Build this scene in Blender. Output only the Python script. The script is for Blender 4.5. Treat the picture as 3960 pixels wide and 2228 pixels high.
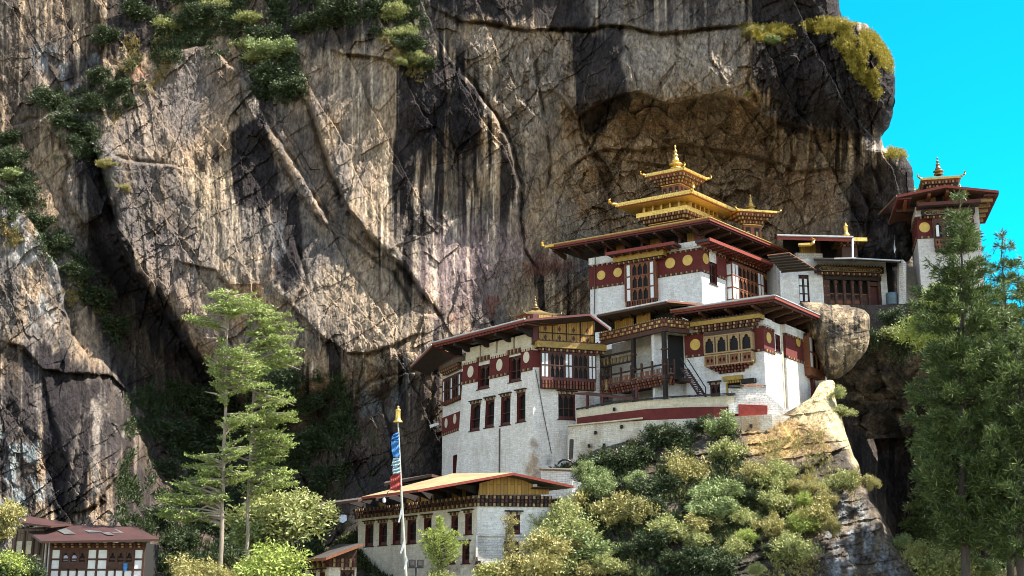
import bpy, math, random
import numpy as np
from mathutils import Vector
R = math.radians
rnd = random.Random(7)
rng = np.random.default_rng(7)
C = bpy.context.scene.collection
for o in list(bpy.data.objects): bpy.data.objects.remove(o)

# ------------------------------------------------------------------ camera, sky, sun, exposure
W, H, F, PITCH = 3960., 2228., 5075., R(14)
SUN_AZ, SUN_EL = 78., 55.      # azimuth measured from -Y (towards the viewer) round to +X (right)
scn = bpy.context.scene
cd = bpy.data.cameras.new('camera'); cam = bpy.data.objects.new('camera', cd); C.objects.link(cam)
cd.sensor_width = 36; cd.lens = 36 * F / W; cd.clip_end = 9000; cd.clip_start = 0.5
cam.rotation_euler = (R(90) + PITCH, 0, 0)
scn.camera = cam
sundir = Vector((math.sin(R(SUN_AZ)) * math.cos(R(SUN_EL)), -math.cos(R(SUN_AZ)) * math.cos(R(SUN_EL)), math.sin(R(SUN_EL))))
sd = bpy.data.lights.new('sun', 'SUN'); so = bpy.data.objects.new('sun', sd); C.objects.link(so)
sd.energy = 4.0; sd.angle = R(0.5); sd.color = (1, .94, .85)
so.rotation_euler = sundir.to_track_quat('Z', 'Y').to_euler()
wd = bpy.data.worlds.new('World'); scn.world = wd; wd.use_nodes = True
nt = wd.node_tree; bg = nt.nodes['Background']
sky = nt.nodes.new('ShaderNodeTexSky'); sky.sky_type = 'NISHITA'; sky.sun_disc = False
sky.sun_elevation = R(SUN_EL); sky.sun_rotation = math.atan2(sundir.x, sundir.y)
sky.altitude = 3000; sky.ozone_density = 1.5; sky.air_density = 1.0; sky.dust_density = .3
# the northern sky (away from the sun) is a deeper, more saturated cyan than the sunward sky
tc = nt.nodes.new('ShaderNodeTexCoord'); sx = nt.nodes.new('ShaderNodeSeparateXYZ')
mr = nt.nodes.new('ShaderNodeMapRange'); mr.inputs[1].default_value = .35; mr.inputs[2].default_value = .8
mx = nt.nodes.new('ShaderNodeMix'); mx.data_type = 'RGBA'; mx.blend_type = 'MULTIPLY'
mx.inputs[7].default_value = (.012, .70, .86, 1)
nt.links.new(tc.outputs['Generated'], sx.inputs[0]); nt.links.new(sx.outputs['Y'], mr.inputs[0])
wm = nt.nodes.new('ShaderNodeMix'); wm.data_type = 'RGBA'; wm.blend_type = 'MULTIPLY'; wm.inputs[0].default_value = 1
wm.inputs[7].default_value = (1.24, 1.0, .76, 1); nt.links.new(sky.outputs[0], wm.inputs[6])   # warm tint added over the whole sky, warming the fill on shaded walls
nt.links.new(mr.outputs[0], mx.inputs[0]); nt.links.new(wm.outputs[2], mx.inputs[6])
nt.links.new(mx.outputs[2], bg.inputs[0]); bg.inputs[1].default_value = .15
scn.view_settings.view_transform = 'Standard'; scn.view_settings.look = 'None'
scn.view_settings.exposure = 1.95; scn.view_settings.gamma = 1
scn.cycles.filter_width = 1.0; scn.cycles.max_bounces = 6; scn.cycles.diffuse_bounces = 3; scn.cycles.transparent_max_bounces = 8

# ------------------------------------------------------------------ picture measurements -> world
cp, sp = math.cos(PITCH), math.sin(PITCH)
def rays(px, py):
    u = (px - W / 2) / F; v = (H / 2 - py) / F
    y = cp - v * sp
    return u / y, (sp + v * cp) / y
def P(px, py, Y):
    a, b = rays(px, py); return Vector((a * Y, Y, b * Y))
def zr(py): return rays(0, py)[1]
def crop(x0, y0, s): return lambda x, y: (x0 + x * s, y0 + y * s)
cA = crop(1950, 500, .5176); cB = crop(2500, 1000, .4555); cC = crop(1600, 1100, .5521); cD = crop(3000, 550, .552)
cE = crop(1150, 1500, .5024); cF = crop(0, 1500, .5025); cG = crop(2100, 1500, .6211); cJ = crop(2200, 1150, .31056)
cK = crop(1780, 2050, .15528); cL = crop(3300, 560, .27604); cM = crop(3050, 850, .27599); cQ = crop(1600, 900, .31056)
cV = crop(0, 0, 1.5379)

class Face:
    """a vertical wall plane: s runs along it from the corner, z up, o out of it"""
    def __init__(f, O, d, n, k=0., zb=0.):
        f.O = Vector((O[0], O[1])); f.d = Vector(d); f.n = Vector(n); f.k = k; f.zb = zb
    def sz(f, p, o=0.):
        a, b = rays(*p)
        t = (f.O.dot(f.n) + o) / (a * f.n.x + f.n.y)
        z = t * b
        s = (Vector((t * a, t)) - f.O).dot(f.d) / (1 - f.k * (z - f.zb))
        return s, z
    def w(f, s, z, o=0.):
        s = s * (1 - f.k * (z - f.zb))
        q = f.O + f.d * s + f.n * o
        return Vector((q.x, q.y, z))
    def rc(f, p, q, o=0.):
        a, b = f.sz(p, o), f.sz(q, o)
        return min(a[0], b[0]), max(a[0], b[0]), min(a[1], b[1]), max(a[1], b[1])
    def at(f, s=0, o=0, k=0):
        q = f.O + f.d * s + f.n * o
        return Face((q.x, q.y), f.d, f.n)
def corner(p, Y, aL, aR, k=0., zb=0.):
    O = P(p[0], p[1], Y)
    a, b = R(aL), R(aR)
    return (Face(O, (-math.cos(a), math.sin(a)), (-math.sin(a), -math.cos(a)), k, zb),
            Face(O, (math.cos(b), math.sin(b)), (math.sin(b), -math.cos(b))))

# ------------------------------------------------------------------ materials
M = {}
def node_mat(name):
    m = bpy.data.materials.new(name); m.use_nodes = True
    t = m.node_tree; b = t.nodes['Principled BSDF']
    M[name] = m
    return m, t, b
def N(t, ty, **kw):
    n = t.nodes.new(ty)
    for k, v in kw.items(): setattr(n, k, v)
    return n
def mixc(t, fac, a, b, mode='MIX'):
    n = N(t, 'ShaderNodeMix', data_type='RGBA', blend_type=mode)
    for i, x in ((0, fac), (6, a), (7, b)):
        if hasattr(x, 'is_output') or isinstance(x, bpy.types.NodeSocket): t.links.new(x, n.inputs[i])
        else: n.inputs[i].default_value = x if i == 0 else (*x[:3], 1)
    return n.outputs[2]
def noise(t, scale, detail=4, rough=.6, stretch=(1, 1, 1), src='pos'):
    if src == 'pos': g = N(t, 'ShaderNodeNewGeometry').outputs['Position']
    else: g = N(t, 'ShaderNodeUVMap').outputs[0]
    mp = N(t, 'ShaderNodeMapping'); mp.inputs['Scale'].default_value = stretch
    t.links.new(g, mp.inputs[0])
    n = N(t, 'ShaderNodeTexNoise'); n.inputs['Scale'].default_value = scale
    n.inputs['Detail'].default_value = detail; n.inputs['Roughness'].default_value = rough
    t.links.new(mp.outputs[0], n.inputs['Vector'])
    return n.outputs[0]
def ramp(t, s, lo, hi, a=0., b=1.):
    n = N(t, 'ShaderNodeMapRange'); n.inputs[1].default_value = lo; n.inputs[2].default_value = hi
    n.inputs[3].default_value = a; n.inputs[4].default_value = b
    t.links.new(s, n.inputs[0]); return n.outputs[0]
def bump(t, b, h, strength, dist):
    n = N(t, 'ShaderNodeBump'); n.inputs['Strength'].default_value = strength; n.inputs['Distance'].default_value = dist
    t.links.new(h, n.inputs['Height']); t.links.new(n.outputs[0], b.inputs['Normal'])
def paint(name, c, var=.35, scale=3., rough=.7, metal=0., bmp=.15, stretch=(1, 1, 1), c2=None):
    m, t, b = node_mat(name)
    n = noise(t, scale, 5, .65, stretch)
    c2 = c2 or tuple(x * (1 - var) for x in c)
    col = mixc(t, ramp(t, n, .35, .65), c2, c)
    n2 = noise(t, scale * 6, 3, .6, stretch)
    col = mixc(t, ramp(t, n2, .3, .7, .0, .35), col, tuple(x * .55 for x in c))
    t.links.new(col, b.inputs['Base Color'])
    b.inputs['Roughness'].default_value = rough; b.inputs['Metallic'].default_value = metal
    if bmp: bump(t, b, n2, bmp, .05)
    return m
def masonry(name, c, mortar=.8, grime=(.42, .36, .28), amount=.5, bw=.5, bh=.17, rub=.06, spots=()):
    """whitewashed rubble masonry; spots = (centre, radius, colour): places where the wash has come off"""
    m, t, b = node_mat(name)
    uv = N(t, 'ShaderNodeUVMap').outputs[0]
    dn = noise(t, 2.2, 3, .6, src='uv')
    add = N(t, 'ShaderNodeVectorMath', operation='SCALE'); t.links.new(dn, add.inputs[0]); add.inputs['Scale'].default_value = .22
    ad2 = N(t, 'ShaderNodeVectorMath', operation='ADD'); t.links.new(uv, ad2.inputs[0]); t.links.new(add.outputs[0], ad2.inputs[1])
    br = N(t, 'ShaderNodeTexBrick'); t.links.new(ad2.outputs[0], br.inputs['Vector'])
    br.inputs['Scale'].default_value = 1; br.inputs['Mortar Size'].default_value = .018
    br.inputs['Brick Width'].default_value = bw; br.inputs['Row Height'].default_value = bh
    br.inputs['Mortar Smooth'].default_value = .5
    br.inputs['Color1'].default_value = (1, 1, 1, 1); br.inputs['Color2'].default_value = (.82, .81, .79, 1)
    br.inputs['Mortar'].default_value = (mortar, mortar, mortar, 1)
    g = noise(t, .8, 6, .7, (1, 1, .35))
    col = mixc(t, ramp(t, g, .47, .75, 0, amount), c, tuple(c[i] * grime[i] for i in range(3)))
    col = mixc(t, 1, col, br.outputs[0], 'MULTIPLY')
    sp_ = noise(t, 7, 4, .7)
    col = mixc(t, ramp(t, sp_, .56, .66, 0, .6), col, (.16, .13, .1))
    n7 = noise(t, 3.5, 5, .75, (1, 1, .8)); col = mixc(t, ramp(t, n7, .42, .62, 0, .26), col, tuple(x * .5 for x in c))
    n9 = noise(t, 2.4, 5, .7, (1, 1, .09)); col = mixc(t, ramp(t, n9, .52, .72, 0, .38), col, (c[0] * .5, c[1] * .43, c[2] * .34))
    pos = N(t, 'ShaderNodeNewGeometry').outputs['Position']
    for ctr, rad, sc in spots:
        vm = N(t, 'ShaderNodeVectorMath', operation='DISTANCE'); t.links.new(pos, vm.inputs[0]); vm.inputs[1].default_value = ctr
        r1 = ramp(t, vm.outputs['Value'], rad, rad * .2)
        n5 = noise(t, 1.6, 7, .8)
        mm = N(t, 'ShaderNodeMath', operation='MULTIPLY'); t.links.new(r1, mm.inputs[0]); t.links.new(n5, mm.inputs[1])
        brc = mixc(t, 1, sc, br.outputs[0], 'MULTIPLY')
        n8 = noise(t, 6, 4, .7); n8 = ramp(t, n8, .42, .56)
        col = mixc(t, ramp(t, mm.outputs[0], .26, .5, 0, .85), col, mixc(t, n8, brc, tuple(x * .55 for x in sc)))
    t.links.new(col, b.inputs['Base Color']); b.inputs['Roughness'].default_value = .9
    mh = mixc(t, .5, br.outputs[0], sp_)
    bump(t, b, mh, .6, rub)
    return m
WHITE = (.80, .78, .74)
masonry('whitewash', WHITE, .8, rub=.09)
masonry('rough_whitewash', (.8, .77, .72), .5, amount=.7, bw=.45, bh=.2, rub=.14)
masonry('bare_stone', (.30, .26, .21), .45, amount=.8, bw=.5, bh=.16, rub=.14)
masonry('cream_wash', (.66, .58, .42), .85)
paint('red_wash', (.13, .016, .011), .35, 2.5, .9)
paint('maroon_wood', (.11, .014, .010), .45, 4, .65)
paint('eave_red', (.27, .034, .015), .5, 5, .65)
paint('brown_wood', (.085, .034, .018), .5, 5, .75)
paint('dark_wood', (.02, .010, .007), .5, 5, .8)
paint('orange_wood', (.23, .075, .025), .45, 5, .7)
paint('grey_wood', (.10, .08, .065), .4, 4, .8, stretch=(1, 1, .3))
paint('soffit', (.075, .058, .048), .4, 3, .9)
paint('yellow_paint', (.42, .255, .03), .4, 3, .6)
paint('pale_carving', (.40, .26, .11), .45, 8, .65)
paint('gold', (.90, .60, .16), .5, 5, .36, .8, .35)
paint('old_gold', (.62, .42, .13), .35, 4, .42, .6, .1)
paint('dull_brass', (.22, .145, .055), .4, 4, .5, .4, .1)
paint('disc_gold', (.66, .43, .09), .3, 2, .5, .25)
paint('disc_pale', (.72, .62, .45), .2, 3, .7)
paint('white_panel', (.80, .80, .78), .12, 3, .7, bmp=.05)
paint('tin_gutter', (.55, .54, .53), .25, 2, .45, .5)
paint('slate', (.022, .02, .018), .4, 4, .8, bmp=.5)
paint('tile_orange', (.42, .16, .05), .45, 5, .8)
paint('pale_bark', (.34, .28, .21), .45, 4, .9, bmp=.6, stretch=(3, 3, .6))
paint('dark_bark', (.085, .065, .05), .5, 4, .9, bmp=.6, stretch=(3, 3, .6))
paint('blue_cloth', (.06, .26, .62), .35, 6, .8)
paint('sky_cloth', (.5, .68, .74), .3, 6, .8)
paint('red_cloth', (.42, .06, .05), .4, 6, .8)
paint('white_cloth', (.78, .78, .78), .2, 3, .8)
paint('curtain', (.55, .56, .78), .15, 5, .8)
paint('robe', (.035, .02, .022), .4, 5, .85)
paint('skin', (.30, .17, .11), .2, 5, .6)
paint('hair', (.012, .010, .009), .2, 5, .5)
paint('black_metal', (.03, .03, .032), .3, 5, .5, .3)
paint('tank_blue', (.10, .15, .17), .3, 3, .5)
m, t, b = node_mat('pane'); b.inputs['Base Color'].default_value = (.008, .006, .006, 1); b.inputs['Roughness'].default_value = .6; b.inputs['Specular IOR Level'].default_value = .2
m, t, b = node_mat('void'); b.inputs['Base Color'].default_value = (.01, .009, .008, 1); b.inputs['Roughness'].default_value = .9
def planks(name, c, pitch=.28, rough=.65):
    m, t, b = node_mat(name)
    uv = N(t, 'ShaderNodeUVMap').outputs[0]
    br = N(t, 'ShaderNodeTexBrick'); mp = N(t, 'ShaderNodeMapping'); mp.inputs['Rotation'].default_value = (0, 0, R(90))
    t.links.new(uv, mp.inputs[0]); t.links.new(mp.outputs[0], br.inputs['Vector'])
    br.inputs['Scale'].default_value = 1; br.inputs['Brick Width'].default_value = 4; br.inputs['Row Height'].default_value = pitch
    br.inputs['Mortar Size'].default_value = .02
    br.inputs['Color1'].default_value = (*c, 1); br.inputs['Color2'].default_value = (*(x * .66 for x in c), 1)
    br.inputs['Mortar'].default_value = (*(x * .2 for x in c), 1)
    n = noise(t, 4, 4, .6, (1, 1, .2))
    col = mixc(t, ramp(t, n, .4, .7, 0, .6), br.outputs[0], tuple(x * .4 for x in c))
    t.links.new(col, b.inputs['Base Color']); b.inputs['Roughness'].default_value = rough
    bump(t, b, br.outputs[1], -.4, .03)
planks('yellow_planks', (.46, .245, .04))
planks('old_planks', (.17, .11, .065))
def tin(name, c, c2, pitch=.2, rough=.45, metal=.35):
    m, t, b = node_mat(name)
    uv = N(t, 'ShaderNodeUVMap').outputs[0]
    wv = N(t, 'ShaderNodeTexWave'); wv.inputs['Scale'].default_value = 1 / pitch / 3.0; t.links.new(uv, wv.inputs[0])
    n = noise(t, .9, 5, .7)
    col = mixc(t, ramp(t, n, .42, .62), c, c2)
    t.links.new(col, b.inputs['Base Color']); b.inputs['Roughness'].default_value = rough; b.inputs['Metallic'].default_value = metal
    bump(t, b, wv.outputs[1], .5, .05)
tin('yellow_tin', (.46, .33, .17), (.33, .235, .13), metal=.15)
tin('rust_tin', (.055, .016, .013), (.032, .012, .011), metal=.05, rough=.7)
tin('dark_tin', (.10, .085, .075), (.06, .05, .048), metal=.2, rough=.6)
tin('grey_tin', (.15, .16, .155), (.09, .085, .085), metal=.2)

# ------------------------------------------------------------------ mesh building
class MB:
    def __init__(s): s.v = []; s.f = []; s.m = []
    def face(s, pts, m):
        i = len(s.v); s.v.extend(pts); s.f.append(tuple(range(i, i + len(pts)))); s.m.append(m)
    def prism(s, a, b, m, cap=True, mside=None):
        i = len(s.v); n = len(a); s.v.extend(a); s.v.extend(b)
        for k in range(n):
            l = (k + 1) % n
            s.f.append((i + k, i + l, i + n + l, i + n + k)); s.m.append(mside or m)
        if cap:
            s.f.append(tuple(range(i + n - 1, i - 1, -1))); s.m.append(m)
            s.f.append(tuple(range(i + n, i + 2 * n))); s.m.append(m)
        return s
    def box(s, f, s0, s1, z0, z1, o0, o1, m):
        if s1 - s0 < 1e-4 or z1 - z0 < 1e-4: return s
        return s.prism([f.w(s0, z0, o0), f.w(s1, z0, o0), f.w(s1, z0, o1), f.w(s0, z0, o1)],
                       [f.w(s0, z1, o0), f.w(s1, z1, o0), f.w(s1, z1, o1), f.w(s0, z1, o1)], m)
    def poly(s, f, pts, o0, o1, m):
        return s.prism([f.w(x, z, o0) for x, z in pts], [f.w(x, z, o1) for x, z in pts], m)
    def tube(s, path, rad, m, n=7):
        i = len(s.v); k = len(path)
        if not hasattr(rad, '__len__'): rad = [rad] * k
        for j, p in enumerate(path):
            p = Vector(p); q = Vector(path[min(j + 1, k - 1)]) - Vector(path[max(j - 1, 0)])
            q.normalize(); a = q.orthogonal().normalized() if abs(q.z) < .9 else q.cross(Vector((0, 1, 0))).normalized(); b = q.cross(a)
            for t in range(n):
                g = 2 * math.pi * t / n
                s.v.append(p + (a * math.cos(g) + b * math.sin(g)) * rad[j])
        for j in range(k - 1):
            for t in range(n):
                u = (t + 1) % n
                s.f.append((i + j * n + t, i + j * n + u, i + j * n + n + u, i + j * n + n + t)); s.m.append(m)
        s.f.append(tuple(range(i + n - 1, i - 1, -1))); s.m.append(m)
        s.f.append(tuple(range(i + (k - 1) * n, i + k * n))); s.m.append(m)
        return s
    def lathe(s, c, prof, m, n=14):
        i = len(s.v); c = Vector(c)
        for r, z in prof:
            for t in range(n):
                g = 2 * math.pi * t / n; s.v.append(c + Vector((r * math.cos(g), r * math.sin(g), z)))
        for j in range(len(prof) - 1):
            for t in range(n):
                u = (t + 1) % n
                s.f.append((i + j * n + t, i + j * n + u, i + j * n + n + u, i + j * n + n + t)); s.m.append(m)
        s.f.append(tuple(range(i, i + n))); s.m.append(m)
        j = len(prof) - 1; s.f.append(tuple(range(i + j * n, i + j * n + n))); s.m.append(m)
        return s
    def build(s, name, parent=None, smooth=False, label=None):
        if parent and name in ('band', 'coping', 'bracket', 'roof_beam', 'parapet_block', 'curtain', 'post'):   # each piece a part of its own
            root = list(range(len(s.v)))
            def fd(i):
                while root[i] != i: root[i] = root[root[i]]; i = root[i]
                return i
            for f in s.f:
                for i in f[1:]: root[fd(i)] = fd(f[0])
            ids = sorted({fd(f[0]) for f in s.f})
            if 1 < len(ids) and name != 'post':
                for g in ids:
                    q = MB(); mp = {}
                    for f, m in zip(s.f, s.m):
                        if fd(f[0]) == g:
                            for i in f:
                                if i not in mp: mp[i] = len(q.v); q.v.append(s.v[i])
                            q.f.append(tuple(mp[i] for i in f)); q.m.append(m)
                    o = q.build(name, parent, smooth, label)
                return o
        me = bpy.data.meshes.new(name); o = bpy.data.objects.new(name, me)
        loc = Vector((0, 0, 0))
        if parent:
            q = parent
            while q.parent: q = q.parent
            loc = q.location.copy()
        else:
            if s.v:
                xs = [v[0] for v in s.v]; ys = [v[1] for v in s.v]; zs = [v[2] for v in s.v]
                loc = Vector(((min(xs) + max(xs)) / 2, (min(ys) + max(ys)) / 2, min(zs)))
            o.location = loc
        V = np.array([tuple(v) for v in s.v], dtype=np.float64)
        me.from_pydata((V - np.array(loc)).tolist(), [], s.f)
        names = []
        for x in s.m:
            if x not in names: names.append(x)
        for x in names: me.materials.append(M[x])
        me.polygons.foreach_set('material_index', [names.index(x) for x in s.m])
        uvl = me.uv_layers.new(name='UVMap')
        uv = np.zeros((len(me.loops), 2)); k = 0
        for poly in s.f:
            a, b, c = V[poly[0]], V[poly[1]], V[poly[2]]
            n = np.cross(b - a, c - a); l = np.linalg.norm(n)
            n = n / l if l > 1e-9 else np.array([0, 0, 1.])
            h = math.hypot(n[0], n[1])
            if h > .75: tx = np.array([-n[1] / h, n[0] / h, 0]); ty = np.array([0, 0, 1.])
            elif h > .05:
                tx = np.array([-n[1] / h, n[0] / h, 0]); ty = np.cross(n, tx)
            else: tx = np.array([1., 0, 0]); ty = np.array([0, 1., 0])
            for vi in poly:
                uv[k] = (V[vi] @ tx, V[vi] @ ty); k += 1
        uvl.data.foreach_set('uv', uv.ravel())
        if smooth: me.polygons.foreach_set('use_smooth', [True] * len(me.polygons))
        C.objects.link(o)
        if parent: o.parent = parent
        if label: o['label'] = label
        return o
def thing(name, label, cat, loc, group=None):
    o = bpy.data.objects.new(name, None); C.objects.link(o); o.location = loc; o.empty_display_size = .5
    o['label'] = label; o['category'] = cat
    if group: o['group'] = group
    return o
def tag(o, label, cat, group=None):
    o['label'] = label; o['category'] = cat
    if group: o['group'] = group
    return o
def copy_tree(o, parent=None):
    c = o.copy(); C.objects.link(c)
    if parent: c.parent = parent
    for ch in o.children: copy_tree(ch, c)
    return c
#PART2
# ------------------------------------------------------------------ noise fields (numpy)
_T = np.random.default_rng(12).random((1024, 1024)).astype(np.float32).ravel()
def _h(ix, iy, seed):
    return _T[(((np.asarray(ix).astype(np.int32) + seed * 379) & 1023) << 10) + ((np.asarray(iy).astype(np.int32) + seed * 613) & 1023)]
def vnoise(x, y, seed=0):
    x = np.asarray(x, np.float32); y = np.asarray(y, np.float32); x, y = np.broadcast_arrays(x, y)
    fx0 = np.floor(x); fy0 = np.floor(y); fx = x - fx0; fy = y - fy0
    ix = ((fx0.astype(np.int32) + seed * 379) & 1023) << 10; iy = (fy0.astype(np.int32) + seed * 613) & 1023
    ix1 = (ix + 1024) & 1048575; iy1 = (iy + 1) & 1023
    fx = fx * fx * (3 - 2 * fx); fy = fy * fy * (3 - 2 * fy)
    a = _T[ix + iy]; b = _T[ix1 + iy]; c = _T[ix + iy1]; d = _T[ix1 + iy1]
    a = a + (b - a) * fx; c = c + (d - c) * fx
    return a + (c - a) * fy
def fbm(x, y, o=4, seed=0, g=.5):
    s = 0; a = 1; t = 0
    for k in range(o):
        s = s + a * (vnoise(x, y, seed + k * 17) * 2 - 1); t += a; a *= g; x = x * 2.03 + 11.3; y = y * 2.03 + 5.7
    return s / t
def ridged(x, y, o=4, seed=0):
    s = 0; a = 1; t = 0
    for k in range(o):
        s = s + a * (1 - np.abs(vnoise(x, y, seed + k * 17) * 2 - 1)); t += a; a *= .5; x = x * 2.1 + 3.1; y = y * 2.1 + 7.7
    return s / t
def facets(x, y, seed=0, tilt=.5):
    """broken-rock facets: every voronoi cell is its own tilted plane; also returns distance to the cell edge"""
    ix = np.floor(x); iy = np.floor(y)
    d1 = np.full(x.shape, 1e9); d2 = np.full(x.shape, 1e9); h = np.zeros(x.shape)
    for a in (-1, 0, 1):
        for b in (-1, 0, 1):
            cx = ix + a; cy = iy + b
            px = cx + _h(cx, cy, seed); py = cy + _h(cx, cy, seed + 1)
            d = (x - px) ** 2 + (y - py) ** 2
            tx = _h(cx, cy, seed + 2) - .5; ty = _h(cx, cy, seed + 3) - .5; hh = _h(cx, cy, seed + 4) - .5
            v = hh * .6 + ((x - px) * tx + (y - py) * ty) * 2 * tilt
            near = d < d1
            d2 = np.where(near, d1, np.minimum(d2, d)); h = np.where(near, v, h); d1 = np.where(near, d, d1)
    return h, np.sqrt(d2) - np.sqrt(d1)
def saw(u, v, deg, lam, amp, seed, warp=.3):
    """fracture set: long sharp-edged ledges of one joint direction, starting and dying out along their length"""
    c, s_ = math.cos(R(deg)), math.sin(R(deg)); t = (u * c + v * s_) / lam + warp * fbm(u / (3.2 * lam), v / (3.2 * lam), 3, seed) + .10 * fbm(u / (.45 * lam), v / (.45 * lam), 3, seed + 2)
    l = (-u * s_ + v * c) / (lam * 3.5)
    k = np.floor(t); f = t - k
    a = _h(k, k * 0 + 3, seed + 5) * sstep(.25, .6, vnoise(l + 7 * _h(k, k * 0, seed + 9), k * 1.7, seed + 11))
    return amp * a * (f - .5)
def sstep(a, b, x):
    t = np.clip((x - a) / (b - a), 0, 1); return t * t * (3 - 2 * t)
def poly_mask(px, py, poly, soft=10.):
    """1 inside a polygon, 0 outside, soft edge"""
    poly = np.array(poly, float); ins = np.zeros(px.shape, bool); dm = np.full(px.shape, 1e9)
    for k in range(len(poly)):
        x0, y0 = poly[k]; x1, y1 = poly[(k + 1) % len(poly)]
        if y0 != y1:
            c = (y0 > py) != (y1 > py)
            ins ^= c & (px < (x1 - x0) * (py - y0) / (y1 - y0) + x0)
        dx, dy = x1 - x0, y1 - y0
        t = np.clip(((px - x0) * dx + (py - y0) * dy) / (dx * dx + dy * dy + 1e-9), 0, 1)
        dm = np.minimum(dm, np.hypot(px - x0 - t * dx, py - y0 - t * dy))
    return sstep(-soft, soft, np.where(ins, dm, -dm))
def line_field(px, py, pts):
    """distance to a polyline, signed + on the right of travel, and fade towards its ends"""
    best = np.full(px.shape, 1e9); sg = np.ones(px.shape); pos = np.zeros(px.shape)
    n = len(pts) - 1
    for k in range(n):
        x0, y0 = pts[k]; x1, y1 = pts[k + 1]; dx, dy = x1 - x0, y1 - y0
        t = np.clip(((px - x0) * dx + (py - y0) * dy) / (dx * dx + dy * dy), 0, 1)
        d = np.hypot(px - x0 - t * dx, py - y0 - t * dy)
        m = d < best
        best = np.where(m, d, best); sg = np.where(m, np.sign(dx * (py - y0) - dy * (px - x0)), sg)
        pos = np.where(m, (k + t) / n, pos)
    return best * sg, np.clip(np.minimum(pos, 1 - pos) * 6, 0, 1)
def rbf(pts, px, py, s=260.):
    pts = np.array(pts, float); X = pts[:, :2]
    def k(d2): return np.sqrt(d2 + s * s)
    A = k(((X[:, None] - X[None]) ** 2).sum(-1)); n = len(pts)
    B = np.block([[A, np.ones((n, 1))], [np.ones((1, n)), np.zeros((1, 1))]])
    w = np.linalg.solve(B + 1e-6 * np.eye(n + 1), np.append(pts[:, 2], 0))
    out = np.full(np.shape(px), w[-1])
    for i in range(n): out = out + w[i] * k((px - X[i, 0]) ** 2 + (py - X[i, 1]) ** 2)
    return out
def grid_object(name, X, Y, Z, col, mat, keep=None, smooth=False):
    ny, nx = X.shape
    me = bpy.data.meshes.new(name); nv = nx * ny
    me.vertices.add(nv); me.vertices.foreach_set('co', np.stack([X, Y, Z], -1).astype(np.float32).ravel())
    i = np.arange(nv).reshape(ny, nx)
    q = np.stack([i[:-1, :-1], i[:-1, 1:], i[1:, 1:], i[1:, :-1]], -1).reshape(-1, 4)[:, ::-1]
    if keep is not None: q = q[keep[:-1, :-1].ravel()]
    nf = len(q)
    me.loops.add(nf * 4); me.loops.foreach_set('vertex_index', q.astype(np.int32).ravel())
    me.polygons.add(nf); me.polygons.foreach_set('loop_start', np.arange(0, nf * 4, 4, dtype=np.int32))
    me.polygons.foreach_set('use_smooth', np.full(nf, smooth))
    ca = me.color_attributes.new('rock', 'FLOAT_COLOR', 'POINT')
    cc = np.ones((nv, 4), np.float32); cc[:, :3] = col.reshape(-1, 3); ca.data.foreach_set('color', cc.ravel())
    me.materials.append(mat); me.update(calc_edges=True)
    o = bpy.data.objects.new(name, me); C.objects.link(o)
    return o
def lerp(a, b, t):
    t = np.asarray(t)[..., None]; return a * (1 - t) + np.asarray(b) * t

# rock: base colour comes from the stain / lichen / mineral map with some painted shade, fine grain from noise
m, t, b = node_mat('rock')
at = N(t, 'ShaderNodeAttribute', attribute_name='rock')
n1 = noise(t, 3.2, 6, .72, (1, 1, .35)); n2 = noise(t, 1.1, 5, .7, (1, 1, .6)); n3 = noise(t, 9, 5, .75, (1, .6, .8))
k1 = ramp(t, n1, .32, .68, .3, 1.75); k2 = ramp(t, n2, .35, .65, .75, 1.2)
mm = N(t, 'ShaderNodeMath', operation='MULTIPLY'); t.links.new(k1, mm.inputs[0]); t.links.new(k2, mm.inputs[1])
def hairline(scale, stretch, rot, w):
    mp = N(t, 'ShaderNodeMapping'); mp.inputs['Scale'].default_value = stretch; mp.inputs['Rotation'].default_value = (0, rot, 0)
    m2 = N(t, 'ShaderNodeMapping'); m2.inputs['Rotation'].default_value = (0, rot, 0); t.links.new(N(t, 'ShaderNodeNewGeometry').outputs['Position'], m2.inputs[0])
    mp.inputs['Rotation'].default_value = (0, 0, 0); t.links.new(m2.outputs[0], mp.inputs[0])
    n = N(t, 'ShaderNodeTexNoise'); n.inputs['Scale'].default_value = scale; n.inputs['Detail'].default_value = 3; t.links.new(mp.outputs[0], n.inputs['Vector'])
    a = N(t, 'ShaderNodeMath', operation='SUBTRACT'); t.links.new(n.outputs[0], a.inputs[0]); a.inputs[1].default_value = .5
    b_ = N(t, 'ShaderNodeMath', operation='ABSOLUTE'); t.links.new(a.outputs[0], b_.inputs[0])
    return ramp(t, b_.outputs[0], 0, w, .5, 1)
for args in ((.4, (1, 1, .22), R(24), .006), (.35, (1, 1, .3), R(-18), .006)):
    g_ = N(t, 'ShaderNodeMath', operation='MULTIPLY'); t.links.new(mm.outputs[0], g_.inputs[0]); t.links.new(hairline(*args), g_.inputs[1]); mm = g_
vs = N(t, 'ShaderNodeVectorMath', operation='SCALE'); t.links.new(at.outputs[0], vs.inputs[0]); t.links.new(mm.outputs[0], vs.inputs['Scale'])
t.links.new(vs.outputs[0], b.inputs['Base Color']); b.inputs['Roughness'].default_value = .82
b.inputs['Specular IOR Level'].default_value = .12
bm_ = N(t, 'ShaderNodeMath', operation='ADD'); t.links.new(n1, bm_.inputs[0]); t.links.new(n3, bm_.inputs[1])
bump(t, b, bm_.outputs[0], .9, .22)

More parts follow.
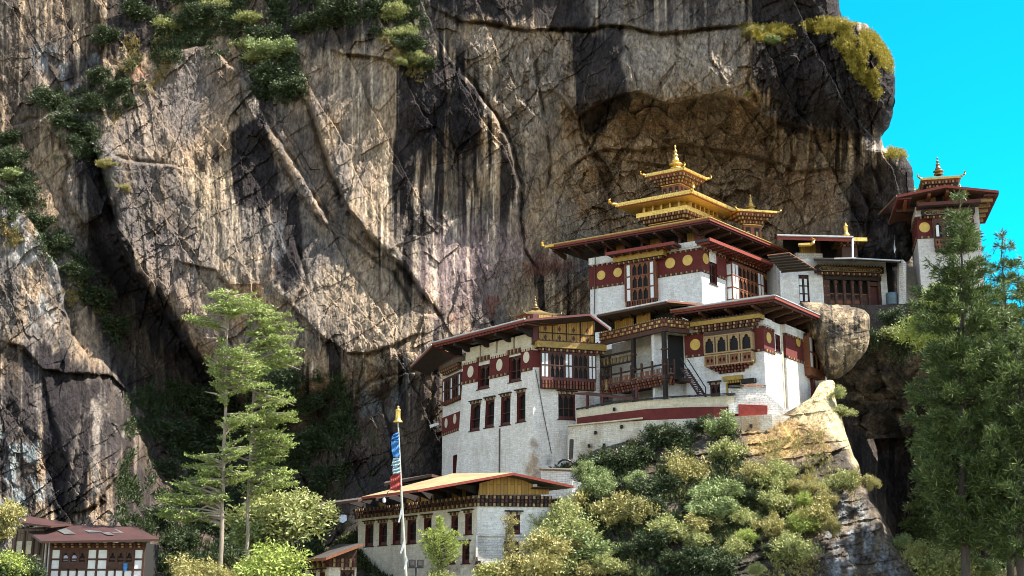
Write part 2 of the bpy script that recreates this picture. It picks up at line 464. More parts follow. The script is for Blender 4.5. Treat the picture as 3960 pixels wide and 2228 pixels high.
# ------------------------------------------------------------------ the cliff (V = picture measure, 2575 wide)
ST = 2.15
CLIFF_DEPTH = [(-150, 0, 150), (0, 350, 146), (0, 700, 140), (0, 1100, 131), (0, 1400, 124), (250, 1400, 119), (250, 900, 140), (300, 1150, 130), (150, 1200, 128.5),
 (600, 0, 151), (600, 400, 146), (600, 800, 142), (480, 1120, 145), (700, 1300, 138), (850, 1200, 137), (1000, 1100, 135.5), (1090, 950, 140), (1115, 1120, 140),
 (900, 300, 146), (1200, 300, 145), (1150, 700, 145.5), (1500, 620, 151), (1700, 470, 153), (1250, 80, 146), (1250, 250, 146), (1500, 70, 144), (1500, 225, 144.2), (1700, 70, 142.2), (1700, 220, 142.6), (1850, 70, 140.5), (1850, 220, 141), (1600, 345, 148.5), (1800, 355, 148.5),
 (1980, 520, 153), (2130, 450, 149), (2100, 180, 139), (2230, 250, 141), (2230, 430, 148), (2150, 560, 152), (2250, 800, 155), (2230, 1000, 152), (2250, 1400, 148),
 (1500, 900, 150), (1500, 1300, 140), (1300, 750, 146), (1900, 900, 152), (1900, 1400, 146), (600, -150, 152), (1800, -150, 139), (2100, -100, 138)]
def cliff():
    gx = np.arange(-230, 2580, ST); gy = np.arange(-190, 1540, ST)
    px, py = np.meshgrid(gx, gy)
    # silhouette against the sky
    sy = [-200, 0, 50, 60, 95, 150, 200, 260, 325, 345, 372, 383, 435, 470, 520, 600, 900, 960, 1540]
    sx_ = [2085, 2108, 2118, 2180, 2206, 2240, 2251, 2250, 2232, 2216, 2226, 2272, 2298, 2300, 2300, 2300, 2330, 2400, 2420]
    xs = np.interp(gy, sy, sx_) + 5 * fbm(gy / 26, gy * 0, 4, 5)
    xs = xs[:, None] * np.ones_like(px)
    over = np.maximum(px - xs, 0)
    pe = np.minimum(px, xs) - over * .25
    rad = 75.; tt = np.clip((np.minimum(px, xs) - (xs - rad)) / rad, 0, 1)
    turn = 4.2 * (1 - np.sqrt(1 - tt ** 2 * .999)) + over * .09
    base = rbf(CLIFF_DEPTH, pe, py, 120)
    sc = base / 3300.                               # metres per V
    u = pe * .0445; v = py * .0445                  # metres along the wall
    h = np.zeros_like(px)
    # domain warp so that no edge runs straight
    wx = pe + 13 * fbm(u / 5, v / 5, 3, 31) + 3.5 * fbm(u * 1.1, v * 1.1, 3, 33); wy = py + 13 * fbm(u / 5, v / 5, 3, 47) + 3.5 * fbm(u * 1.1, v * 1.1, 3, 49)
    # --- slab edges and cracks: (points, step m on the right of travel [- = left], fade length V, groove depth m, groove width V)
    E = [
     ([(205, 330), (250, 420), (290, 580), (340, 690), (400, 790), (455, 860), (540, 965), (650, 1060)], -4.5, 170, 2.5, 22),
     ([(585, 190), (610, 260), (645, 335), (700, 395), (740, 470), (785, 540), (840, 600)], -1.1, 55, .9, 7),
     ([(615, 190), (650, 270), (690, 345), (735, 400), (765, 450), (815, 540), (850, 590)], 1.2, 60, .9, 8),
     ([(755, 240), (795, 330), (822, 430), (880, 540), (960, 630), (1035, 705), (1105, 810)], -2.6, 150, 1.5, 10),
     ([(850, 590), (905, 615), (990, 690), (1030, 770), (1085, 800)], 1.1, 60, .8, 7),
     ([(730, 770), (790, 835), (870, 890), (960, 880), (1060, 840)], -1.6, 90, .9, 8),
     ([(740, 610), (765, 690), (735, 780)], 1.0, 70, .6, 7),
     ([(1150, 150), (1215, 245), (1275, 350), (1305, 460), (1312, 590), (1325, 650), (1350, 720)], 2.4, 120, 1.4, 8),
     ([(1335, 120), (1362, 220), (1372, 300), (1378, 420), (1370, 500)], 1.0, 60, .9, 6),
     ([(1400, 170), (1440, 260), (1470, 330), (1490, 400), (1530, 480), (1550, 560)], .8, 45, .8, 6),
     ([(1075, 15), (1185, 62), (1350, 80), (1480, 76), (1545, 66), (1640, 82), (1790, 76), (1880, 62)], -1.3, 90, 1.2, 8),
     ([(1555, 70), (1578, 140), (1600, 225)], 1.0, 50, .8, 6),
     ([(1400, 225), (1450, 300), (1500, 265), (1600, 235), (1690, 260), (1770, 245), (1870, 262), (1940, 310), (2060, 335), (2200, 335)], -3.0, 130, .6, 9),
     ([(1380, 470), (1430, 420), (1520, 372), (1620, 380), (1720, 362), (1850, 385), (1990, 425), (2150, 430)], -1.4, 90, .8, 8),
     ([(1560, 400), (1700, 430), (1800, 470), (1860, 460)], -1.0, 60, .6, 7),
     ([(1880, 60), (1900, 130), (1885, 210), (1925, 290)], -1.3, 80, .8, 8),
     ([(1690, 70), (1700, 150), (1650, 230)], .7, 45, .5, 5), ([(1785, 80), (1790, 160), (1830, 245)], -.7, 45, .5, 5),
     ([(820, 120), (860, 140), (960, 150), (1060, 160)], -1.2, 80, .7, 7),
     ([(400, 130), (520, 110), (600, 190)], 1.2, 90, .5, 9),
     ([(250, 20), (262, 130), (225, 230), (100, 290), (20, 320)], -1.5, 80, .8, 10),
     ([(270, 390), (380, 400), (460, 420)], 1.1, 60, .6, 7),
     ([(430, 660), (540, 690), (600, 740)], -.8, 60, .5, 6),
     ([(0, 470), (90, 560), (150, 700), (190, 850), (230, 950)], 2.2, 110, .8, 14),
     ([(110, 300), (180, 420), (150, 480), (190, 560)], -1.2, 60, .8, 9),
     ([(0, 850), (60, 870), (110, 930), (200, 950), (280, 950), (335, 1000)], -1.2, 70, .8, 8),
     ([(335, 1000), (320, 1110), (300, 1200), (250, 1280), (180, 1300)], 2.6, 90, 1.6, 10),
     ([(100, 920), (125, 1050), (170, 1180), (160, 1290)], -.9, 45, .8, 8), ([(190, 960), (195, 1080), (180, 1200)], .8, 40, .6, 7),
     ([(870, 1000), (930, 960), (1040, 930), (1110, 870)], 1.2, 80, .7, 8),
     ([(950, 1000), (980, 1080), (990, 1180)], 1.0, 60, .9, 10), ([(1085, 930), (1080, 1100), (1105, 1200)], -.8, 50, .6, 8),
     ([(2140, 440), (2190, 520), (2180, 640), (2230, 700)], 1.5, 60, 1., 9), ([(2215, 345), (2190, 420), (2220, 500)], 1.2, 50, .8, 8),
     ([(2150, 900), (2180, 1050), (2230, 1250), (2330, 1430)], 1.2, 50, 1., 12), ([(2260, 820), (2290, 1000), (2280, 1180)], -1.2, 50, 1., 12),
    ]
    for pts, stp, L, g, gw in E:
        d, fade = line_field(wx, wy, pts)
        sgn = 1 if stp > 0 else -1
        dd = d * sgn
        ed = np.clip(fade + .15, 0, 1)
        h += np.where(dd > 0, abs(stp) * np.exp(-dd / L) * sstep(0, 6, dd), 0) * ed
        h -= g * .75 * np.exp(-(dd / (gw * .8)) ** 2) * ed * sstep(-.5, .25, fbm(u / 1.5, v / 1.5, 3, 55))
    # --- natural relief
    broken = sstep(-.15, .3, fbm(u / 7, v / 7, 3, 61))
    smooth_ = np.maximum.reduce([poly_mask(wx, wy, q, 40) for q in ([(810, 130), (970, 140), (1000, 640), (890, 520)], [(430, 430), (600, 420), (600, 700), (560, 860), (500, 720)], [(1080, 380), (1280, 420), (1290, 640), (1100, 760)])])
    br = (.35 + .65 * broken) * (1 - .6 * smooth_)
    over_ = poly_mask(wx, wy, [(1400, 250), (1700, 250), (1900, 280), (2100, 350), (2100, 500), (1990, 620), (1500, 640), (1420, 480)], 40)
    br = br + .5 * over_
    h += 1.6 * fbm(u / 12, v / 16, 4, 1)
    h += saw(u, v, -28, 5.2, 2.4, 301) * (1 - .5 * smooth_) + saw(u, v, -152, 4.1, 1.6, 311) * br + saw(u, v, 62, 6.5, 1.2, 321, .7) * br + over_ * (1.5 * facets(u / 3.4 + .1 * fbm(u, v, 2, 8), v / 2.6, 325, .9)[0] + saw(u, v, 75, 2.2, .9, 327, .6))
    h += saw(u, v, 8, 2.3, .9, 331) * br + saw(u, v, -40, 1.7, .75, 341) * br + saw(u, v, 52, 1.9, .6, 351, .6) * br + saw(u, v, 172, 1.5, .5, 361) * br
    h += saw(u, v, -25, .75, .2, 371) * br + saw(u, v, 125, .8, .17, 381, .6) * br + saw(u, v, -33, .42, .09, 401) * br + saw(u, v, -5, .36, .07, 402) * br + saw(u, v, 60, .4, .08, 403, .6) * br + saw(u, v, 30, .6, .14, 391) * br
    f2, e2 = facets(u / 1.5 + .12 * fbm(u, v, 3, 5), v / 2.4 + .12 * fbm(u, v, 3, 6), 23, .9)
    f3, e3 = facets(u / .6 + .12 * fbm(u * 2, v * 2, 2, 5), v / .85 + .12 * fbm(u * 2, v * 2, 2, 6), 37, .9)
    ur, vr = u * .88 + v * .47, -u * .47 + v * .88
    f4, _e = facets(ur / 2.3 + .1 * fbm(u / 2, v / 2, 3, 7), vr / 5.2 + .1 * fbm(u / 2, v / 2, 3, 8), 53, .9)
    h += .8 * f4 * (.4 + .6 * br) + .36 * f2 * br + .17 * f3 * br
    h += .16 * fbm(u / 1.0, v / 5.5, 4, 71) + .12 * ridged(u / 1.6, v / 2.2, 4, 73) + .12 * fbm(u * 1.6, v * 1.2, 4, 77)
    h += .06 * fbm(u * 5, v * 2.2, 3, 79)
    # fluting on the smooth slabs (water-worn vertical ribs)
    slabs = np.maximum.reduce([poly_mask(wx, wy, q, 40) for q in (
        [(430, 430), (620, 300), (690, 560), (700, 740), (560, 720)], [(810, 130), (970, 140), (1000, 640), (890, 520)],
        [(1000, 180), (1200, 200), (1300, 470), (1260, 640), (1090, 760), (1000, 620)])])
    h += slabs * .30 * (ridged(u / .9 + .3 * fbm(u / 3, v / 9, 2, 80), v / 14, 3, 81) - .5)
    # broad hollows
    for q, dep, s_ in (([(230, 600), (330, 720), (420, 820), (560, 970), (660, 1030), (900, 960), (1020, 950), (980, 1180), (850, 1300), (800, 1460), (340, 1460), (340, 1200), (330, 1000), (270, 860)], 6.5, 70),
                       ([(1420, 300), (1700, 260), (1900, 290), (2050, 440), (1990, 600), (1500, 640), (1440, 480)], 2.5, 90),
                       ([(2120, 850), (2340, 820), (2330, 1500), (2300, 1500), (2140, 1100)], 9, 50)):
        h -= dep * poly_mask(wx, wy, q, s_)
    h *= 1 - .55 * tt ** 3 * (over == 0)
    depth = base - h + turn
    a, bz = rays(pe * 1.5379, py * 1.5379)
    X, Z = a * depth, bz * depth; Y = depth
    # --- colour: minerals, water stains, lichen, painted shade (all fixed to the rock)
    tan = np.array([.31, .222, .145]); grey = np.array([.14, .117, .100]); dark = np.array([.016, .013, .0135])
    mixn = sstep(-.25, .35, fbm(u / 5, v / 9, 5, 101) + .35 * fbm(u / .9, v / 7, 4, 103))
    col = lerp(grey[None, None] * np.ones(px.shape + (3,)), tan, mixn)
    col *= (1 + .35 * fbm(u / .55, v / 4.5, 4, 105) + .25 * fbm(u * 1.4, v * 1.4, 4, 107))[..., None]
    streak = fbm(u / .42 + .25 * fbm(u / 2, v / 6, 3, 108), v / 11, 4, 109)
    strk2 = fbm(u / 1.3, v / 16, 4, 113)
    pale = slabs * sstep(.12, .45, streak + .2 * strk2)
    col = lerp(col, np.array([.64, .51, .36]), .85 * pale)
    # everywhere: black algae streaks and cream seepage streaks under ledges
    wet = sstep(-.1, .3, fbm(u / 9, v / 14, 3, 171) + .5 * slabs)
    s3 = fbm(u / .75 + .3 * fbm(u / 3, v / 7, 3, 172), v / 15, 4, 173)
    col = lerp(col, dark, .95 * wet * sstep(.10, .26, s3))
    s4 = fbm(u / .35 + .3 * fbm(u / 3, v / 7, 3, 174), v / 9, 4, 175)
    col = lerp(col, np.array([.60, .475, .335]), .85 * wet * sstep(.18, .42, s4) * sstep(.3, .0, s3))
    # warmer, lighter slabs
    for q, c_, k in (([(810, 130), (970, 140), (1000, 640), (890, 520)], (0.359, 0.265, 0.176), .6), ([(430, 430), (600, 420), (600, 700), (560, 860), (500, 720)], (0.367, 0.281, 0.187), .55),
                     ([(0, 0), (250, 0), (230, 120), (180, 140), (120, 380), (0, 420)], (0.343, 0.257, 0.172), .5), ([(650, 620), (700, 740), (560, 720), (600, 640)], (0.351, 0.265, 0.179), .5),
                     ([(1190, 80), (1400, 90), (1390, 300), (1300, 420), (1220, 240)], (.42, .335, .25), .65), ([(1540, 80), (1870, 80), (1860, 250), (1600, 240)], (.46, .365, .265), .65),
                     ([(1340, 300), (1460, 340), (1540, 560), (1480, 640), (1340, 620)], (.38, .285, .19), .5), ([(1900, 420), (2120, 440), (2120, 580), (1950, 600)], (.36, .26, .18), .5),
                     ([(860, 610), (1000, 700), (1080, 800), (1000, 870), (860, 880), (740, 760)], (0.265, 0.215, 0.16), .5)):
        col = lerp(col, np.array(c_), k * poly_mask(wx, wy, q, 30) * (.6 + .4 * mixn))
    # iron rust and a violet cast low on the wall
    rn = sstep(-.05, .35, fbm(u / 2.2, v / 1.3, 5, 121))
    for q, c_, k in (([(1110, 810), (1200, 740), (1350, 640), (1420, 650), (1350, 740), (1180, 830)], (.17, .065, .04), .8), ([(1420, 250), (1510, 250), (1500, 340), (1440, 340)], (.46, .22, .07), .9),
                     ([(1350, 640), (1490, 660), (1480, 760), (1350, 740)], (.2, .09, .06), .6), ([(1460, 400), (1540, 400), (1520, 560), (1400, 500)], (.44, .25, .12), .55),
                     ([(1600, 270), (1900, 270), (1900, 420), (1600, 400)], (.28, .15, .085), .55), ([(560, 640), (700, 660), (660, 860), (560, 840)], (.40, .23, .11), .45),
                     ([(330, 90), (430, 90), (410, 200), (310, 230)], (.22, .09, .05), .6), ([(1840, 350), (2080, 380), (2080, 560), (1900, 500)], (.30, .18, .12), .5)):
        col = lerp(col, np.array(c_), k * poly_mask(wx, wy, q, 28) * rn)
    col = lerp(col, np.array([.30, .215, .205]), .55 * poly_mask(wx, wy, [(1120, 560), (1310, 590), (1330, 650), (1180, 780), (1090, 800), (1060, 700)], 60))
    # dark weathered faces; the last entry brightens the shaded overhang by colour
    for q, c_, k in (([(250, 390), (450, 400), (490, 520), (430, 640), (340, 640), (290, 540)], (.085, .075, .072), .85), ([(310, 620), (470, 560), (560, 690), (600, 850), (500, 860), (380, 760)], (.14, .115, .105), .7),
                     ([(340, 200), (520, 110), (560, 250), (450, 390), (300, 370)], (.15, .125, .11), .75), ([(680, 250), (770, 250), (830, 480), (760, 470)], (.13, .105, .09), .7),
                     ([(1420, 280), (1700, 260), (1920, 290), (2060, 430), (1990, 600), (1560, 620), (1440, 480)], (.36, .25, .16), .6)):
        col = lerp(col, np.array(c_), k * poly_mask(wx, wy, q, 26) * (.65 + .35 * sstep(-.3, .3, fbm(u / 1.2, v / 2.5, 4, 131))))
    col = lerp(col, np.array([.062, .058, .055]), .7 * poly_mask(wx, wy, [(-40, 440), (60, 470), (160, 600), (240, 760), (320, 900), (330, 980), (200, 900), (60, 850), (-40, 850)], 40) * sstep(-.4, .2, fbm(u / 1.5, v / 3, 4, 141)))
    # black water streaks running down from ledges, and shade painted into the gully
    def stain_shade(q, k=1., soft=12, lo=-.18, hi=.12, frq=1.):
        nonlocal col
        m_ = poly_mask(wx + 22 * streak, wy + 45 * strk2, q, soft)
        col = lerp(col, dark * (1 + .8 * vnoise(u, v, 7))[..., None], k * sstep(.15, .75, m_ * (1 + .0) + .75 * streak * (m_ > 0) * frq))
    stain_shade([(585, 330), (665, 310), (700, 420), (690, 480), (640, 545), (595, 500)], .97)
    stain_shade([(690, 470), (755, 500), (760, 620), (740, 700), (690, 720), (695, 600)], .95)
    stain_shade([(1000, 160), (1150, 160), (1205, 260), (1190, 400), (1100, 330), (1060, 360), (1040, 480), (1000, 600), (985, 450)], .97)
    stain_shade([(1085, 300), (1190, 300), (1210, 420), (1150, 520), (1090, 480)], .8, 30, frq=1.8)
    stain_shade([(1040, -60), (1480, -60), (1480, 76), (1350, 78), (1190, 58), (1090, 20)], .93, 20)
    stain_shade([(1420, 78), (1530, 80), (1565, 180), (1580, 260), (1490, 330), (1450, 260)], .93, 16)
    stain_shade([(1510, 60), (1560, 60), (1570, 140), (1540, 160)], .9)
    stain_shade([(1730, -60), (1870, -60), (1760, 70), (1740, 60)], .7, 20, frq=1.6)
    stain_shade([(1870, -80), (2140, -80), (2140, 60), (2300, 100), (2290, 340), (2190, 330), (2060, 320), (1960, 290), (1890, 200), (1900, 90)], .95, 22, frq=.6)
    stain_shade([(2140, 440), (2290, 380), (2330, 480), (2200, 620), (2150, 560)], .85, 18)
    stain_shade([(2120, 520), (2220, 520), (2260, 800), (2140, 800)], .5, 18)
    stain_shade([(1960, 150), (2010, 160), (2030, 330), (1960, 330)], .9)
    stain_shade([(270, -60), (430, -60), (430, 110), (330, 150), (270, 130)], .92, 16)
    stain_shade([(560, -60), (1060, -60), (1040, 60), (800, 120), (600, 100)], .75, 24)
    stain_shade([(90, 860), (170, 880), (180, 1060), (170, 1300), (110, 1250), (110, 1000)], .92, 16)
    stain_shade([(-60, 840), (340, 960), (330, 1300), (-60, 1300)], .85, 30, frq=2.6)
    stain_shade([(0, 0), (260, 0), (260, 330), (0, 420)], .7, 30, frq=2.6)
    stain_shade([(190, 960), (250, 960), (240, 1120), (200, 1300), (180, 1200)], .75, 16, frq=1.5)
    stain_shade([(1490, 350), (1530, 380), (1560, 520), (1520, 560)], .6, 14)
    stain_shade([(195, 370), (260, 410), (300, 560), (370, 700), (470, 850), (560, 960), (500, 980), (380, 850), (280, 700), (215, 540)], .97, 14, frq=.6)  # cleft painted near-black to deepen its shade
    stain_shade([(230, 560), (300, 640), (420, 820), (560, 980), (660, 1040), (880, 980), (1110, 900), (1110, 1230), (900, 1260), (820, 1500), (330, 1500), (320, 1300), (340, 1150), (350, 1010), (280, 900), (210, 700)], .80, 22, frq=.5)  # dark wet gully rock, painted darker still for the gully's shade
    stain_shade([(2090, 840), (2360, 800), (2420, 1100), (2420, 1540), (2200, 1540), (2110, 1000)], .82, 18, frq=.5)  # gorge wall, darker overall
    # pale lichen low on the left
    ln = sstep(0, .3, fbm(u / 1.2, v / 2.4, 5, 151))
    for q, c_, k in (([(-50, 1080), (90, 1100), (150, 1330), (-50, 1330)], (.25, .28, .28), .7), ([(200, 960), (330, 1000), (320, 1130), (260, 1290), (180, 1280)], (.28, .235, .19), .7),
                     ([(80, 130), (260, 130), (260, 300), (120, 270)], (.16, .18, .20), .7), ([(20, 520), (130, 600), (170, 800), (30, 830)], (.33, .32, .30), .7),
                     ([(880, 920), (1050, 900), (980, 1040), (900, 1060)], (.17, .18, .18), .6), ([(690, 560), (760, 560), (760, 720), (690, 720)], (.3, .3, .3), .3)):
        col = lerp(col, np.array(c_), k * poly_mask(wx, wy, q, 30) * ln)
    # warm bare rock seen deep in the gorge on the right
    col = lerp(col, np.array([.34, .19, .09]), .8 * poly_mask(wx, wy, [(2310, 1050), (2400, 1060), (2400, 1290), (2320, 1270)], 14) * (.4 + .6 * rn))
    # moss
    ms = sstep(.05, .4, fbm(u / 1.6, v / 1.6, 5, 161) - .25)
    col = lerp(col, np.array([.05, .06, .022]), .8 * ms * np.maximum(poly_mask(wx, wy, [(60, 200), (280, 200), (290, 420), (330, 700), (420, 900), (340, 1000), (200, 700)], 50), poly_mask(wx, wy, [(360, 980), (1000, 980), (900, 1449), (330, 1449)], 50)))
    col = np.clip(col, .012, .8)
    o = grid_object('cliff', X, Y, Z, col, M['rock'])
    o['kind'] = 'structure'
    return dict(px=px, py=py, X=X, Y=Y, Z=Z, wx=wx, wy=wy, over=over, u=u, v=v)
CL = cliff()

# ------------------------------------------------------------------ the rock spur that carries the temples, with its slope of earth
SPUR = [(300, 1330, 119), (300, 1520, 115), (640, 1400, 116), (640, 1520, 111), (800, 1250, 124), (900, 1350, 121), (1000, 1200, 127), (1100, 1420, 118), (1150, 1215, 125), (1340, 1215, 122.5), (1370, 1300, 113), (1380, 1400, 105), (1450, 1175, 117.5), (1450, 1300, 109), (1450, 1449, 102),
        (1650, 1080, 116.2), (1650, 1250, 107), (1700, 1449, 99.5), (1850, 1070, 113.6), (1950, 1050, 112.8), (2040, 1000, 113.5), (2085, 960, 115), (2060, 1100, 109.5), (2000, 1250, 105), (2000, 1449, 98), (2200, 1300, 104), (2280, 1449, 100), (1700, 1600, 92), (2250, 1600, 94), (1300, 1600, 97), (900, 1550, 106)]
SPUR_TOP = ([300, 700, 800, 1000, 1150, 1340, 1440, 1500, 1700, 1880, 1960, 2040, 2062, 2085, 2120], [1410, 1405, 1385, 1300, 1230, 1195, 1165, 1130, 1075, 1048, 1048, 1000, 962, 955, 960])
def spur_depth(px, py): return rbf(SPUR, px, py, 90)
def spur():
    gx = np.arange(300, 2420, 3.); gy = np.linspace(0, 1, 210)
    g, tq = np.meshgrid(gx, gy)
    top = np.interp(gx, *SPUR_TOP)
    py = top[None] + (1600 - top[None]) * tq ** 1.15
    sy = [950, 965, 1000, 1050, 1100, 1180, 1260, 1340, 1449, 1600]; sxx = [2090, 2100, 2102, 2116, 2132, 2162, 2198, 2240, 2304, 2390]
    xs = np.interp(py, sy, sxx) + 3.5 * fbm(py / 30, py * 0, 4, 9)
    over = np.maximum(g - xs, 0); pe = np.minimum(g, xs) - over * .3
    # a sharp right-hand edge: the lit top face meets the dark gorge face
    tt = np.clip((np.minimum(g, xs) - (xs - 26)) / 26, 0, 1)
    base = spur_depth(pe, py) + 2.0 * (1 - np.sqrt(1 - tt ** 2 * .999)) + over * .12
    u = pe * .034; v = py * .034
    f1, e1 = facets(u / 2.6 + .4 * fbm(u / 2, v / 2, 3, 3), v / 1.6 + .4 * fbm(u / 2, v / 2, 3, 4), 211, .9)
    f2, e2 = facets(u / .9 + .4 * fbm(u, v, 3, 5), v / .55 + .4 * fbm(u, v, 3, 6), 223, .9)
    h = .9 * fbm(u / 6, v / 6, 4, 231) + saw(u, v, 62, 2.6, 1.3, 235) + saw(u, v, -35, 1.9, .9, 236) + saw(u, v, 80, .9, .5, 237) + saw(u, v, 10, .8, .4, 238) + .14 * f2 + .1 * fbm(u * 2, v * 2, 4, 233)
    edge_ = poly_mask(pe, py, [(1960, 1000), (2100, 960), (2180, 1200), (2330, 1480), (2280, 1480), (2150, 1250), (2080, 1120)], 30)
    h *= (1 - .45 * edge_); h *= sstep(0, .06, tq) * .8 + .2
    depth = base - h
    a, bz = rays(pe * 1.5379, py * 1.5379)
    X, Z, Y = a * depth, bz * depth, depth
    # skirt behind the top edge
    X = np.vstack([X[:1] * 1.12, X]); Z = np.vstack([Z[:1] * 1.12 - 2.5, Z]); Y = np.vstack([Y[:1] * 1.12, Y])
    wx = pe + 14 * fbm(u / 2, v / 2, 4, 241); wy = py + 14 * fbm(u / 2, v / 2, 4, 243)
    n1 = sstep(-.3, .3, fbm(u / 1.3, v / 1.3, 5, 245))
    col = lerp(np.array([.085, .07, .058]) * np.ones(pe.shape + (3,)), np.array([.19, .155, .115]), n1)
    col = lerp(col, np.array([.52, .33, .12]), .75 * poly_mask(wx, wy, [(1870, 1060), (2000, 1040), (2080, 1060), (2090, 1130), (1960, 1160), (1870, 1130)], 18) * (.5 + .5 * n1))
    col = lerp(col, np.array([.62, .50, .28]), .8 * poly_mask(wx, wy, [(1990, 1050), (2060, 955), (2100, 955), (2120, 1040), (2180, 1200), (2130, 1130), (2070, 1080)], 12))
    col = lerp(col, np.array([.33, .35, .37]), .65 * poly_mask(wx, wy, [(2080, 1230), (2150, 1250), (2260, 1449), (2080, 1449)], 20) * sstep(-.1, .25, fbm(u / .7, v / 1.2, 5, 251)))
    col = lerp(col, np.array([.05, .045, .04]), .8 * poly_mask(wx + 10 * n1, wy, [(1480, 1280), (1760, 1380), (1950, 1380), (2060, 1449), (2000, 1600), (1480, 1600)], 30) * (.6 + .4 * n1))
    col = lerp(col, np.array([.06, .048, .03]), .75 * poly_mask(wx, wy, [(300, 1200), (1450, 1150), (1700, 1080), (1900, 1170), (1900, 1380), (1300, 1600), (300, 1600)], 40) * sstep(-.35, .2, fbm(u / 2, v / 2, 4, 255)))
    col *= (1 + .3 * fbm(u * 2, v * 2, 4, 259))[..., None]
    col = np.clip(col, .012, .8); col = np.concatenate([col[:1], col], 0)
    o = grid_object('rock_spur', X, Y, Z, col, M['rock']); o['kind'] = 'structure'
    return dict(px=pe, py=py, X=X[1:], Y=Y[1:], Z=Z[1:], over=over, u=u, v=v)
SP = spur()

# dark ledge of rock under the rear hall and the far tower
def ledge():
    gx = np.arange(2020, 2560, 3.); tq = np.linspace(0, 1, 130)
    g, q = np.meshgrid(gx, tq)
    top = np.interp(gx, [2020, 2060, 2180, 2330, 2560], [772, 772, 774, 768, 762])[None]
    py = top + 330 * q
    base = 137.6 + 1.5 * (q > .02) + 17 * np.clip((q - .08) / .92, 0, 1) ** .8 + np.interp(g, [2020, 2300, 2480, 2560], [0, 0, 1, 9])
    u, v = g * .042, py * .042
    f1, e1 = facets(u / 2.2 + .4 * fbm(u / 2, v / 2, 3, 3), v / 1.4 + .4 * fbm(u / 2, v / 2, 3, 4), 411, .9)
    h = (1.2 * fbm(u / 4, v / 4, 4, 413) + .8 * f1 + .15 * fbm(u * 2, v * 2, 4, 415)) * sstep(0, .15, q)
    d = base - h; a, b = rays(g * 1.5379, py * 1.5379)
    X, Y, Z = a * d, d, b * d
    X = np.vstack([X[:1] * 1.12, X]); Z = np.vstack([Z[:1] * 1.12 - .5, Z]); Y = np.vstack([Y[:1] * 1.12, Y])
    col = lerp(np.array([.05, .042, .036]) * np.ones(g.shape + (3,)), np.array([.15, .115, .085]), sstep(-.2, .4, fbm(u, v, 5, 417)))
    col = np.concatenate([col[:1], col], 0)
    o = grid_object('rock_ledge', X, Y, Z, np.clip(col, .01, .8), M['rock']); o['kind'] = 'structure'
ledge()

# ground to the horizon, and the far wooded slope on the right
def ground():
    m, t, b = node_mat('earth')
    n = noise(t, .15, 6, .7); col = mixc(t, ramp(t, n, .35, .65), (.05, .06, .025), (.12, .095, .06))
    t.links.new(col, b.inputs['Base Color']); b.inputs['Roughness'].default_value = .95
    mb = MB(); n = 48
    mb.face([Vector((4000 * math.cos(2 * math.pi * k / n), 4000 * math.sin(2 * math.pi * k / n), -1.8)) for k in range(n)], 'earth')
    o = mb.build('ground'); o['kind'] = 'structure'
    gx = np.linspace(2180, 3100, 120); gy = np.linspace(905, 1700, 90); px, py = np.meshgrid(gx, gy)
    u = px / 60; v = py / 60
    ridge = 905 + 60 * fbm(gx / 150, gx * 0, 3, 301)
    py = ridge[None] + (1700 - ridge[None]) * np.linspace(0, 1, 90)[:, None] + 0 * px
    depth = 190 - 60 * np.linspace(0, 1, 90)[:, None] + 4 * fbm(u, v, 4, 303)
    a, bz = rays(px * 1.5379, py * 1.5379)
    col = lerp(np.array([.03, .035, .015]) * np.ones(px.shape + (3,)), np.array([.09, .075, .045]), sstep(-.3, .3, fbm(u * 2, v * 2, 4, 305)))
    o = grid_object('hillside', a * depth, depth + 0 * px, bz * depth, col, M['rock']); o['kind'] = 'structure'
ground()
#PART3
# ------------------------------------------------------------------ building kit
def rects(mb, f, z0, z1, m, s0, s1, holes, o0=-.05, o1=.05):
    """a proud band (or panel) on a wall, interrupted where windows cut through it"""
    cuts = sorted([(max(h[0], s0), min(h[1], s1)) for h in holes if h[1] > s0 and h[0] < s1 and h[3] > z0 + .02 and h[2] < z1 - .02])
    a = s0
    for h0, h1 in cuts:
        if h0 > a: mb.box(f, a, h0, z0, z1, o0, o1, m)
        a = max(a, h1)
    if a < s1: mb.box(f, a, s1, z0, z1, o0, o1, m)
def wall_grid(mb, f, s0, s1, z0, z1, holes, depth=.4, m='whitewash', mr='red_wash'):
    hs = [(max(h[0], s0), min(h[1], s1), max(h[2], z0), min(h[3], z1)) for h in holes]
    hs = [h for h in hs if h[1] > h[0] and h[3] > h[2]]
    ss = sorted({s0, s1, *[x for h in hs for x in h[:2]]}); zs = sorted({z0, z1, *[x for h in hs for x in h[2:]]})
    for i in range(len(ss) - 1):
        for j in range(len(zs) - 1):
            a, b = (ss[i] + ss[i + 1]) / 2, (zs[j] + zs[j + 1]) / 2
            if any(h[0] < a < h[1] and h[2] < b < h[3] for h in hs): continue
            mb.face([f.w(ss[i], zs[j]), f.w(ss[i + 1], zs[j]), f.w(ss[i + 1], zs[j + 1]), f.w(ss[i], zs[j + 1])], m)
    for a, b, c, d in hs:
        for q in (((a, c), (a, d)), ((b, c), (b, d)), ((a, c), (b, c)), ((a, d), (b, d))):
            (p0, q0), (p1, q1) = q
            mb.face([f.w(p0, q0), f.w(p1, q1), f.w(p1, q1, -depth), f.w(p0, q0, -depth)], mr)
        mb.face([f.w(a, c, -depth), f.w(b, c, -depth), f.w(b, d, -depth), f.w(a, d, -depth)], 'void')
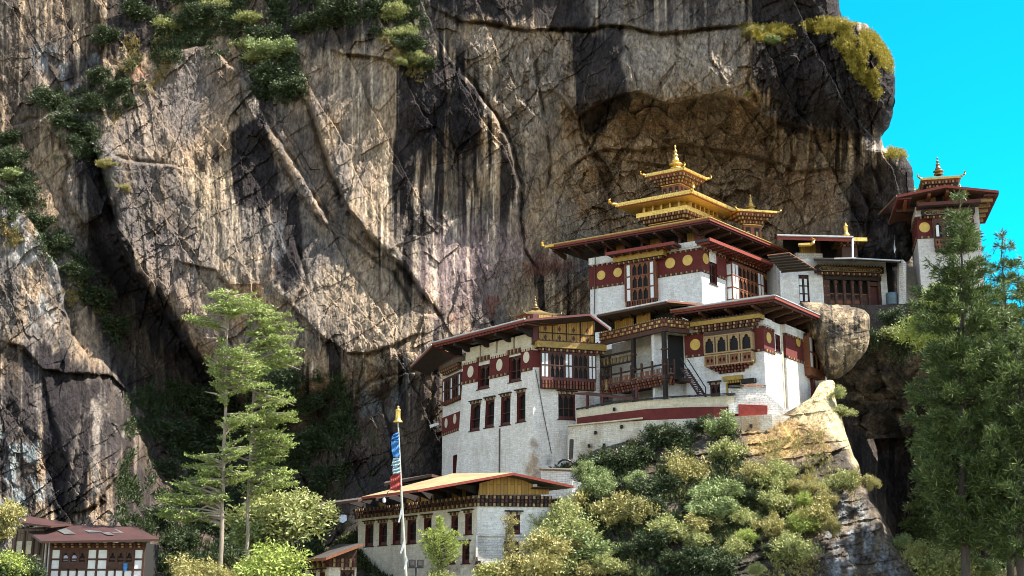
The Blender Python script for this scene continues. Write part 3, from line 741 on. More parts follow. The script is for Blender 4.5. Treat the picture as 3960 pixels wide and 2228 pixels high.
def block(name, fl, fr, sl, sr, z0, z1, hl, hr, parent, m='whitewash', mr='red_wash', depth=.4):
    """two seen wall faces with window holes, closed behind and on top"""
    mb = MB()
    wall_grid(mb, fl, 0, sl, z0, z1, hl, depth, m, mr); wall_grid(mb, fr, 0, sr, z0, z1, hr, depth, m, mr)
    def c(z): return fl.w(sl, z), fr.w(sr, z), fr.w(sr, z) + (fl.w(sl, z) - fl.w(0, z))
    for a, b in ((0, 2), (1, 2)):
        p, q = c(z0), c(z1)
        mb.face([p[a], p[b], q[b], q[a]], m)
    q = c(z1); mb.face([fl.w(0, z1), q[0], q[2], q[1]], m)
    return mb.build(name, parent)
def dentils(mb, f, s0, s1, z0, z1, o0, o1, pitch=.3, ms=('maroon_wood', 'pale_carving'), base='brown_wood'):
    mb.box(f, s0, s1, z0, z1, o0 - .05, o0, base)
    n = max(2, int((s1 - s0) / pitch)); p = (s1 - s0) / n
    for i in range(n): mb.box(f, s0 + (i + .2) * p, s0 + (i + .75) * p, z0 + .02, z1 - .02, o0, o1, ms[i % len(ms)])
def spikes(mb, f, s0, s1, z, o, m='dark_wood', pitch=.34):
    n = max(2, int((s1 - s0) / pitch)); p = (s1 - s0) / n
    for i in range(n): mb.box(f, s0 + (i + .3) * p, s0 + (i + .62) * p, z, z + .12, o - .16, o - .05, m)
def glyph_row(mb, f, s0, s1, z0, z1, o, m='pale_carving'):
    """a row of hanging carved letters: headline with stems, bows and vowel strokes"""
    h = z1 - z0; p = h * .62; n = max(1, int((s1 - s0) / p)); p = (s1 - s0) / n; r = random.Random(int(abs(s1) * 97) + n)
    for i in range(n):
        a = s0 + i * p; t = .028
        mb.box(f, a + .1 * p, a + .85 * p, z1 - h * .22, z1 - h * .12, o, o + t, m)
        k = r.randrange(5)
        mb.box(f, a + .62 * p, a + .8 * p, z0 + h * (.05 if k < 3 else .3), z1 - h * .2, o, o + t, m)
        if k in (0, 2, 4): mb.box(f, a + .15 * p, a + .3 * p, z0 + h * .35, z1 - h * .2, o, o + t, m)
        if k in (1, 2): mb.box(f, a + .15 * p, a + .62 * p, z0 + h * .32, z0 + h * .45, o, o + t, m)
        if k == 3: mb.box(f, a + .2 * p, a + .6 * p, z0 + h * .05, z0 + h * .17, o, o + t, m)
        if k == 4: mb.box(f, a + .2 * p, a + .5 * p, z1 - h * .06, z1 + h * .04, o, o + t, m)
def cornice(f, s0, s1, z0, z1, o, parent, face='yellow_paint', drops=2, dh=.26, glyph=False, side=True, inset=.25):
    """painted board with a row of pegs on top and stepped rows of bracket ends below, as a part"""
    mb = MB()
    mb.box(f, s0, s1, z0, z1, -.1, o, 'dark_wood')
    mb.box(f, s0 - .02, s1 + .02, z0 + .04, z1 - .04, -.1, o + .05, face)
    mb.box(f, s0 - .05, s1 + .05, z1 - .03, z1 + .05, -.1, o + .1, 'brown_wood')
    spikes(mb, f, s0, s1, z1 + .05, o + .1, 'brown_wood')
    if glyph:
        mb.box(f, s0 + .5, s1 - .5, z0 + .09, z0 + .13, o + .05, o + .09, 'pale_carving')
        mb.box(f, s0 + .5, s1 - .5, z1 - .13, z1 - .09, o + .05, o + .09, 'pale_carving')
        for e, q in ((s0 + .5, -1), (s1 - .5, 1)):
            zc_ = (z0 + z1) / 2
            mb.poly(f, [(e, z0 + .09), (e + q * .32, zc_), (e, z1 - .09), (e - q * .05, z1 - .13), (e + q * .24, zc_), (e - q * .05, z0 + .13)], o + .05, o + .09, 'pale_carving')
        glyph_row(mb, f, s0 + .6, s1 - .6, z0 + .16, z1 - .16, o + .05)
    z = z0
    for k in range(drops):
        oo = o - (k + .4) * o / (drops + 1) * .9
        dentils(mb, f, s0 + inset * (k + .5), s1 - inset * (k + .5), z - dh, z - .01, oo * .8, oo + .12, .3)
        z -= dh
    return mb.build('cornice', parent)
def arch_pts(s0, s1, z0, z1):
    """spandrel outline above a trefoil-headed opening"""
    w = s1 - s0; h = z1 - z0; c = (s0 + s1) / 2
    return [(s0, z1), (s0, z0), (s0 + .10 * w, z0), (s0 + .06 * w, z0 + .35 * h), (s0 + .26 * w, z0 + .42 * h), (s0 + .30 * w, z0 + .72 * h), (c, z0 + .9 * h),
            (s1 - .30 * w, z0 + .72 * h), (s1 - .26 * w, z0 + .42 * h), (s1 - .06 * w, z0 + .35 * h), (s1 - .10 * w, z0), (s1, z0), (s1, z1)]
def rabsel(f, s0, s1, z0, z1, out, rows, parent, body='brown_wood', trim='maroon_wood', bar=.09, name='bay_window', panel='white_panel', flip=False, label=None):
    """projecting timber bay. rows from the top: (height, cells) ; cell W white panel, A arched opening, D plain opening, L lattice, C corbel, B board"""
    fr, pane, pan = MB(), MB(), MB()
    tot = sum(r[0] for r in rows); z = z1
    fr.box(f, s0 + .03, s1 - .03, z0 + .02, z1 - .02, -.35, out - .14, 'dark_wood')
    for rh, cells in rows:
        h = (z1 - z0) * rh / tot; za, zb = z - h, z; z = za
        if cells in ('C', 'B'):
            if cells == 'B': fr.box(f, s0, s1, za, zb, -.1, out + .02, trim); continue
            dentils(fr, f, s0, s1, za, zb, out - .12, out + .1, .3, (trim, 'orange_wood'), body); continue
        wd = {'W': .62, 'A': .8, 'D': .8, 'L': .8, 'P': .22}
        ws = [wd[c] for c in cells]; k = (s1 - s0) / sum(ws); a = s0
        fr.box(f, s0, s1, zb - bar / 2, zb + bar / 2, -.1, out + .03, body)
        for c, w in zip(cells, ws):
            b_ = a + w * k
            fr.box(f, a - bar / 2, a + bar / 2, za, zb, -.1, out + .02, body)
            i0, i1, j0, j1 = a + bar / 2, b_ - bar / 2, za + bar / 2, zb - bar / 2
            if c == 'W': pan.box(f, i0 + .02, i1 - .02, j0 + .03, j1 - .03, out - .1, out - .02, panel)
            elif c == 'P': fr.box(f, i0, i1, j0, j1, 0, out, trim)
            else:
                pane.face([f.w(i0, j0, out - .135), f.w(i1, j0, out - .135), f.w(i1, j1, out - .135), f.w(i0, j1, out - .135)], 'pane')
                if c == 'A': fr.poly(f, arch_pts(i0, i1, j0 + .58 * (j1 - j0), j1), out - .1, out - .02, body)
                if c == 'L':
                    for t_ in range(2):
                        c0 = i0 + (i1 - i0) * (.27 + .46 * t_); cz = (j0 + j1) / 2; w_, h_ = (i1 - i0) * .16, (j1 - j0) * .3
                        q = [(c0 - w_, cz), (c0, cz - h_), (c0 + w_, cz), (c0, cz + h_)]
                        x0, x1 = i0 + (i1 - i0) * .5 * t_, i0 + (i1 - i0) * .5 * (t_ + 1)
                        for (d0, d1), (e0, e1) in zip(q, q[1:] + q[:1]):
                            m0 = (x0 if (d0 + e0) / 2 < c0 else x1, j0 if (d1 + e1) / 2 < cz else j1)
                            fr.poly(f, [(d0, d1), (e0, e1), m0], out - .12, out - .04, 'orange_wood')
                        for sx0, sx1, sz0, sz1 in ((x0, c0 - w_, j0, j1), (c0 + w_, x1, j0, j1)): pass
                        fr.poly(f, [(x0, j0), (c0, cz - h_), (x1, j0)], out - .121, out - .041, 'orange_wood'); fr.poly(f, [(x0, j1), (c0, cz + h_), (x1, j1)], out - .121, out - .041, 'orange_wood')
                        fr.poly(f, [(x0, j0), (c0 - w_, cz), (x0, j1)], out - .122, out - .042, 'orange_wood'); fr.poly(f, [(x1, j0), (c0 + w_, cz), (x1, j1)], out - .122, out - .042, 'orange_wood')
            a = b_
        fr.box(f, s1 - bar / 2, s1 + bar / 2, za, zb, -.1, out + .02, body)
        fr.box(f, s0, s1, za - bar / 2, za + bar / 2, -.1, out + .025, body)
    w = fr.build(name, parent, label=label)
    if pane.v: pane.build('pane', w)
    if pan.v: pan.build('panel', w)
    return w
def slit(f, hole, parent, depth=.4, lintel=True, frame='maroon_wood', cols=2, over=.18):
    """window set back in a wall hole, with a dentilled lintel board above and a sill"""
    a, b, c, d = hole; fr = MB()
    t = .09
    fr.box(f, a, a + t, c, d, -depth, -.16, frame); fr.box(f, b - t, b, c, d, -depth, -.16, frame)
    fr.box(f, a, b, d - t, d, -depth, -.15, frame); fr.box(f, a, b, c, c + .3, -depth, -.17, frame)
    fr.box(f, a, b, c + (d - c) * .42, c + (d - c) * .42 + .06, -depth, -.2, 'brown_wood')
    for k in range(1, cols): fr.box(f, a + (b - a) * k / cols - .04, a + (b - a) * k / cols + .04, c, d, -depth, -.19, 'brown_wood')
    for k in range(cols):
        x0, x1 = a + (b - a) * k / cols, a + (b - a) * (k + 1) / cols
        fr.poly(f, arch_pts(x0 + .04, x1 - .04, d - .5, d - .1), -depth + .05, -.22, 'brown_wood')
    fr.box(f, a - .12, b + .12, c - .08, c, -.2, .1, 'dark_wood')
    w = fr.build('window', parent)
    p = MB(); p.face([f.w(a, c, -depth + .02), f.w(b, c, -depth + .02), f.w(b, d, -depth + .02), f.w(a, d, -depth + .02)], 'pane'); p.build('pane', w)
    if lintel:
        l = MB(); l.box(f, a - over, b + over, d + .22, d + .32, -.1, .24, 'dark_wood')
        n = max(3, int((b - a + over) / .24)); p_ = (b - a + over) / n
        for i in range(n): l.box(f, a - over / 2 + (i + .2) * p_, a - over / 2 + (i + .78) * p_, d + .02, d + .22, -.1, .15, 'brown_wood' if i % 2 else 'pale_carving')
        l.build('lintel', w)
    return w
def disc(f, p, rz, parent, m='disc_gold', o=.05, rs=None):
    s, z = f.sz(p); rs = rs or rz
    mb = MB(); mb.poly(f, [(s + rs * math.cos(t * math.pi / 14), z + rz * math.sin(t * math.pi / 14)) for t in range(28)], o - .02, o + .05, m)
    mb.poly(f, [(s + rs * 1.1 * math.cos(t * math.pi / 14), z + rz * 1.1 * math.sin(t * math.pi / 14)) for t in range(28)], o - .03, o + .02, 'maroon_wood')
    return mb.build('roundel', parent)
def slab(top, th, m_top, m_side, m_under, mb):
    top = [Vector(p) for p in top]; bot = [p - Vector((0, 0, th)) for p in top]
    n = len(top); mb.face(top, m_top); mb.face(bot[::-1], m_under)
    for k in range(n):
        l = (k + 1) % n; mb.face([top[k], top[l], bot[l], bot[k]], m_side)
def eave_corner(fl, fr, ov):
    n1, n2 = fl.n, fr.n
    k = ov / (1 + n1.dot(n2)); return fl.O + (n1 + n2) * k
def hip(fl, fr, ov, pc, pl, pr, parent, rise=1.6, th=.3, top='dark_tin', side='eave_red', under='soffit', edge='tin_gutter', brackets=True, name='roof', plumb=1.0, back=(6, 6), gutter=.08):
    """roof over a corner: near eave corner seen at pc, eave ends at pl (left) and pr (right)"""
    Q = eave_corner(fl, fr, ov); z = Q.y * zr(pc[1])
    L = Face((Q.x, Q.y), fl.d, fl.n); Rr = Face((Q.x, Q.y), fr.d, fr.n)
    sl = L.sz(pl)[0]; sr = Rr.sz(pr)[0]
    c0 = L.w(0, z); c1 = L.w(sl, z); c3 = Rr.w(sr, z); c2 = c1 + (c3 - c0)
    m0 = (c0 + c2) / 2; q = .35
    ap = [m0 + (p - m0) * q + Vector((0, 0, rise)) for p in (c0, c1, c2, c3)]
    mb = MB(); lo = [p - Vector((0, 0, th)) for p in (c0, c1, c2, c3)]; hi = [c0, c1, c2, c3]
    for k in range(4):
        l = (k + 1) % 4
        mb.face([hi[k], hi[l], lo[l], lo[k]], side); mb.face([hi[k], hi[l], ap[l], ap[k]], top)
    mb.face(ap, top); mb.face(lo[::-1], under)
    for f, s in ((L, sl), (Rr, sr)):                       # a second, set-back fascia board and rafter ends
        mb.box(f, .25, s - .25, z - th - .16, z - th, -.34, -.22, 'maroon_wood')
        n = int(s / .55)
        for i in range(n): mb.box(f, .3 + i * .55, .3 + i * .55 + .16, z - th - .13, z - th - .003, -ov + .2, -.36, 'brown_wood')
    r = mb.build(name, parent)
    g = MB(); g.tube([c1, c0], gutter, edge); g.tube([c0 + Vector((.0, 0, .01)), c3], gutter * .9, edge); g.build('gutter', r)
    if brackets:
        b = MB()
        for f, s in ((fl, sl), (fr, sr)):
            n = max(2, int((s - ov) / 2.1))
            for i in range(n + 1):
                a = .1 + (s - ov - .2) * i / n
                b.poly(Face((f.w(a, 0).x, f.w(a, 0).y), f.n, f.d), [(-.5, z - th - .16), (-.5, z - th - .75), (.5, z - th - .6), (ov * .55, z - th - .42), (ov - .35, z - th - .36), (ov - .35, z - th - .16)], -.12, .12, 'brown_wood')
        b.build('bracket', r)
    return r, z, sl, sr, L, Rr
def attic(fl, fr, sl, sr, z0, z1, parent, inset=.7, planks_='yellow_planks'):
    mb = MB()
    for f, s in ((fl, sl), (fr, sr)):
        mb.box(f, inset * 1.4, s, z0, z1, -inset - .2, -inset, 'void')
        n = max(2, int(s / 2.2)); p = s / n
        for i in range(n):
            if i % 2 == 0: mb.box(f, i * p + .5, i * p + p * .8, z0, z1, -inset, -inset + .06, planks_)
            mb.box(f, i * p + .1, i * p + .4, z0, z1, -inset - .1, -.1, 'maroon_wood')
    return mb.build('attic', parent)
def tip(p, d, parent, m='gold', s=1.):
    """upturned roof-corner ornament"""
    d = Vector((d[0], d[1], 0)).normalized(); p = Vector(p)
    mb = MB(); mb.tube([p - d * .5 * s, p + d * .25 * s, p + d * .5 * s + Vector((0, 0, .12 * s)), p + d * .55 * s + Vector((0, 0, .36 * s)), p + d * .42 * s + Vector((0, 0, .52 * s))],
                       [.12 * s, .13 * s, .14 * s, .12 * s, .05 * s], m)
    return mb.build('roof_ornament', parent)
PINN = [(.30, 0), (.52, .02), (.50, .10), (.26, .14), (.22, .22), (.40, .27), (.56, .36), (.56, .44), (.30, .52), (.26, .60), (.34, .66), (.30, .78), (.20, 1.02), (.15, 1.10), (.24, 1.14), (.24, 1.22), (.12, 1.28), (.11, 1.45), (.17, 1.50), (.16, 1.58), (.06, 1.66), (.05, 1.84), (.10, 1.90), (.07, 2.0), (.01, 2.12)]
BELL = [(.52, 0), (.50, .06), (.34, .22), (.27, .4), (.27, 1.15), (.30, 1.2), (.22, 1.32), (.10, 1.36), (.10, 1.45), (.15, 1.52), (.10, 1.6), (.02, 1.66)]
def pinnacle(p, h, parent, m='gold', prof=PINN, wk=1., name='pinnacle'):
    k = h / prof[-1][1]; mb = MB(); mb.lathe(p, [(r * k * wk, z * k) for r, z in prof], m); return mb.build(name, parent, smooth=True)
def tiers(parent, Y, pc, pl, pr, aL, aR, steps, roof=True, rise=.8, th=.28, m='gold', wood='orange_wood', body=1., name='golden_lantern', orn=.9, under_o=.9):
    """pagoda stage: overhanging gilt roof seen at eave corner pc, ends pl and pr; under it boxes (inset, drop, kind)"""
    fl, fr = corner(pc, Y, aL, aR); z = Y * zr(pc[1])
    sl, sr = fl.sz(pl)[0], fr.sz(pr)[0]
    rf = MB()
    def ring(i, zz): 
        a = fl.d * i + fr.d * i
        c = [fl.O + a, fl.O + fl.d * (sl - i) + fr.d * i, fl.O + fl.d * (sl - i) + fr.d * (sr - i), fl.O + fl.d * i + fr.d * (sr - i)]
        return [Vector((q.x, q.y, zz)) for q in c]
    r0, r1 = ring(0, z), ring(0, z - th); r2 = ring(.16, z - th - .12)
    cx = sum(ring(0, z), Vector()) / 4
    n_up = 5; prev = r0
    for k in range(1, n_up + 1):
        q = k / n_up; cur = [p.lerp(cx, q * .93) + Vector((0, 0, rise * (q ** 1.7))) for p in r0]
        for j in range(4): rf.face([prev[j], prev[(j + 1) % 4], cur[(j + 1) % 4], cur[j]], m)
        prev = cur
    rf.face(prev, m)
    for j in range(4):
        rf.face([r0[j], r0[(j + 1) % 4], r1[(j + 1) % 4], r1[j]], m)
    rf.face(r1[::-1], 'old_gold'); rf.prism(r2, ring(.16, z - th - .004), 'old_gold', mside='eave_red')
    # rows of small bosses along the gilt eave
    for f, s in ((fl, sl), (fr, sr)):
        n = int(s / .26); p = s / n
        for i in range(n): rf.box(f, (i + .15) * p, (i + .85) * p, z - th * .95, z - th * .45, .0, .05, m)
    root = rf.build(name, parent)
    zz = z - th - .12
    for inset, drop, kind in steps:
        mb = MB(); a, b_ = ring(inset, zz - drop), ring(inset, zz)
        mb.prism(a, b_, {'dent': 'brown_wood', 'gold': m, 'body': wood, 'dark': 'dark_wood', 'red': 'yellow_paint'}[kind])
        fl2 = Face(fl.O + (fl.d + fr.d) * inset, fl.d, fl.n); fr2 = Face(fl.O + (fl.d + fr.d) * inset, fr.d, fr.n)
        L2, R2 = sl - 2 * inset, sr - 2 * inset
        if kind == 'dent':
            for f, s in ((fl2, L2), (fr2, R2)):
                n = max(3, int(s / .34)); p = s / n
                for i in range(n): mb.box(f, (i + .2) * p, (i + .75) * p, zz - drop * .9, zz - drop * .1, -.05, .16, ('pale_carving', wood)[i % 2])
        if kind == 'body':
            for f, s in ((fl2, L2), (fr2, R2)):
                n = max(2, int(s / .7)); p = s / n
                for i in range(n):
                    mb.box(f, (i + .22) * p, (i + .78) * p, zz - drop * .85, zz - drop * .15, -.03, .015, 'dark_wood')
                    mb.box(f, (i + .38) * p, (i + .62) * p, zz - drop * .8, zz - drop * .35, -.03, .04, 'pale_carving')
                mb.box(f, -.05, s + .05, zz - .1, zz - .02, 0, .08, m)
        if kind == 'red':
            for f, s in ((fl2, L2), (fr2, R2)):
                n = max(2, int(s / .9)); p = s / n
                for i in range(n): mb.box(f, (i + .4) * p, (i + .6) * p, zz - drop, zz - .02, -.05, .5, 'old_gold')
        mb.build({'dent': 'bracket_row', 'gold': 'gilt_band', 'body': 'drum', 'dark': 'shadow_gap', 'red': 'rafter_band'}[kind], root)
        zz -= drop
    if orn:
        ctr = Vector((cx.x, cx.y))
        for q in r0: tip(q - Vector((0, 0, .1)), (Vector((q.x, q.y)) - ctr), root, m, orn)
    return root, Vector((cx.x, cx.y, z + rise)), zz
#PART4
# ------------------------------------------------------------------ golden-roofed temple (upper)
def golden_temple():
    Y = 133.
    fl, fr = corner(cA(1475, 1100), Y, 33, 50)
    T = thing('golden_roof_temple', 'white temple with maroon band, gold discs and tiered golden roofs, highest on the ledge', 'temple', (fl.O.x, fl.O.y, fl.sz(cA(1475, 1500))[1]))
    sl = fl.sz(cA(641, 1180))[0]; sr = fr.sz(cA(2072, 1150))[0]
    z0 = fl.sz(cA(1475, 1560))[1]; z1 = fl.sz(cA(1475, 828))[1]
    zb0, zb1 = fl.sz(cA(1475, 1045))[1], fl.sz(cA(1475, 900))[1]
    zl1 = fl.sz(cA(641, 965))[1]; lb0, lb1 = fl.sz(cA(650, 1180))[1], fl.sz(cA(650, 1035))[1]
    slit_h = fr.rc(cA(1530, 985), cA(1592, 1170)); s2 = fr.rc(cA(1985, 1095), cA(2050, 1275))
    block('wall', fl, fr, sl, sr, z0, max(z1, zl1) - .02, [], [slit_h, s2], T)
    mid = fl.sz(cA(1140, 1000))[0]
    mb = MB()
    mb.box(fl, 0, mid, z1 - .9 + .3, z1, -.05, .10, 'whitewash'); mb.box(fl, mid, sl + .1, zl1 - .75, zl1, -.05, .06, 'whitewash')
    rects(mb, fr, z1 - .6, z1, 'whitewash', -.1, fr.sz(cA(1605, 900))[0], [], -.05, .10)
    mb.build('coping', T)
    mb = MB()
    mb.box(fl, 0, mid, zb0, zb1, -.05, .04, 'red_wash'); mb.box(fl, mid, sl + .04, lb0, lb1, -.05, .04, 'red_wash')
    rects(mb, fr, zb0, zb1, 'red_wash', -.04, sr, [slit_h, s2], -.05, .04); mb.build('band', T)
    mb = MB()
    for f, a, b, zz, hs in ((fl, 0, mid, (zb0, zb1), ()), (fl, mid, sl + .06, (lb0, lb1), ()), (fr, -.05, slit_h[0], (zb0, zb1), ()), (fr, slit_h[1], sr, (zb0, zb1), ())):
        if b - a < .3: continue
        dentils(mb, f, a, b, zz[0] - .26, zz[0], .03, .14, .3); dentils(mb, f, a, b, zz[1], zz[1] + .26, .03, .16, .3)
    mb.build('dentil_row', T)
    for p in ((727, 1092), (850, 1071)): disc(fl, cA(*p), .52, T)
    for p in ((1242, 1001), (1372, 980)): disc(fl, cA(*p), .58, T)
    disc(fr, cA(1500, 968), .58, T); disc(fr, cA(1955, 1096), .55, T)
    # bays
    rows = [(.16, 'B'), (1, 'PWPAAAPWP'), (1, 'PWPAAAPWP'), (1, 'PWPAAAPWP'), (.4, 'C')]
    a, b, c, d = fl.rc(cA(905, 1040), cA(1140, 1285), .35)
    c = fl.sz(cA(1020, 1315), .4)[1]; d = fl.sz(cA(1020, 985), .4)[1]
    rabsel(fl, a, b, c, d, .55, rows, T, body='orange_wood', trim='brown_wood')
    s0, s1 = fl.sz(cA(1185, 930), 1.)[0], fl.sz(cA(815, 975), 1.)[0]
    q0, q1 = fl.sz(cA(1120, 950), 1.)[1], fl.sz(cA(1120, 903), 1.)[1]
    cornice(fl, s0, s1, q0, q1, .95, T, drops=1)
    a, b = fr.sz(cA(1690, 1100), .5)[0], fr.sz(cA(1925, 1150), .5)[0]
    c, d = fr.sz(cA(1725, 1300), .5)[1], fr.sz(cA(1725, 1000), .5)[1]
    rabsel(fr, a, b, c, d, .75, [(.14, 'B'), (1, 'WWAAAAAWW'), (1, 'WWAAAAAWW'), (1, 'WWAAAAAWW'), (.25, 'B')], T, body='orange_wood')
    # side of that bay, white panels facing the corner
    side = fr.at(a, 0); sf = Face(side.O, fr.n, -fr.d); pb = MB()
    for k in range(3): pb.box(sf, .1, .62, c + .25 + (d - c - .5) * k / 3 + .1, c + .25 + (d - c - .5) * (k + 1) / 3 - .1, -.02, .05, 'white_panel')
    pb.build('panel', T)
    s0, s1 = fr.sz(cA(1700, 920), 1.)[0], fr.sz(cA(1990, 980), 1.)[0]
    q0, q1 = fr.sz(cA(1735, 935), 1.)[1], fr.sz(cA(1735, 888), 1.)[1]
    cornice(fr, s0, s1, q0, q1, .95, T, drops=2, glyph=True, face='yellow_paint')
    slit(fr, slit_h, T, lintel=False); slit(fr, s2, T, lintel=False, cols=2)
    # drip stain and lightning cable
    cb = MB(); cb.tube([fl.w(*fl.sz(cA(683, 950)), .12), fl.w(*fl.sz(cA(676, 1380)), .12)], .05, 'grey_wood', 5); cb.build('cable', T)
    ea = z1 - .1
    r, z, el, er, L, Rr = hip(fl, fr, 2.6, cA(1520, 658), cA(330, 866), cA(2200, 893), T, rise=2.2, edge='old_gold', gutter=.1, side='eave_red', top='old_gold')
    attic(fl, fr, sl, sr, ea, z - .3, T)
    for p, dd in ((L.w(el, z - .12), fl.d), (Rr.w(er, z - .12), fr.d)):
        tip(p, dd, T, 'gold', 1.5)
    # smaller skirt roofs tucked under the main eave
    sk = MB()
    for f, p0, p1 in ((fl, cA(1270, 840), cA(760, 905)), (fr, cA(1530, 812), cA(2060, 925))):
        a, b = sorted((f.sz(p0, 1.9)[0], f.sz(p1, 1.9)[0])); zz = f.sz(p0, 1.9)[1]
        sk.box(f, a, b, zz - .26, zz, .2, 1.9, 'soffit'); sk.box(f, a - .03, b + .03, zz - .3, zz + .04, 1.9, 2.0, 'eave_red')
        n = int((b - a) / 1.0)
        for i in range(n): sk.box(f, a + .3 + i, a + .42 + i, zz - .45, zz - .26, .2, 1.7, 'eave_red')
    sk.build('skirt_roof', T)
    # corrugated lean-to over the far corner
    lt = MB(); Yl = 136
    pts = [P(*cA(1965, 938), Yl - 2.6), P(*cA(2130, 918), Yl - 2.4), P(*cA(2335, 1048), Yl + 1.6), P(*cA(2075, 1066), Yl + 1.2)]
    slab(pts, .1, 'dark_tin', 'orange_wood', 'soffit', lt)
    for i in range(7):
        k = (i + .5) / 7; lt.tube([pts[0].lerp(pts[3], k) - Vector((0, 0, .2)), pts[1].lerp(pts[2], k) - Vector((0, 0, .2))], .06, 'grey_wood', 5)
    lt.build('porch_roof', T)
    # golden stages
    tiers(T, 133.5, cA(1400, 448), cA(830, 548), cA(1770, 545), 33, 50,
          [(2.0, .55, 'red'), (1.55, .5, 'gold'), (1.7, .35, 'dent'), (2.05, .35, 'dent'), (2.5, 2.6, 'body')], rise=1.4, th=.42, orn=1.3)
    t2, ap, _ = tiers(T, 135.2, cA(1338, 278), cA(1050, 333), cA(1515, 340), 33, 50,
          [(.35, .28, 'dent'), (.65, .28, 'dent'), (.95, .28, 'dent'), (1.25, 2.2, 'body')], rise=1.0, th=.36, orn=.9)
    pinnacle(ap - Vector((0, 0, .25)), 2.9, t2)
    t3, ap, _ = tiers(T, 139., cA(1745, 592), cA(1650, 660), cA(2040, 594), 70, 12,
          [(.3, .3, 'dent'), (.7, .3, 'dent'), (1.1, .35, 'dent'), (1.3, 2.4, 'body')], rise=.5, th=.25, orn=.7)
    pinnacle(ap - Vector((0, 0, .1)), 1.9, t3, 'old_gold')
golden_temple()

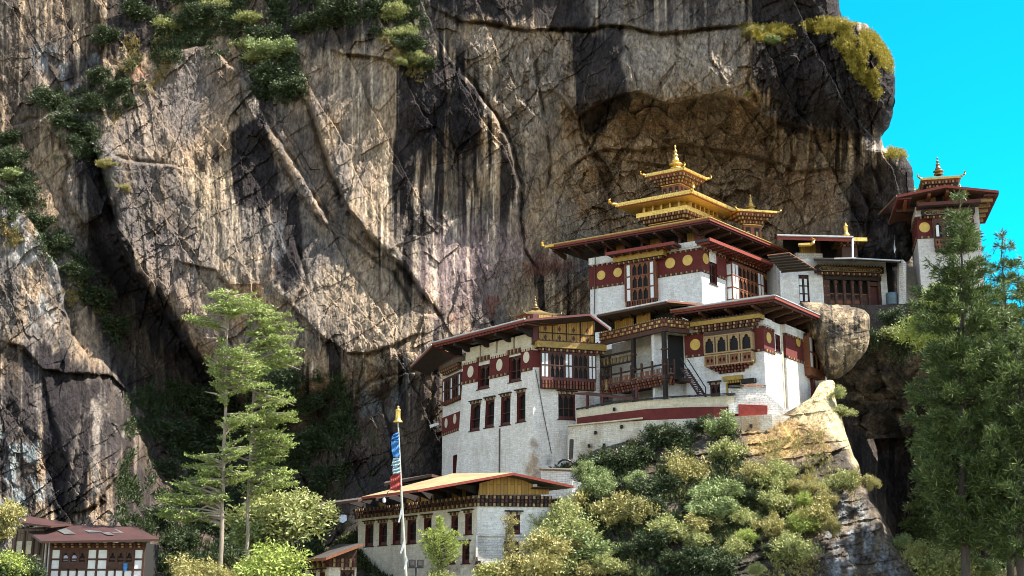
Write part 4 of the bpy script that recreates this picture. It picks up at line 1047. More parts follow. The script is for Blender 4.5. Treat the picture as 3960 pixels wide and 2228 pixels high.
# ------------------------------------------------------------------ white temple on the outer edge (lower right)
def white_temple():
    Y = 115.
    fl, fr = corner(cB(1000, 800), Y, 34, 54)
    T = thing('cliff_edge_temple', 'white temple with maroon corner bands standing sunlit at the outer edge of the rock spur', 'temple', (fl.O.x, fl.O.y, fl.sz(cB(1020, 1290))[1]))
    sl = fl.sz(cB(330, 800))[0]; sr = fr.sz(cB(1530, 950))[0]
    z0 = fl.sz(cB(1020, 1400))[1]; z1 = fl.sz(cB(975, 500))[1]
    b0, b1 = fl.sz(cB(990, 765))[1], fl.sz(cB(975, 592))[1]
    hr = [fr.rc(cB(1092, 640), cB(1140, 800))]; hl = [fl.rc(cB(540, 1075), cB(628, 1190)), fl.rc(cB(690, 1060), cB(805, 1190))]
    block('wall', fl, fr, sl, sr, z0, z1 - .02, hl, hr, T, m='edge_wash')
    mb = MB(); a = fl.sz(cB(905, 560))[0]
    mb.box(fl, 0, a, z1 - .62, z1, -.05, .1, 'whitewash'); mb.box(fr, -.1, fr.sz(cB(1060, 560))[0], z1 - .62, z1, -.05, .1, 'whitewash')
    q = fr.sz(cB(1150, 600))[0]; q2 = fr.sz(cB(1320, 640))[0]
    mb.box(fr, q, q2, z1 - .75, z1 + .05, -.05, .35, 'whitewash'); mb.build('coping', T)
    mb = MB(); e0 = fr.sz(cB(1085, 700))[0]
    mb.box(fl, 0, a, b0, b1, -.05, .05, 'red_wash'); mb.box(fr, -.05, e0, b0, b1, -.05, .05, 'red_wash'); mb.box(fr, q, q2, b0, b1, -.05, .3, 'red_wash')
    l0, l1 = fl.sz(cB(330, 825))[1], fl.sz(cB(330, 660))[1]
    wl = fl.sz(cB(488, 740))[0]
    mb.box(fl, wl, sl + .04, l0, l1, -.05, .05, 'red_wash'); mb.build('band', T)
    mb = MB()
    for f, x0, x1, zz, o in ((fl, 0, a, b0, 0), (fl, 0, a, b1 + .24, 0), (fl, wl, sl, l0, 0), (fl, wl, sl, l1 + .24, 0), (fr, -.05, e0, b0, 0), (fr, -.05, e0, b1 + .24, 0), (fr, q, q2, b0, .26), (fr, q, q2, b1 + .24, .26)):
        dentils(mb, f, x0, x1, zz - .24, zz, .04 + o, .15 + o, .28)
    mb.build('dentil_row', T)
    disc(fl, cB(417, 732), .52, T); disc(fr, cB(1032, 674), .5, T); disc(fr, cB(1258, 708), .5, T, o=.32)
    # wall buttress strips: the pilaster and the recess between
    mb = MB(); mb.box(fr, q, q2 + .02, z0, b0 - .24, -.05, .28, 'edge_wash'); mb.build('pilaster', T)
    gr = MB(); gr.box(fr, q - .35, q - .02, z0, z1, -.05, .06, 'cream_wash'); gr.build('pipe_chase', T)
    # big painted bay, four arched openings over a lattice parapet
    x0, x1 = fl.sz(cB(895, 760), .6)[0], fl.sz(cB(497, 800), .6)[0]
    c, d = fl.sz(cB(720, 925), .6)[1], fl.sz(cB(720, 610), .6)[1]
    w = rabsel(fl, x0, x1, c + .35, d, .7, [(.28, 'B'), (1.25, 'ADADADA'.replace('D', 'P') ), (.16, 'B'), (.72, 'LPLPLPL')], T, body='pale_carving', trim='brown_wood', bar=.13)
    mb = MB()
    for k in range(3):
        i = .25 + .4 * k; dentils(mb, fl, x0 + i, x1 - i, c + .35 - .24 * (k + 1), c + .35 - .24 * k, .05, .72 - .18 * k, .3, ('orange_wood', 'maroon_wood'))
    mb.build('bracket_row', T)
    s0, s1 = fl.sz(cB(958, 490), 1.)[0], fl.sz(cB(370, 560), 1.)[0]
    cornice(fl, s0, s1, fl.sz(cB(905, 512), 1.)[1], fl.sz(cB(905, 468), 1.)[1], .95, T, drops=2)
    # sunlit bay on the far part of the right wall
    x0, x1 = fr.sz(cB(1352, 800), .5)[0], fr.sz(cB(1472, 840), .5)[0]
    c, d = fr.sz(cB(1360, 990), .5)[1], fr.sz(cB(1360, 640), .5)[1]
    rabsel(fr, x0, x1, c, d, .9, [(.2, 'C'), (1, 'WAAW'), (1, 'WAAW'), (.5, 'B')], T, body='orange_wood', trim='orange_wood')
    s0, s1 = fr.sz(cB(1425, 560), 1.2)[0], fr.sz(cB(1548, 600), 1.2)[0]
    cornice(fr, s0 - .1, s1, fr.sz(cB(1425, 592), 1.2)[1], fr.sz(cB(1425, 538), 1.2)[1], 1.15, T, drops=2, glyph=False)
    pp = MB(); pp.box(fr, *(fr.sz(cB(1392, 1100))[0], fr.sz(cB(1412, 1100))[0]), fr.sz(cB(1400, 1230))[1], c, .02, .3, 'maroon_wood'); pp.build('drain_chute', T)
    slit(fr, hr[0], T, lintel=False, cols=1)
    for h in hl[:1]: slit(fl, h, T, lintel=True)
    # door under a yellow dentilled lintel
    h = hl[1]; dr = MB(); dr.box(fl, h[0], h[1], h[2], h[3], -.38, -.3, 'dark_wood'); dr.box(fl, h[0] - .15, h[0], h[2], h[3], -.3, .08, 'yellow_paint'); dr.box(fl, h[1], h[1] + .15, h[2], h[3], -.3, .08, 'yellow_paint')
    dr.box(fl, h[0] - .3, h[1] + .35, h[3] + .2, h[3] + .6, -.1, .35, 'yellow_paint')
    n = 5; p = (h[1] - h[0]) / n
    for i in range(n): dr.box(fl, h[0] + (i + .2) * p, h[0] + (i + .8) * p, h[3] - .05, h[3] + .2, -.1, .25, 'yellow_paint')
    dr.build('door', T)
    lb = MB(); lb.box(fl, *fl.rc(cB(820, 1030), cB(935, 1055)), -.05, .5, 'dark_wood'); lb.build('shelf_board', T)
    r, z, el, er, L, Rr = hip(fl, fr, 2.3, cB(1160, 312), cB(200, 442), cB(1728, 598), T, rise=1.6, edge='tin_gutter', side='eave_red')
    attic(fl, fr, sl, sr, z1, z - .3, T)
masonry('edge_wash', WHITE, .84, amount=.35, spots=((tuple(P(*cB(1060, 1290), 115)), 1.6, (.45, .33, .18)),))
white_temple()

# ------------------------------------------------------------------ tall tower temple (left)
masonry('tower_wash', (.85, .80, .72), .72, amount=.55, rub=.1, spots=((tuple(P(*cC(836, 1310), 122)), 1.9, (.50, .30, .15)), (tuple(P(*cC(834, 1215), 122)), 1.5, (.50, .33, .19)), (tuple(P(*cC(838, 1120), 122)), 1.2, (.45, .34, .24)), (tuple(P(*cC(780, 1290), 122.3)), 1.5, (.5, .36, .22)), (tuple(P(*cC(960, 1230), 122)), 1.4, (.2, .16, .13)), (tuple(P(*cC(1130, 1240), 124)), 1.6, (.3, .26, .2))))
def tower_temple():
    Y = 122.
    zref = Y * zr(cC(835, 600)[1])
    fl, fr = corner(cC(834, 700), Y, 50, 17, k=.009, zb=zref)
    T = thing('tower_temple', 'tall white tower temple with slit windows and pale discs on a maroon band', 'temple', (fl.O.x, fl.O.y, fl.sz(cC(835, 1340))[1]))
    sl = fl.sz(cC(346, 600))[0]; sr = fr.sz(cC(1305, 700))[0]
    z0 = fl.sz(cC(835, 1420))[1]; z1 = fl.sz(cC(828, 430))[1]
    b0, b1 = fl.sz(cC(832, 580))[1], fl.sz(cC(832, 462))[1]
    up = [fl.rc(cC(455, 572), cC(527, 722)), fl.rc(cC(670, 512), cC(750, 672))]
    lo = [fl.rc(cC(*a), cC(*b)) for a, b in (((402, 840), (460, 1018)), ((505, 815), (560, 996)), ((613, 790), (675, 980)), ((723, 762), (782, 958)))]
    hr = [fr.rc(cC(1012, 765), cC(1132, 948))]
    block('wall', fl, fr, sl, sr, z0, z1, up + lo, hr, T, m='tower_wash', depth=.5)
    mb = MB(); rects(mb, fl, b0, b1, 'red_wash', 0, sl + .04, up, -.05, .05); mb.box(fr, -.04, fr.sz(cC(885, 520))[0], b0, b1, -.05, .05, 'red_wash'); mb.build('band', T)
    mb = MB()
    for zz in (b0, b1 + .28):
        prev = 0
        for h in sorted(up) + [(sl + .05, 0, 0, 0)]:
            dentils(mb, fl, prev, h[0], zz - .28, zz, .05, .17, .3); prev = h[1]
    for h in up: dentils(mb, fl, h[0] - .2, h[1] + .2, b1 + .02, b1 + .5, .1, .3, .26)
    mb.build('dentil_row', T)
    mb = MB(); mb.box(fl, -.1, sl + .1, z1 - .42, z1 + .02, -.05, .16, 'cream_wash'); mb.build('coping', T)
    for p, r in (((402, 612), .58), ((604, 565), .58), ((793, 511), .55)): disc(fl, cC(*p), r, T, 'disc_pale', rs=r * .82)
    for h in up: slit(fl, h, T, depth=.5, lintel=False)
    for h in lo: slit(fl, h, T, depth=.5, cols=1)
    for h in hr: slit(fr, h, T, depth=.4, cols=3)
    # parapet blocks between the roof beams
    mb = MB(); bl = MB(); zt = z1 + 1.25
    for a, b in ((372, 468), (476, 578), (590, 698), (712, 822)):
        s = sorted((fl.sz(cC(a, 440))[0], fl.sz(cC(b, 420))[0])); mb.box(fl, s[0], s[1], z1 + .02, zt, -.6, .05, 'cream_wash')
    mb.build('parapet_block', T)
    # painted bay on the right wall
    a, b = fr.sz(cC(892, 600), .4)[0], fr.sz(cC(1272, 600), .4)[0]
    c, d = fr.sz(cC(1080, 735), .4)[1], fr.sz(cC(1080, 478), .4)[1]
    rabsel(fr, a, b, c, d, .55, [(.12, 'B'), (1, 'WWPAAAPWWPAAAPWW'), (1, 'WWPAAAPWWPAAAPWW'), (.22, 'B'), (.33, 'C'), (.33, 'C')], T, body='brown_wood', bar=.08)
    s0, s1 = fr.sz(cC(868, 430), .9)[0], fr.sz(cC(1350, 445), .9)[0]
    cornice(fr, s0, s1, fr.sz(cC(880, 440), .9)[1], fr.sz(cC(880, 390), .9)[1], .85, T, drops=1, glyph=True)
    # yellow panelled gable wall over the cornice
    g = MB(); a, b = fr.sz(cC(872, 330))[0], fr.sz(cC(1265, 330))[0]; c, d = fr.sz(cC(872, 390))[1], fr.sz(cC(1060, 225))[1]
    g.box(fr, a, b, c, d, -.3, .0, 'yellow_planks')
    for k in range(5): g.box(fr, a + (b - a) * k / 4 - .05, a + (b - a) * k / 4 + .05, c, d, -.1, .06, 'dark_wood')
    zc_ = c + .46 * (fr.sz(cC(872, 270))[1] - c); g.box(fr, a, b, zc_ - .05, zc_ + .05, -.1, .055, 'dark_wood')
    for k in range(4):
        for zq in (c + .45 * (zc_ - c), zc_ + .55 * (zc_ - c)):
            cc = a + (b - a) * (k + .5) / 4; g.poly(fr, [(cc - .16, zq), (cc, zq - .3), (cc + .16, zq), (cc, zq + .3)], -.05, .03, 'brown_wood')
    g.box(fr, a - .55, a - .05, c - .4, d, -.2, .1, 'maroon_wood'); g.build('gable_panel', T)
    # drain pipe and cable
    pm = MB(); pm.tube([fl.w(*fl.sz(cC(606, 1010)), .1), fl.w(*fl.sz(cC(604, 1330)), .1)], .06, 'grey_wood', 6); pm.build('drain_pipe', T)
    pm = MB(); pm.tube([fr.w(*fr.sz(cC(850, 600)), .12), fr.w(*fr.sz(cC(905, 900)), .1), fr.w(*fr.sz(cC(962, 1185)), .1)], .035, 'black_metal', 5); pm.build('cable', T)
    # wing turning back to the cliff on the left
    wl, wr = corner(cC(338, 800), Y + fl.d.y * sl + .6, 67, 17)
    ws = wl.sz(cC(202, 900))[0]; w0, w1 = wl.sz(cC(330, 1420))[1], wl.sz(cC(338, 520))[1]
    hw = [wl.rc(cC(275, 1200), cC(305, 1345))]
    wb = MB(); wall_grid(wb, wl, 0, ws, w0, w1, hw, .4, 'tower_wash'); p = [wl.w(ws, w0), wl.w(ws, w1), wl.w(ws, w1, -6), wl.w(ws, w0, -6)]; wb.face(p, 'tower_wash')
    wing = wb.build('side_wing', T)
    a, b = wl.sz(cC(328, 720), .3)[0], wl.sz(cC(205, 720), .3)[0]
    rabsel(wl, a, b, wl.sz(cC(330, 800), .3)[1], wl.sz(cC(330, 610), .3)[1], .35, [(.15, 'B'), (1, 'WPAAPWPAAPW'), (1, 'WPAAPWPAAPW'), (.3, 'C')], wing)
    cornice(wl, a - .2, b + .3, wl.sz(cC(340, 530), .7)[1], wl.sz(cC(340, 490), .7)[1], .65, wing, face='old_planks', drops=2)
    mb = MB(); q0, q1 = wl.sz(cC(320, 1005))[1], wl.sz(cC(320, 890))[1]; mb.box(wl, .1, ws + .03, q0, q1, -.05, .05, 'red_wash'); dentils(mb, wl, .1, ws, q0 - .25, q0, .04, .15, .28); mb.build('band', wing)
    for p in ((293, 943), (232, 972)): disc(wl, cC(*p), .5, wing, 'disc_pale', rs=.42)
    # roof: eave wraps the left wall and the wing; the right verge climbs over the gallery
    Q = eave_corner(fl, fr, 2.2); ze = Q.y * zr(cC(813, 243)[1]); EL = Face(Q, fl.d, fl.n)
    e = EL.sz(cC(126, 416)); c0 = Vector((Q.x, Q.y, ze)); c1 = EL.w(e[0], ze)
    c5 = P(*cC(-20, 572), c1.y + 4.5); v1 = P(*cC(1232, 205), Q.y + 2.2)
    bk = Vector((.35, 1, 0)).normalized() * 7
    mb = MB(); up_ = Vector((0, 0, 1.0))
    slab([c0, c1, c1 + bk + up_, v1 + bk], .26, 'dark_tin', 'eave_red', 'soffit', mb); slab([v1, c0 + Vector((.01, 0, .01)), v1 + bk + Vector((0, 0, .02))], .2, 'dark_tin', 'maroon_wood', 'soffit', mb)
    slab([c1 + Vector((0, .3, -.12)), c5, c5 + bk * .6, c1 + bk], .24, 'dark_tin', 'eave_red', 'soffit', mb)
    n = int(e[0] / .5)
    for i in range(n): mb.box(EL, i * .5 + .2, i * .5 + .36, ze - .4, ze - .27, -2., -.1, 'brown_wood')
    mb.box(EL, .3, e[0] - .2, ze - .45, ze - .27, -.3, -.18, 'eave_red')
    rf = mb.build('roof', T)
    g = MB(); g.tube([c1 + Vector((0, 0, .02)), c0 + Vector((0, 0, .02))], .09, 'tin_gutter'); g.tube([c5, c1 + Vector((0, .3, -.1))], .08, 'tin_gutter'); g.build('gutter', rf)
    bm = MB()
    for px_, py_ in ((470, 470), (582, 440), (706, 405), (830, 370), (395, 490)):
        a = fl.sz(cC(px_, py_))[0]; bm.poly(Face((fl.w(a, 0).x, fl.w(a, 0).y), fl.n, fl.d), [(-.6, ze - .4), (-.6, ze - 1.2), (.4, ze - 1.15), (1., ze - .85), (1.9, ze - .75), (1.9, ze - .4)], -.16, .16, 'dark_wood')
    bm.build('roof_beam', rf)
    at_ = MB(); at_.box(fl, .1, sl, z1, ze - .26, -1.0, -.8, 'void'); at_.build('attic', T)
    t1, ap, _ = tiers(T, 125.5, cQ(1388, 985), cQ(1240, 1052), cQ(1790, 978), 55, 14, [(.35, .3, 'dent'), (.8, 1.2, 'body')], rise=.6, th=.22, orn=.75, m='dull_brass')
    pinnacle(ap - Vector((0, 0, .3)), 1.6, t1, 'dull_brass')
tower_temple()

# ------------------------------------------------------------------ timber gallery between the two
def gallery():
    Y = 117.
    fl, fr = corner(cJ(1190, 600), Y, 51, 26)
    T = thing('timber_gallery', 'open two storey timber gallery with carved balcony rails between the white temples', 'gallery', (fl.O.x, fl.O.y, fl.sz(cJ(1240, 1260))[1]))
    sl = fl.sz(cJ(395, 900))[0]; sr = fr.sz(cJ(1510, 700))[0]
    Z = lambda x, y, f=fl: f.sz(cJ(x, y))[1]
    D = 3.4
    # back wall, floor, dark entrance
    mb = MB(); zt = Z(1190, 300); zb = Z(1240, 1290)
    zf = Z(1215, 960)
    mb.box(fl, -.2, sl + 2, zb - 1, zt, -D - .4, -D, 'whitewash'); mb.box(fr, 0, sr + 1.5, zb - 1, zt, -2.2, -1.8, 'whitewash')
    mb.build('back_wall', T)
    fb = MB(); fb.box(fl, -.05, sl, zf - .35, zf, -D, .1, 'brown_wood'); fb.box(fr, 0, sr * .62, zf - .35, zf, -1.8, .1, 'dark_wood'); fb.build('balcony_floor', T)
    dk = MB(); a, b = fr.sz(cJ(1222, 700), -1.5)[0], fr.sz(cJ(1470, 700), -1.5)[0]; dk.box(fr, a + .3, b + .3, Z(1240, 1000), fr.sz(cJ(1300, 470), -1.5)[1], -1.8, -1.6, 'void'); dk.build('doorway', T)
    for px_, y0, y1, o in ((790, 480, 1280, 0), (1190, 385, 1265, 0)):
        s = fl.sz(cJ(px_, 800))[0] + (.0 if px_ < 1000 else .15); mb = MB()
        mb.box(fl, s - .17, s + .17, Z(1240, 1300) - .5, fl.sz(cJ(px_, y0))[1], -.35, -.02, 'dark_wood')
        for q in (.30, .52, .74):
            zz = fl.sz(cJ(px_, y1 * q + y0 * (1 - q)))[1]; mb.box(fl, s - .24, s + .24, zz, zz + .14, -.4, .05, 'brown_wood')
        mb.build('post', T)
    # frieze boards round the top
    fz = MB()
    for f, s in ((fl, sl), (fr, sr)):
        z0, z1 = fl.sz(cJ(1175, 365))[1], fl.sz(cJ(1175, 275))[1]
        fz.box(f, -.05, s, z0 + .02, z1, -.2, .10, 'orange_wood'); fz.box(f, -.1, s, z0 + .46 * (z1 - z0), z0 + .52 * (z1 - z0), 0, .16, 'dark_wood'); fz.box(f, -.1, s, z1, z1 + .06, -.1, .18, 'brown_wood')
        spikes(fz, f, 0, s, z1 + .06, .2, 'pale_carving', .3)
        n = int(s / .3)
        for i in range(n):
            for q in (.1, .6): fz.box(f, i * .3 + .06, i * .3 + .24, z0 + q * (z1 - z0), z0 + (q + .3) * (z1 - z0), .08, .15, ('pale_carving', 'maroon_wood', 'old_gold')[(i + int(q * 3)) % 3])
        fz.box(f, -.1, s, z0 - .42, z0 - .02, -.35, .0, 'brown_wood')
    fz.build('frieze', T)
    rf = MB(); rf.box(fl, .0, sl, Z(1190, 300), Z(1190, 300) + .1, -D, 0, 'void'); rf.build('ceiling', T)
    # balcony rail with pierced panels and bracketed base
    for f, s0, s1 in ((fl, 0.3, sl), (fr, .3, sr * .36)):
        rl = MB(); zt_ = zf + 1.05
        rl.box(f, s0, s1, zf + .92, zt_, -.12, .02, 'dark_wood'); rl.box(f, s0, s1, zf + .1, zf + .22, -.12, .02, 'orange_wood')
        n = max(1, int((s1 - s0) / 1.25)); p = (s1 - s0) / n
        for i in range(n + 1):
            rl.box(f, s0 + i * p - .07, s0 + i * p + .07, zf, zf + 1.35, -.14, .05, 'brown_wood'); rl.poly(f, [(s0 + i * p - .09, zf + 1.35), (s0 + i * p, zf + 1.52), (s0 + i * p + .09, zf + 1.35)], -.14, .05, 'brown_wood')
        for i in range(n):
            for j in range(2):
                c = s0 + (i + .27 + .46 * j) * p; hw = p * .21
                for sg in (-1, 1):
                    rl.poly(f, [(c + sg * hw, zf + .22), (c + sg * hw, zf + .66), (c + sg * .04, zf + .66), (c + sg * .12, zf + .52), (c + sg * .12, zf + .36), (c + sg * .04, zf + .22)], -.08, -.02, 'orange_wood' if i % 2 else 'old_planks')
        rl.build('balustrade', T)
        br = MB()
        for k in range(3): dentils(br, f, s0 + .1, s1, zf - .12 - .26 * (k + 1), zf - .12 - .26 * k, -.1, .24 - .12 * k, .34, ('orange_wood', 'maroon_wood'))
        br.build('bracket_row', T)
    # stair
    st = MB(); a = P(*cJ(1395, 880), 116.6); b = P(*cJ(1620, 1225), 115.2)
    sd_ = Vector((.55, .5, 0)).normalized() * .95
    for off in (Vector(), sd_):
        st.tube([a + off + Vector((0, 0, 0)), b + off], .11, 'dark_wood', 4); st.tube([a + off + Vector((0, 0, .95)), b + off + Vector((0, 0, .85))], .05, 'dark_wood', 5)
        st.tube([b + off, b + off + Vector((0, 0, .9))], .05, 'dark_wood', 5)
    for i in range(12):
        q = a.lerp(b, (i + .5) / 12); st.prism([q + Vector((-.1, -.1, -.03)), q + Vector((.16, -.1, -.03)), q + sd_ + Vector((.16, 0, -.03)), q + sd_ + Vector((-.1, 0, -.03))],
                                               [q + Vector((-.1, -.1, .03)), q + Vector((.16, -.1, .03)), q + sd_ + Vector((.16, 0, .03)), q + sd_ + Vector((-.1, 0, .03))], 'maroon_wood')
    st.build('stair', T)
    # roof over the gallery
    g0, g1, g2 = P(*cJ(345, 212), 121.2), P(*cJ(1222, 40), 115.2), P(*cJ(1680, 80), 117.4)
    bk = Vector((.3, 1, .05)) * 8; rb = MB(); slab([g1, g0, g0 + bk, g1 + bk], .26, 'dark_tin', 'brown_wood', 'soffit', rb)
    slab([g2, g1 + Vector((.02, 0, .02)), g1 + bk * .5, g2 + bk * .5], .18, 'dark_tin', 'orange_wood', 'soffit', rb)
    slab([P(*cJ(1690, 100), 117.2), P(*cJ(1108, 78), 116.4), P(*cJ(1400, 48), 120)], .12, 'tin_gutter', 'orange_wood', 'soffit', rb)
    for i in range(6):
        q = g1.lerp(g0, (i + .4) / 6); rb.tube([q + Vector((.3, 1., -.42)) * .3, q + Vector((.9, 3., -.25))], .13, 'brown_wood', 4)
    r = rb.build('roof', T); gt = MB(); gt.tube([g0, g1], .09, 'tin_gutter'); gt.build('gutter', r)
    yb = MB()
    for x0, x1 in ((1010, 840), (800, 570)): 
        s = sorted((fl.sz(cJ(x0, 280), -.8)[0], fl.sz(cJ(x1, 300), -.8)[0])); yb.box(fl, s[0], s[1], fl.sz(cJ(1000, 310), -.8)[1], fl.sz(cJ(1000, 190), -.8)[1], -.9, -.8, 'yellow_planks')
    yb.box(fl, 0, sl, fl.sz(cJ(1175, 275))[1], g1.z - .2, -1.6, -1.5, 'void'); yb.build('attic', T)
    # prayer wheels hang in a row between two beams
    bm = MB()
    s0, s1 = fl.sz(cJ(790, 700), -.5)[0], fl.sz(cJ(405, 800), -.5)[0]
    z0, z1 = fl.sz(cJ(790, 660), -.5)[1], fl.sz(cJ(790, 770), -.5)[1]
    bm.box(fl, s0, s1, z0 - .1, z0 + .06, -.6, -.4, 'dark_wood'); bm.box(fl, s0, s1, z1 - .25, z1 - .12, -.6, -.4, 'dark_wood'); bm.build('wheel_rail', T)
    first = None
    for i in range(8):
        s = s0 + (s1 - s0) * (i + .45) / 8.2
        if first is None:
            h = z0 - z1 - .22
            base = fl.w(s, z1 - .1, -.5); r = thing('prayer_cylinder', 'small brass prayer wheel hanging in the row inside the timber gallery', 'prayer wheel', base, 'prayer wheels in the gallery')
            q = MB(); q.lathe(base, [(.03, 0), (.09, .05), (.11, .12), (.13, h * .45), (.15, h * .8), (.17, h * .84), (.17, h * .9), (.03, h * .96)], 'dull_brass', 10); q.build('drum', r, smooth=True)
            q = MB(); q.lathe(base, [(.03, h * .9), (.03, h * 1.45), (.08, h * 1.5), (.1, h * 1.6), (.03, h * 1.7)], 'pale_carving', 7); q.build('spindle', r)
            first = r
        else:
            c = copy_tree(first); c.location = fl.w(s, z1 - .1, -.5)
    # low lean-to roof at the foot
    lr = thing('lean_to', 'low plank lean-to roof on short posts at the foot of the gallery', 'lean-to', P(*cJ(420, 1330), 119))
    mb = MB(); slab([P(*cJ(70, 1188), 121.5), P(*cJ(800, 1250), 117.3), P(*cJ(860, 1252), 119.5), P(*cJ(260, 1180), 123)], .16, 'old_planks', 'maroon_wood', 'dark_wood', mb); mb.build('roof', lr)
    for x, y0, y1, Yp in ((230, 1215, 1370, 120.8), (425, 1240, 1345, 119.6), (845, 1100, 1280, 117.6)):
        mb = MB(); mb.tube([P(*cJ(x, y1 + 40), Yp), P(*cJ(x, y0), Yp)], .14, 'maroon_wood', 4); mb.build('post', lr)
    b = MB(); p = P(*cJ(470, 1195), 119); b.lathe(p, [(.28, 0), (.26, .05), (.06, .1), (.05, .3)] + [(r_ * .5, .28 + z_ * .62) for r_, z_ in BELL], 'dull_brass', 12)
    o = b.build('bell_finial', smooth=True); tag(o, 'gilt bell shaped finial standing on the low lean-to roof', 'finial')
gallery()
#PART5
# ------------------------------------------------------------------ terrace walls
def ribbon(name, cols, th, m, parent=None, cap=None, step=6):
    """a standing wall following a plan curve; cols = (picture x, top y, bottom y, depth)"""
    c = np.array(cols, float); n = (len(c) - 1) * step + 1
    t = np.linspace(0, len(c) - 1, n); q = np.stack([np.interp(t, np.arange(len(c)), c[:, k]) for k in range(4)], 1)
    A = [P(x, a, Y) for x, a, b, Y in q]; B = [P(x, b, Y) for x, a, b, Y in q]
    mb = MB(); bk = Vector((0, th, 0))
    for k in range(n - 1):
        mb.face([B[k], B[k + 1], A[k + 1], A[k]], m); mb.face([A[k], A[k + 1], A[k + 1] + bk, A[k] + bk], m); mb.face([B[k] + bk, B[k + 1] + bk, A[k + 1] + bk, A[k] + bk], m)
    for k in (0, n - 1): mb.face([B[k], A[k], A[k] + bk, B[k] + bk], m)
    o = mb.build(name, parent)
    if cap:
        cb = MB(); r = random.Random(3)
        for k in range(n - 1):
            for j in range(2):
                z = Vector((0, -.22 + r.uniform(-.06, .04), .02 + .09 * j + r.uniform(0, .03))); e = Vector((0, th + .4, .14))
                a, b = A[k] + z, A[k + 1] + z + Vector((.05, 0, r.uniform(-.02, .02))); u = Vector((0, 0, .08))
                cb.prism([a, b, b + e, a + e], [a + u, b + u, b + e + u, a + e + u], cap)
        cb.build('coping_stones', parent or o)
    return o
masonry('terrace_wash', (.76, .70, .58), .6, amount=.9, grime=(.5, .42, .3), rub=.12, bw=.42, bh=.17,
        spots=((tuple(P(*cC(1180, 1180), 119)), 3.0, (.36, .25, .14)), (tuple(P(*cC(1560, 1150), 116)), 3.0, (.30, .19, .11)), (tuple(P(*cG(1280, 240), 113)), 3.4, (.50, .32, .15))))
paint('red_rubble', (.34, .045, .03), .45, 3, .9, bmp=.5)
def terrace():
    T = thing('terrace_wall', 'curved white terrace wall with a broad red stripe and slate coping in front of the gallery', 'wall', P(2560, 1640, 115))
    top = [(2229, 1589, 121.2), (2373, 1562, 118), (2500, 1550, 115.8), (2620, 1541, 114.6), (2760, 1534, 113.8), (2840, 1530, 113.5)]
    ribbon('parapet', [(x, y, y + 62, Y) for x, y, Y in top], .5, 'cream_wash', T, cap='slate')
    ribbon('red_stripe', [(2231, 1616, 1642, 121.1), (2373, 1597, 1634, 117.8), (2500, 1582, 1628, 115.6), (2640, 1575, 1622, 114.3), (2760, 1573, 1616, 113.5), (2860, 1572, 1613, 113.2)], .4, 'red_wash', T)
    ribbon('red_block', [(2856, 1563, 1612, 112.9), (2968, 1568, 1608, 112.6)], .6, 'red_rubble', T)
    ribbon('base_wall', [(2196, 1651, 1850, 121.0), (2240, 1645, 1850, 120.2), (2373, 1634, 1850, 117.4), (2500, 1626, 1850, 115.2), (2640, 1620, 1830, 113.9), (2760, 1615, 1800, 113.1), (2870, 1609, 1760, 112.6), (2985, 1602, 1700, 112.2), (3075, 1612, 1680, 112.4)], 1.0, 'terrace_wash', T)
    mb = MB(); a = P(2190, 1652, 120.8)
    pts = [P(2196, 1649, 120.9), P(2373, 1632, 117.2), P(2485, 1620, 115.)]
    for p, q in zip(pts, pts[1:]): mb.prism([p + Vector((0, -.15, 0)), q + Vector((0, -.15, 0)), q + Vector((0, .3, 0)), p + Vector((0, .3, 0))], [p + Vector((0, -.15, .12)), q + Vector((0, -.15, .12)), q + Vector((0, .3, .12)), p + Vector((0, .3, .12))], 'cream_wash')
    mb.build('ledge', T)
    hb = MB()
    for x, y, Y in ((2303, 1673, 118.7), (2404, 1650, 116.7), (2336, 1721, 118), (2905, 1647, 112.4), (2278, 1724, 119), (2500, 1740, 115), (2375, 1582, 117.7)):
        p = P(x, y, Y - .06); f = Face((p.x, p.y), (1, 0), (0, -1)); hb.box(f, -.11, .11, p.z - .14, p.z + .14, -.3, .03, 'void')
    hb.build('drain_hole', T)
    # little wall with orange tiles in front of the temple door
    w = thing('tiled_wall', 'short white garden wall topped with loose orange tiles before the temple door', 'wall', P(*cB(850, 1190), 113.6))
    ribbon('wall', [(*cB(700, 1098), cB(0, 1230)[1], 113.9), (*cB(850, 1108), cB(0, 1230)[1], 113.4), (*cB(1012, 1102), cB(0, 1300)[1], 113.4)], .5, 'rough_whitewash', w)
    tb = MB(); r = random.Random(5)
    for i in range(26):
        x = 700 + (i % 13) * 25; p = P(*cB(x, 1094 - (i // 13) * 12 - 8 * math.exp(-((x - 860) / 60) ** 2)), 113.3 + (i // 13) * .3)
        a = r.uniform(-.4, .4); dx = Vector((.30, .1 * a, .12 * a)); dy = Vector((-.05 * a, .4, .08)); u = Vector((0, 0, .06))
        tb.prism([p, p + dx, p + dx + dy, p + dy], [p + u, p + dx + u, p + dx + dy + u, p + dy + u], 'tile_orange' if 4 < i % 13 < 12 else 'slate')
    tb.build('tiles', w)
    # rough white steps/rubble below the sunlit temple
    o = ribbon('rubble_wall', [(*cB(700, 1240), 1600, 113.0), (*cB(830, 1195), 1600, 112.9), (*cB(1030, 1150), 1620, 112.9), (*cB(1160, 1270), 1640, 112.9), (*cB(1380, 1300), 1650, 113.6)], .8, 'rough_whitewash')
    tag(o, 'rough whitewashed rubble footing under the sunlit temple, right of the red block', 'wall')
    # white block shelter wall beside the guest house gable
    w = thing('shelter_wall', 'low white wall under a plank roof at the foot of the tower temple', 'wall', P(*cC(1000, 1440), 113))
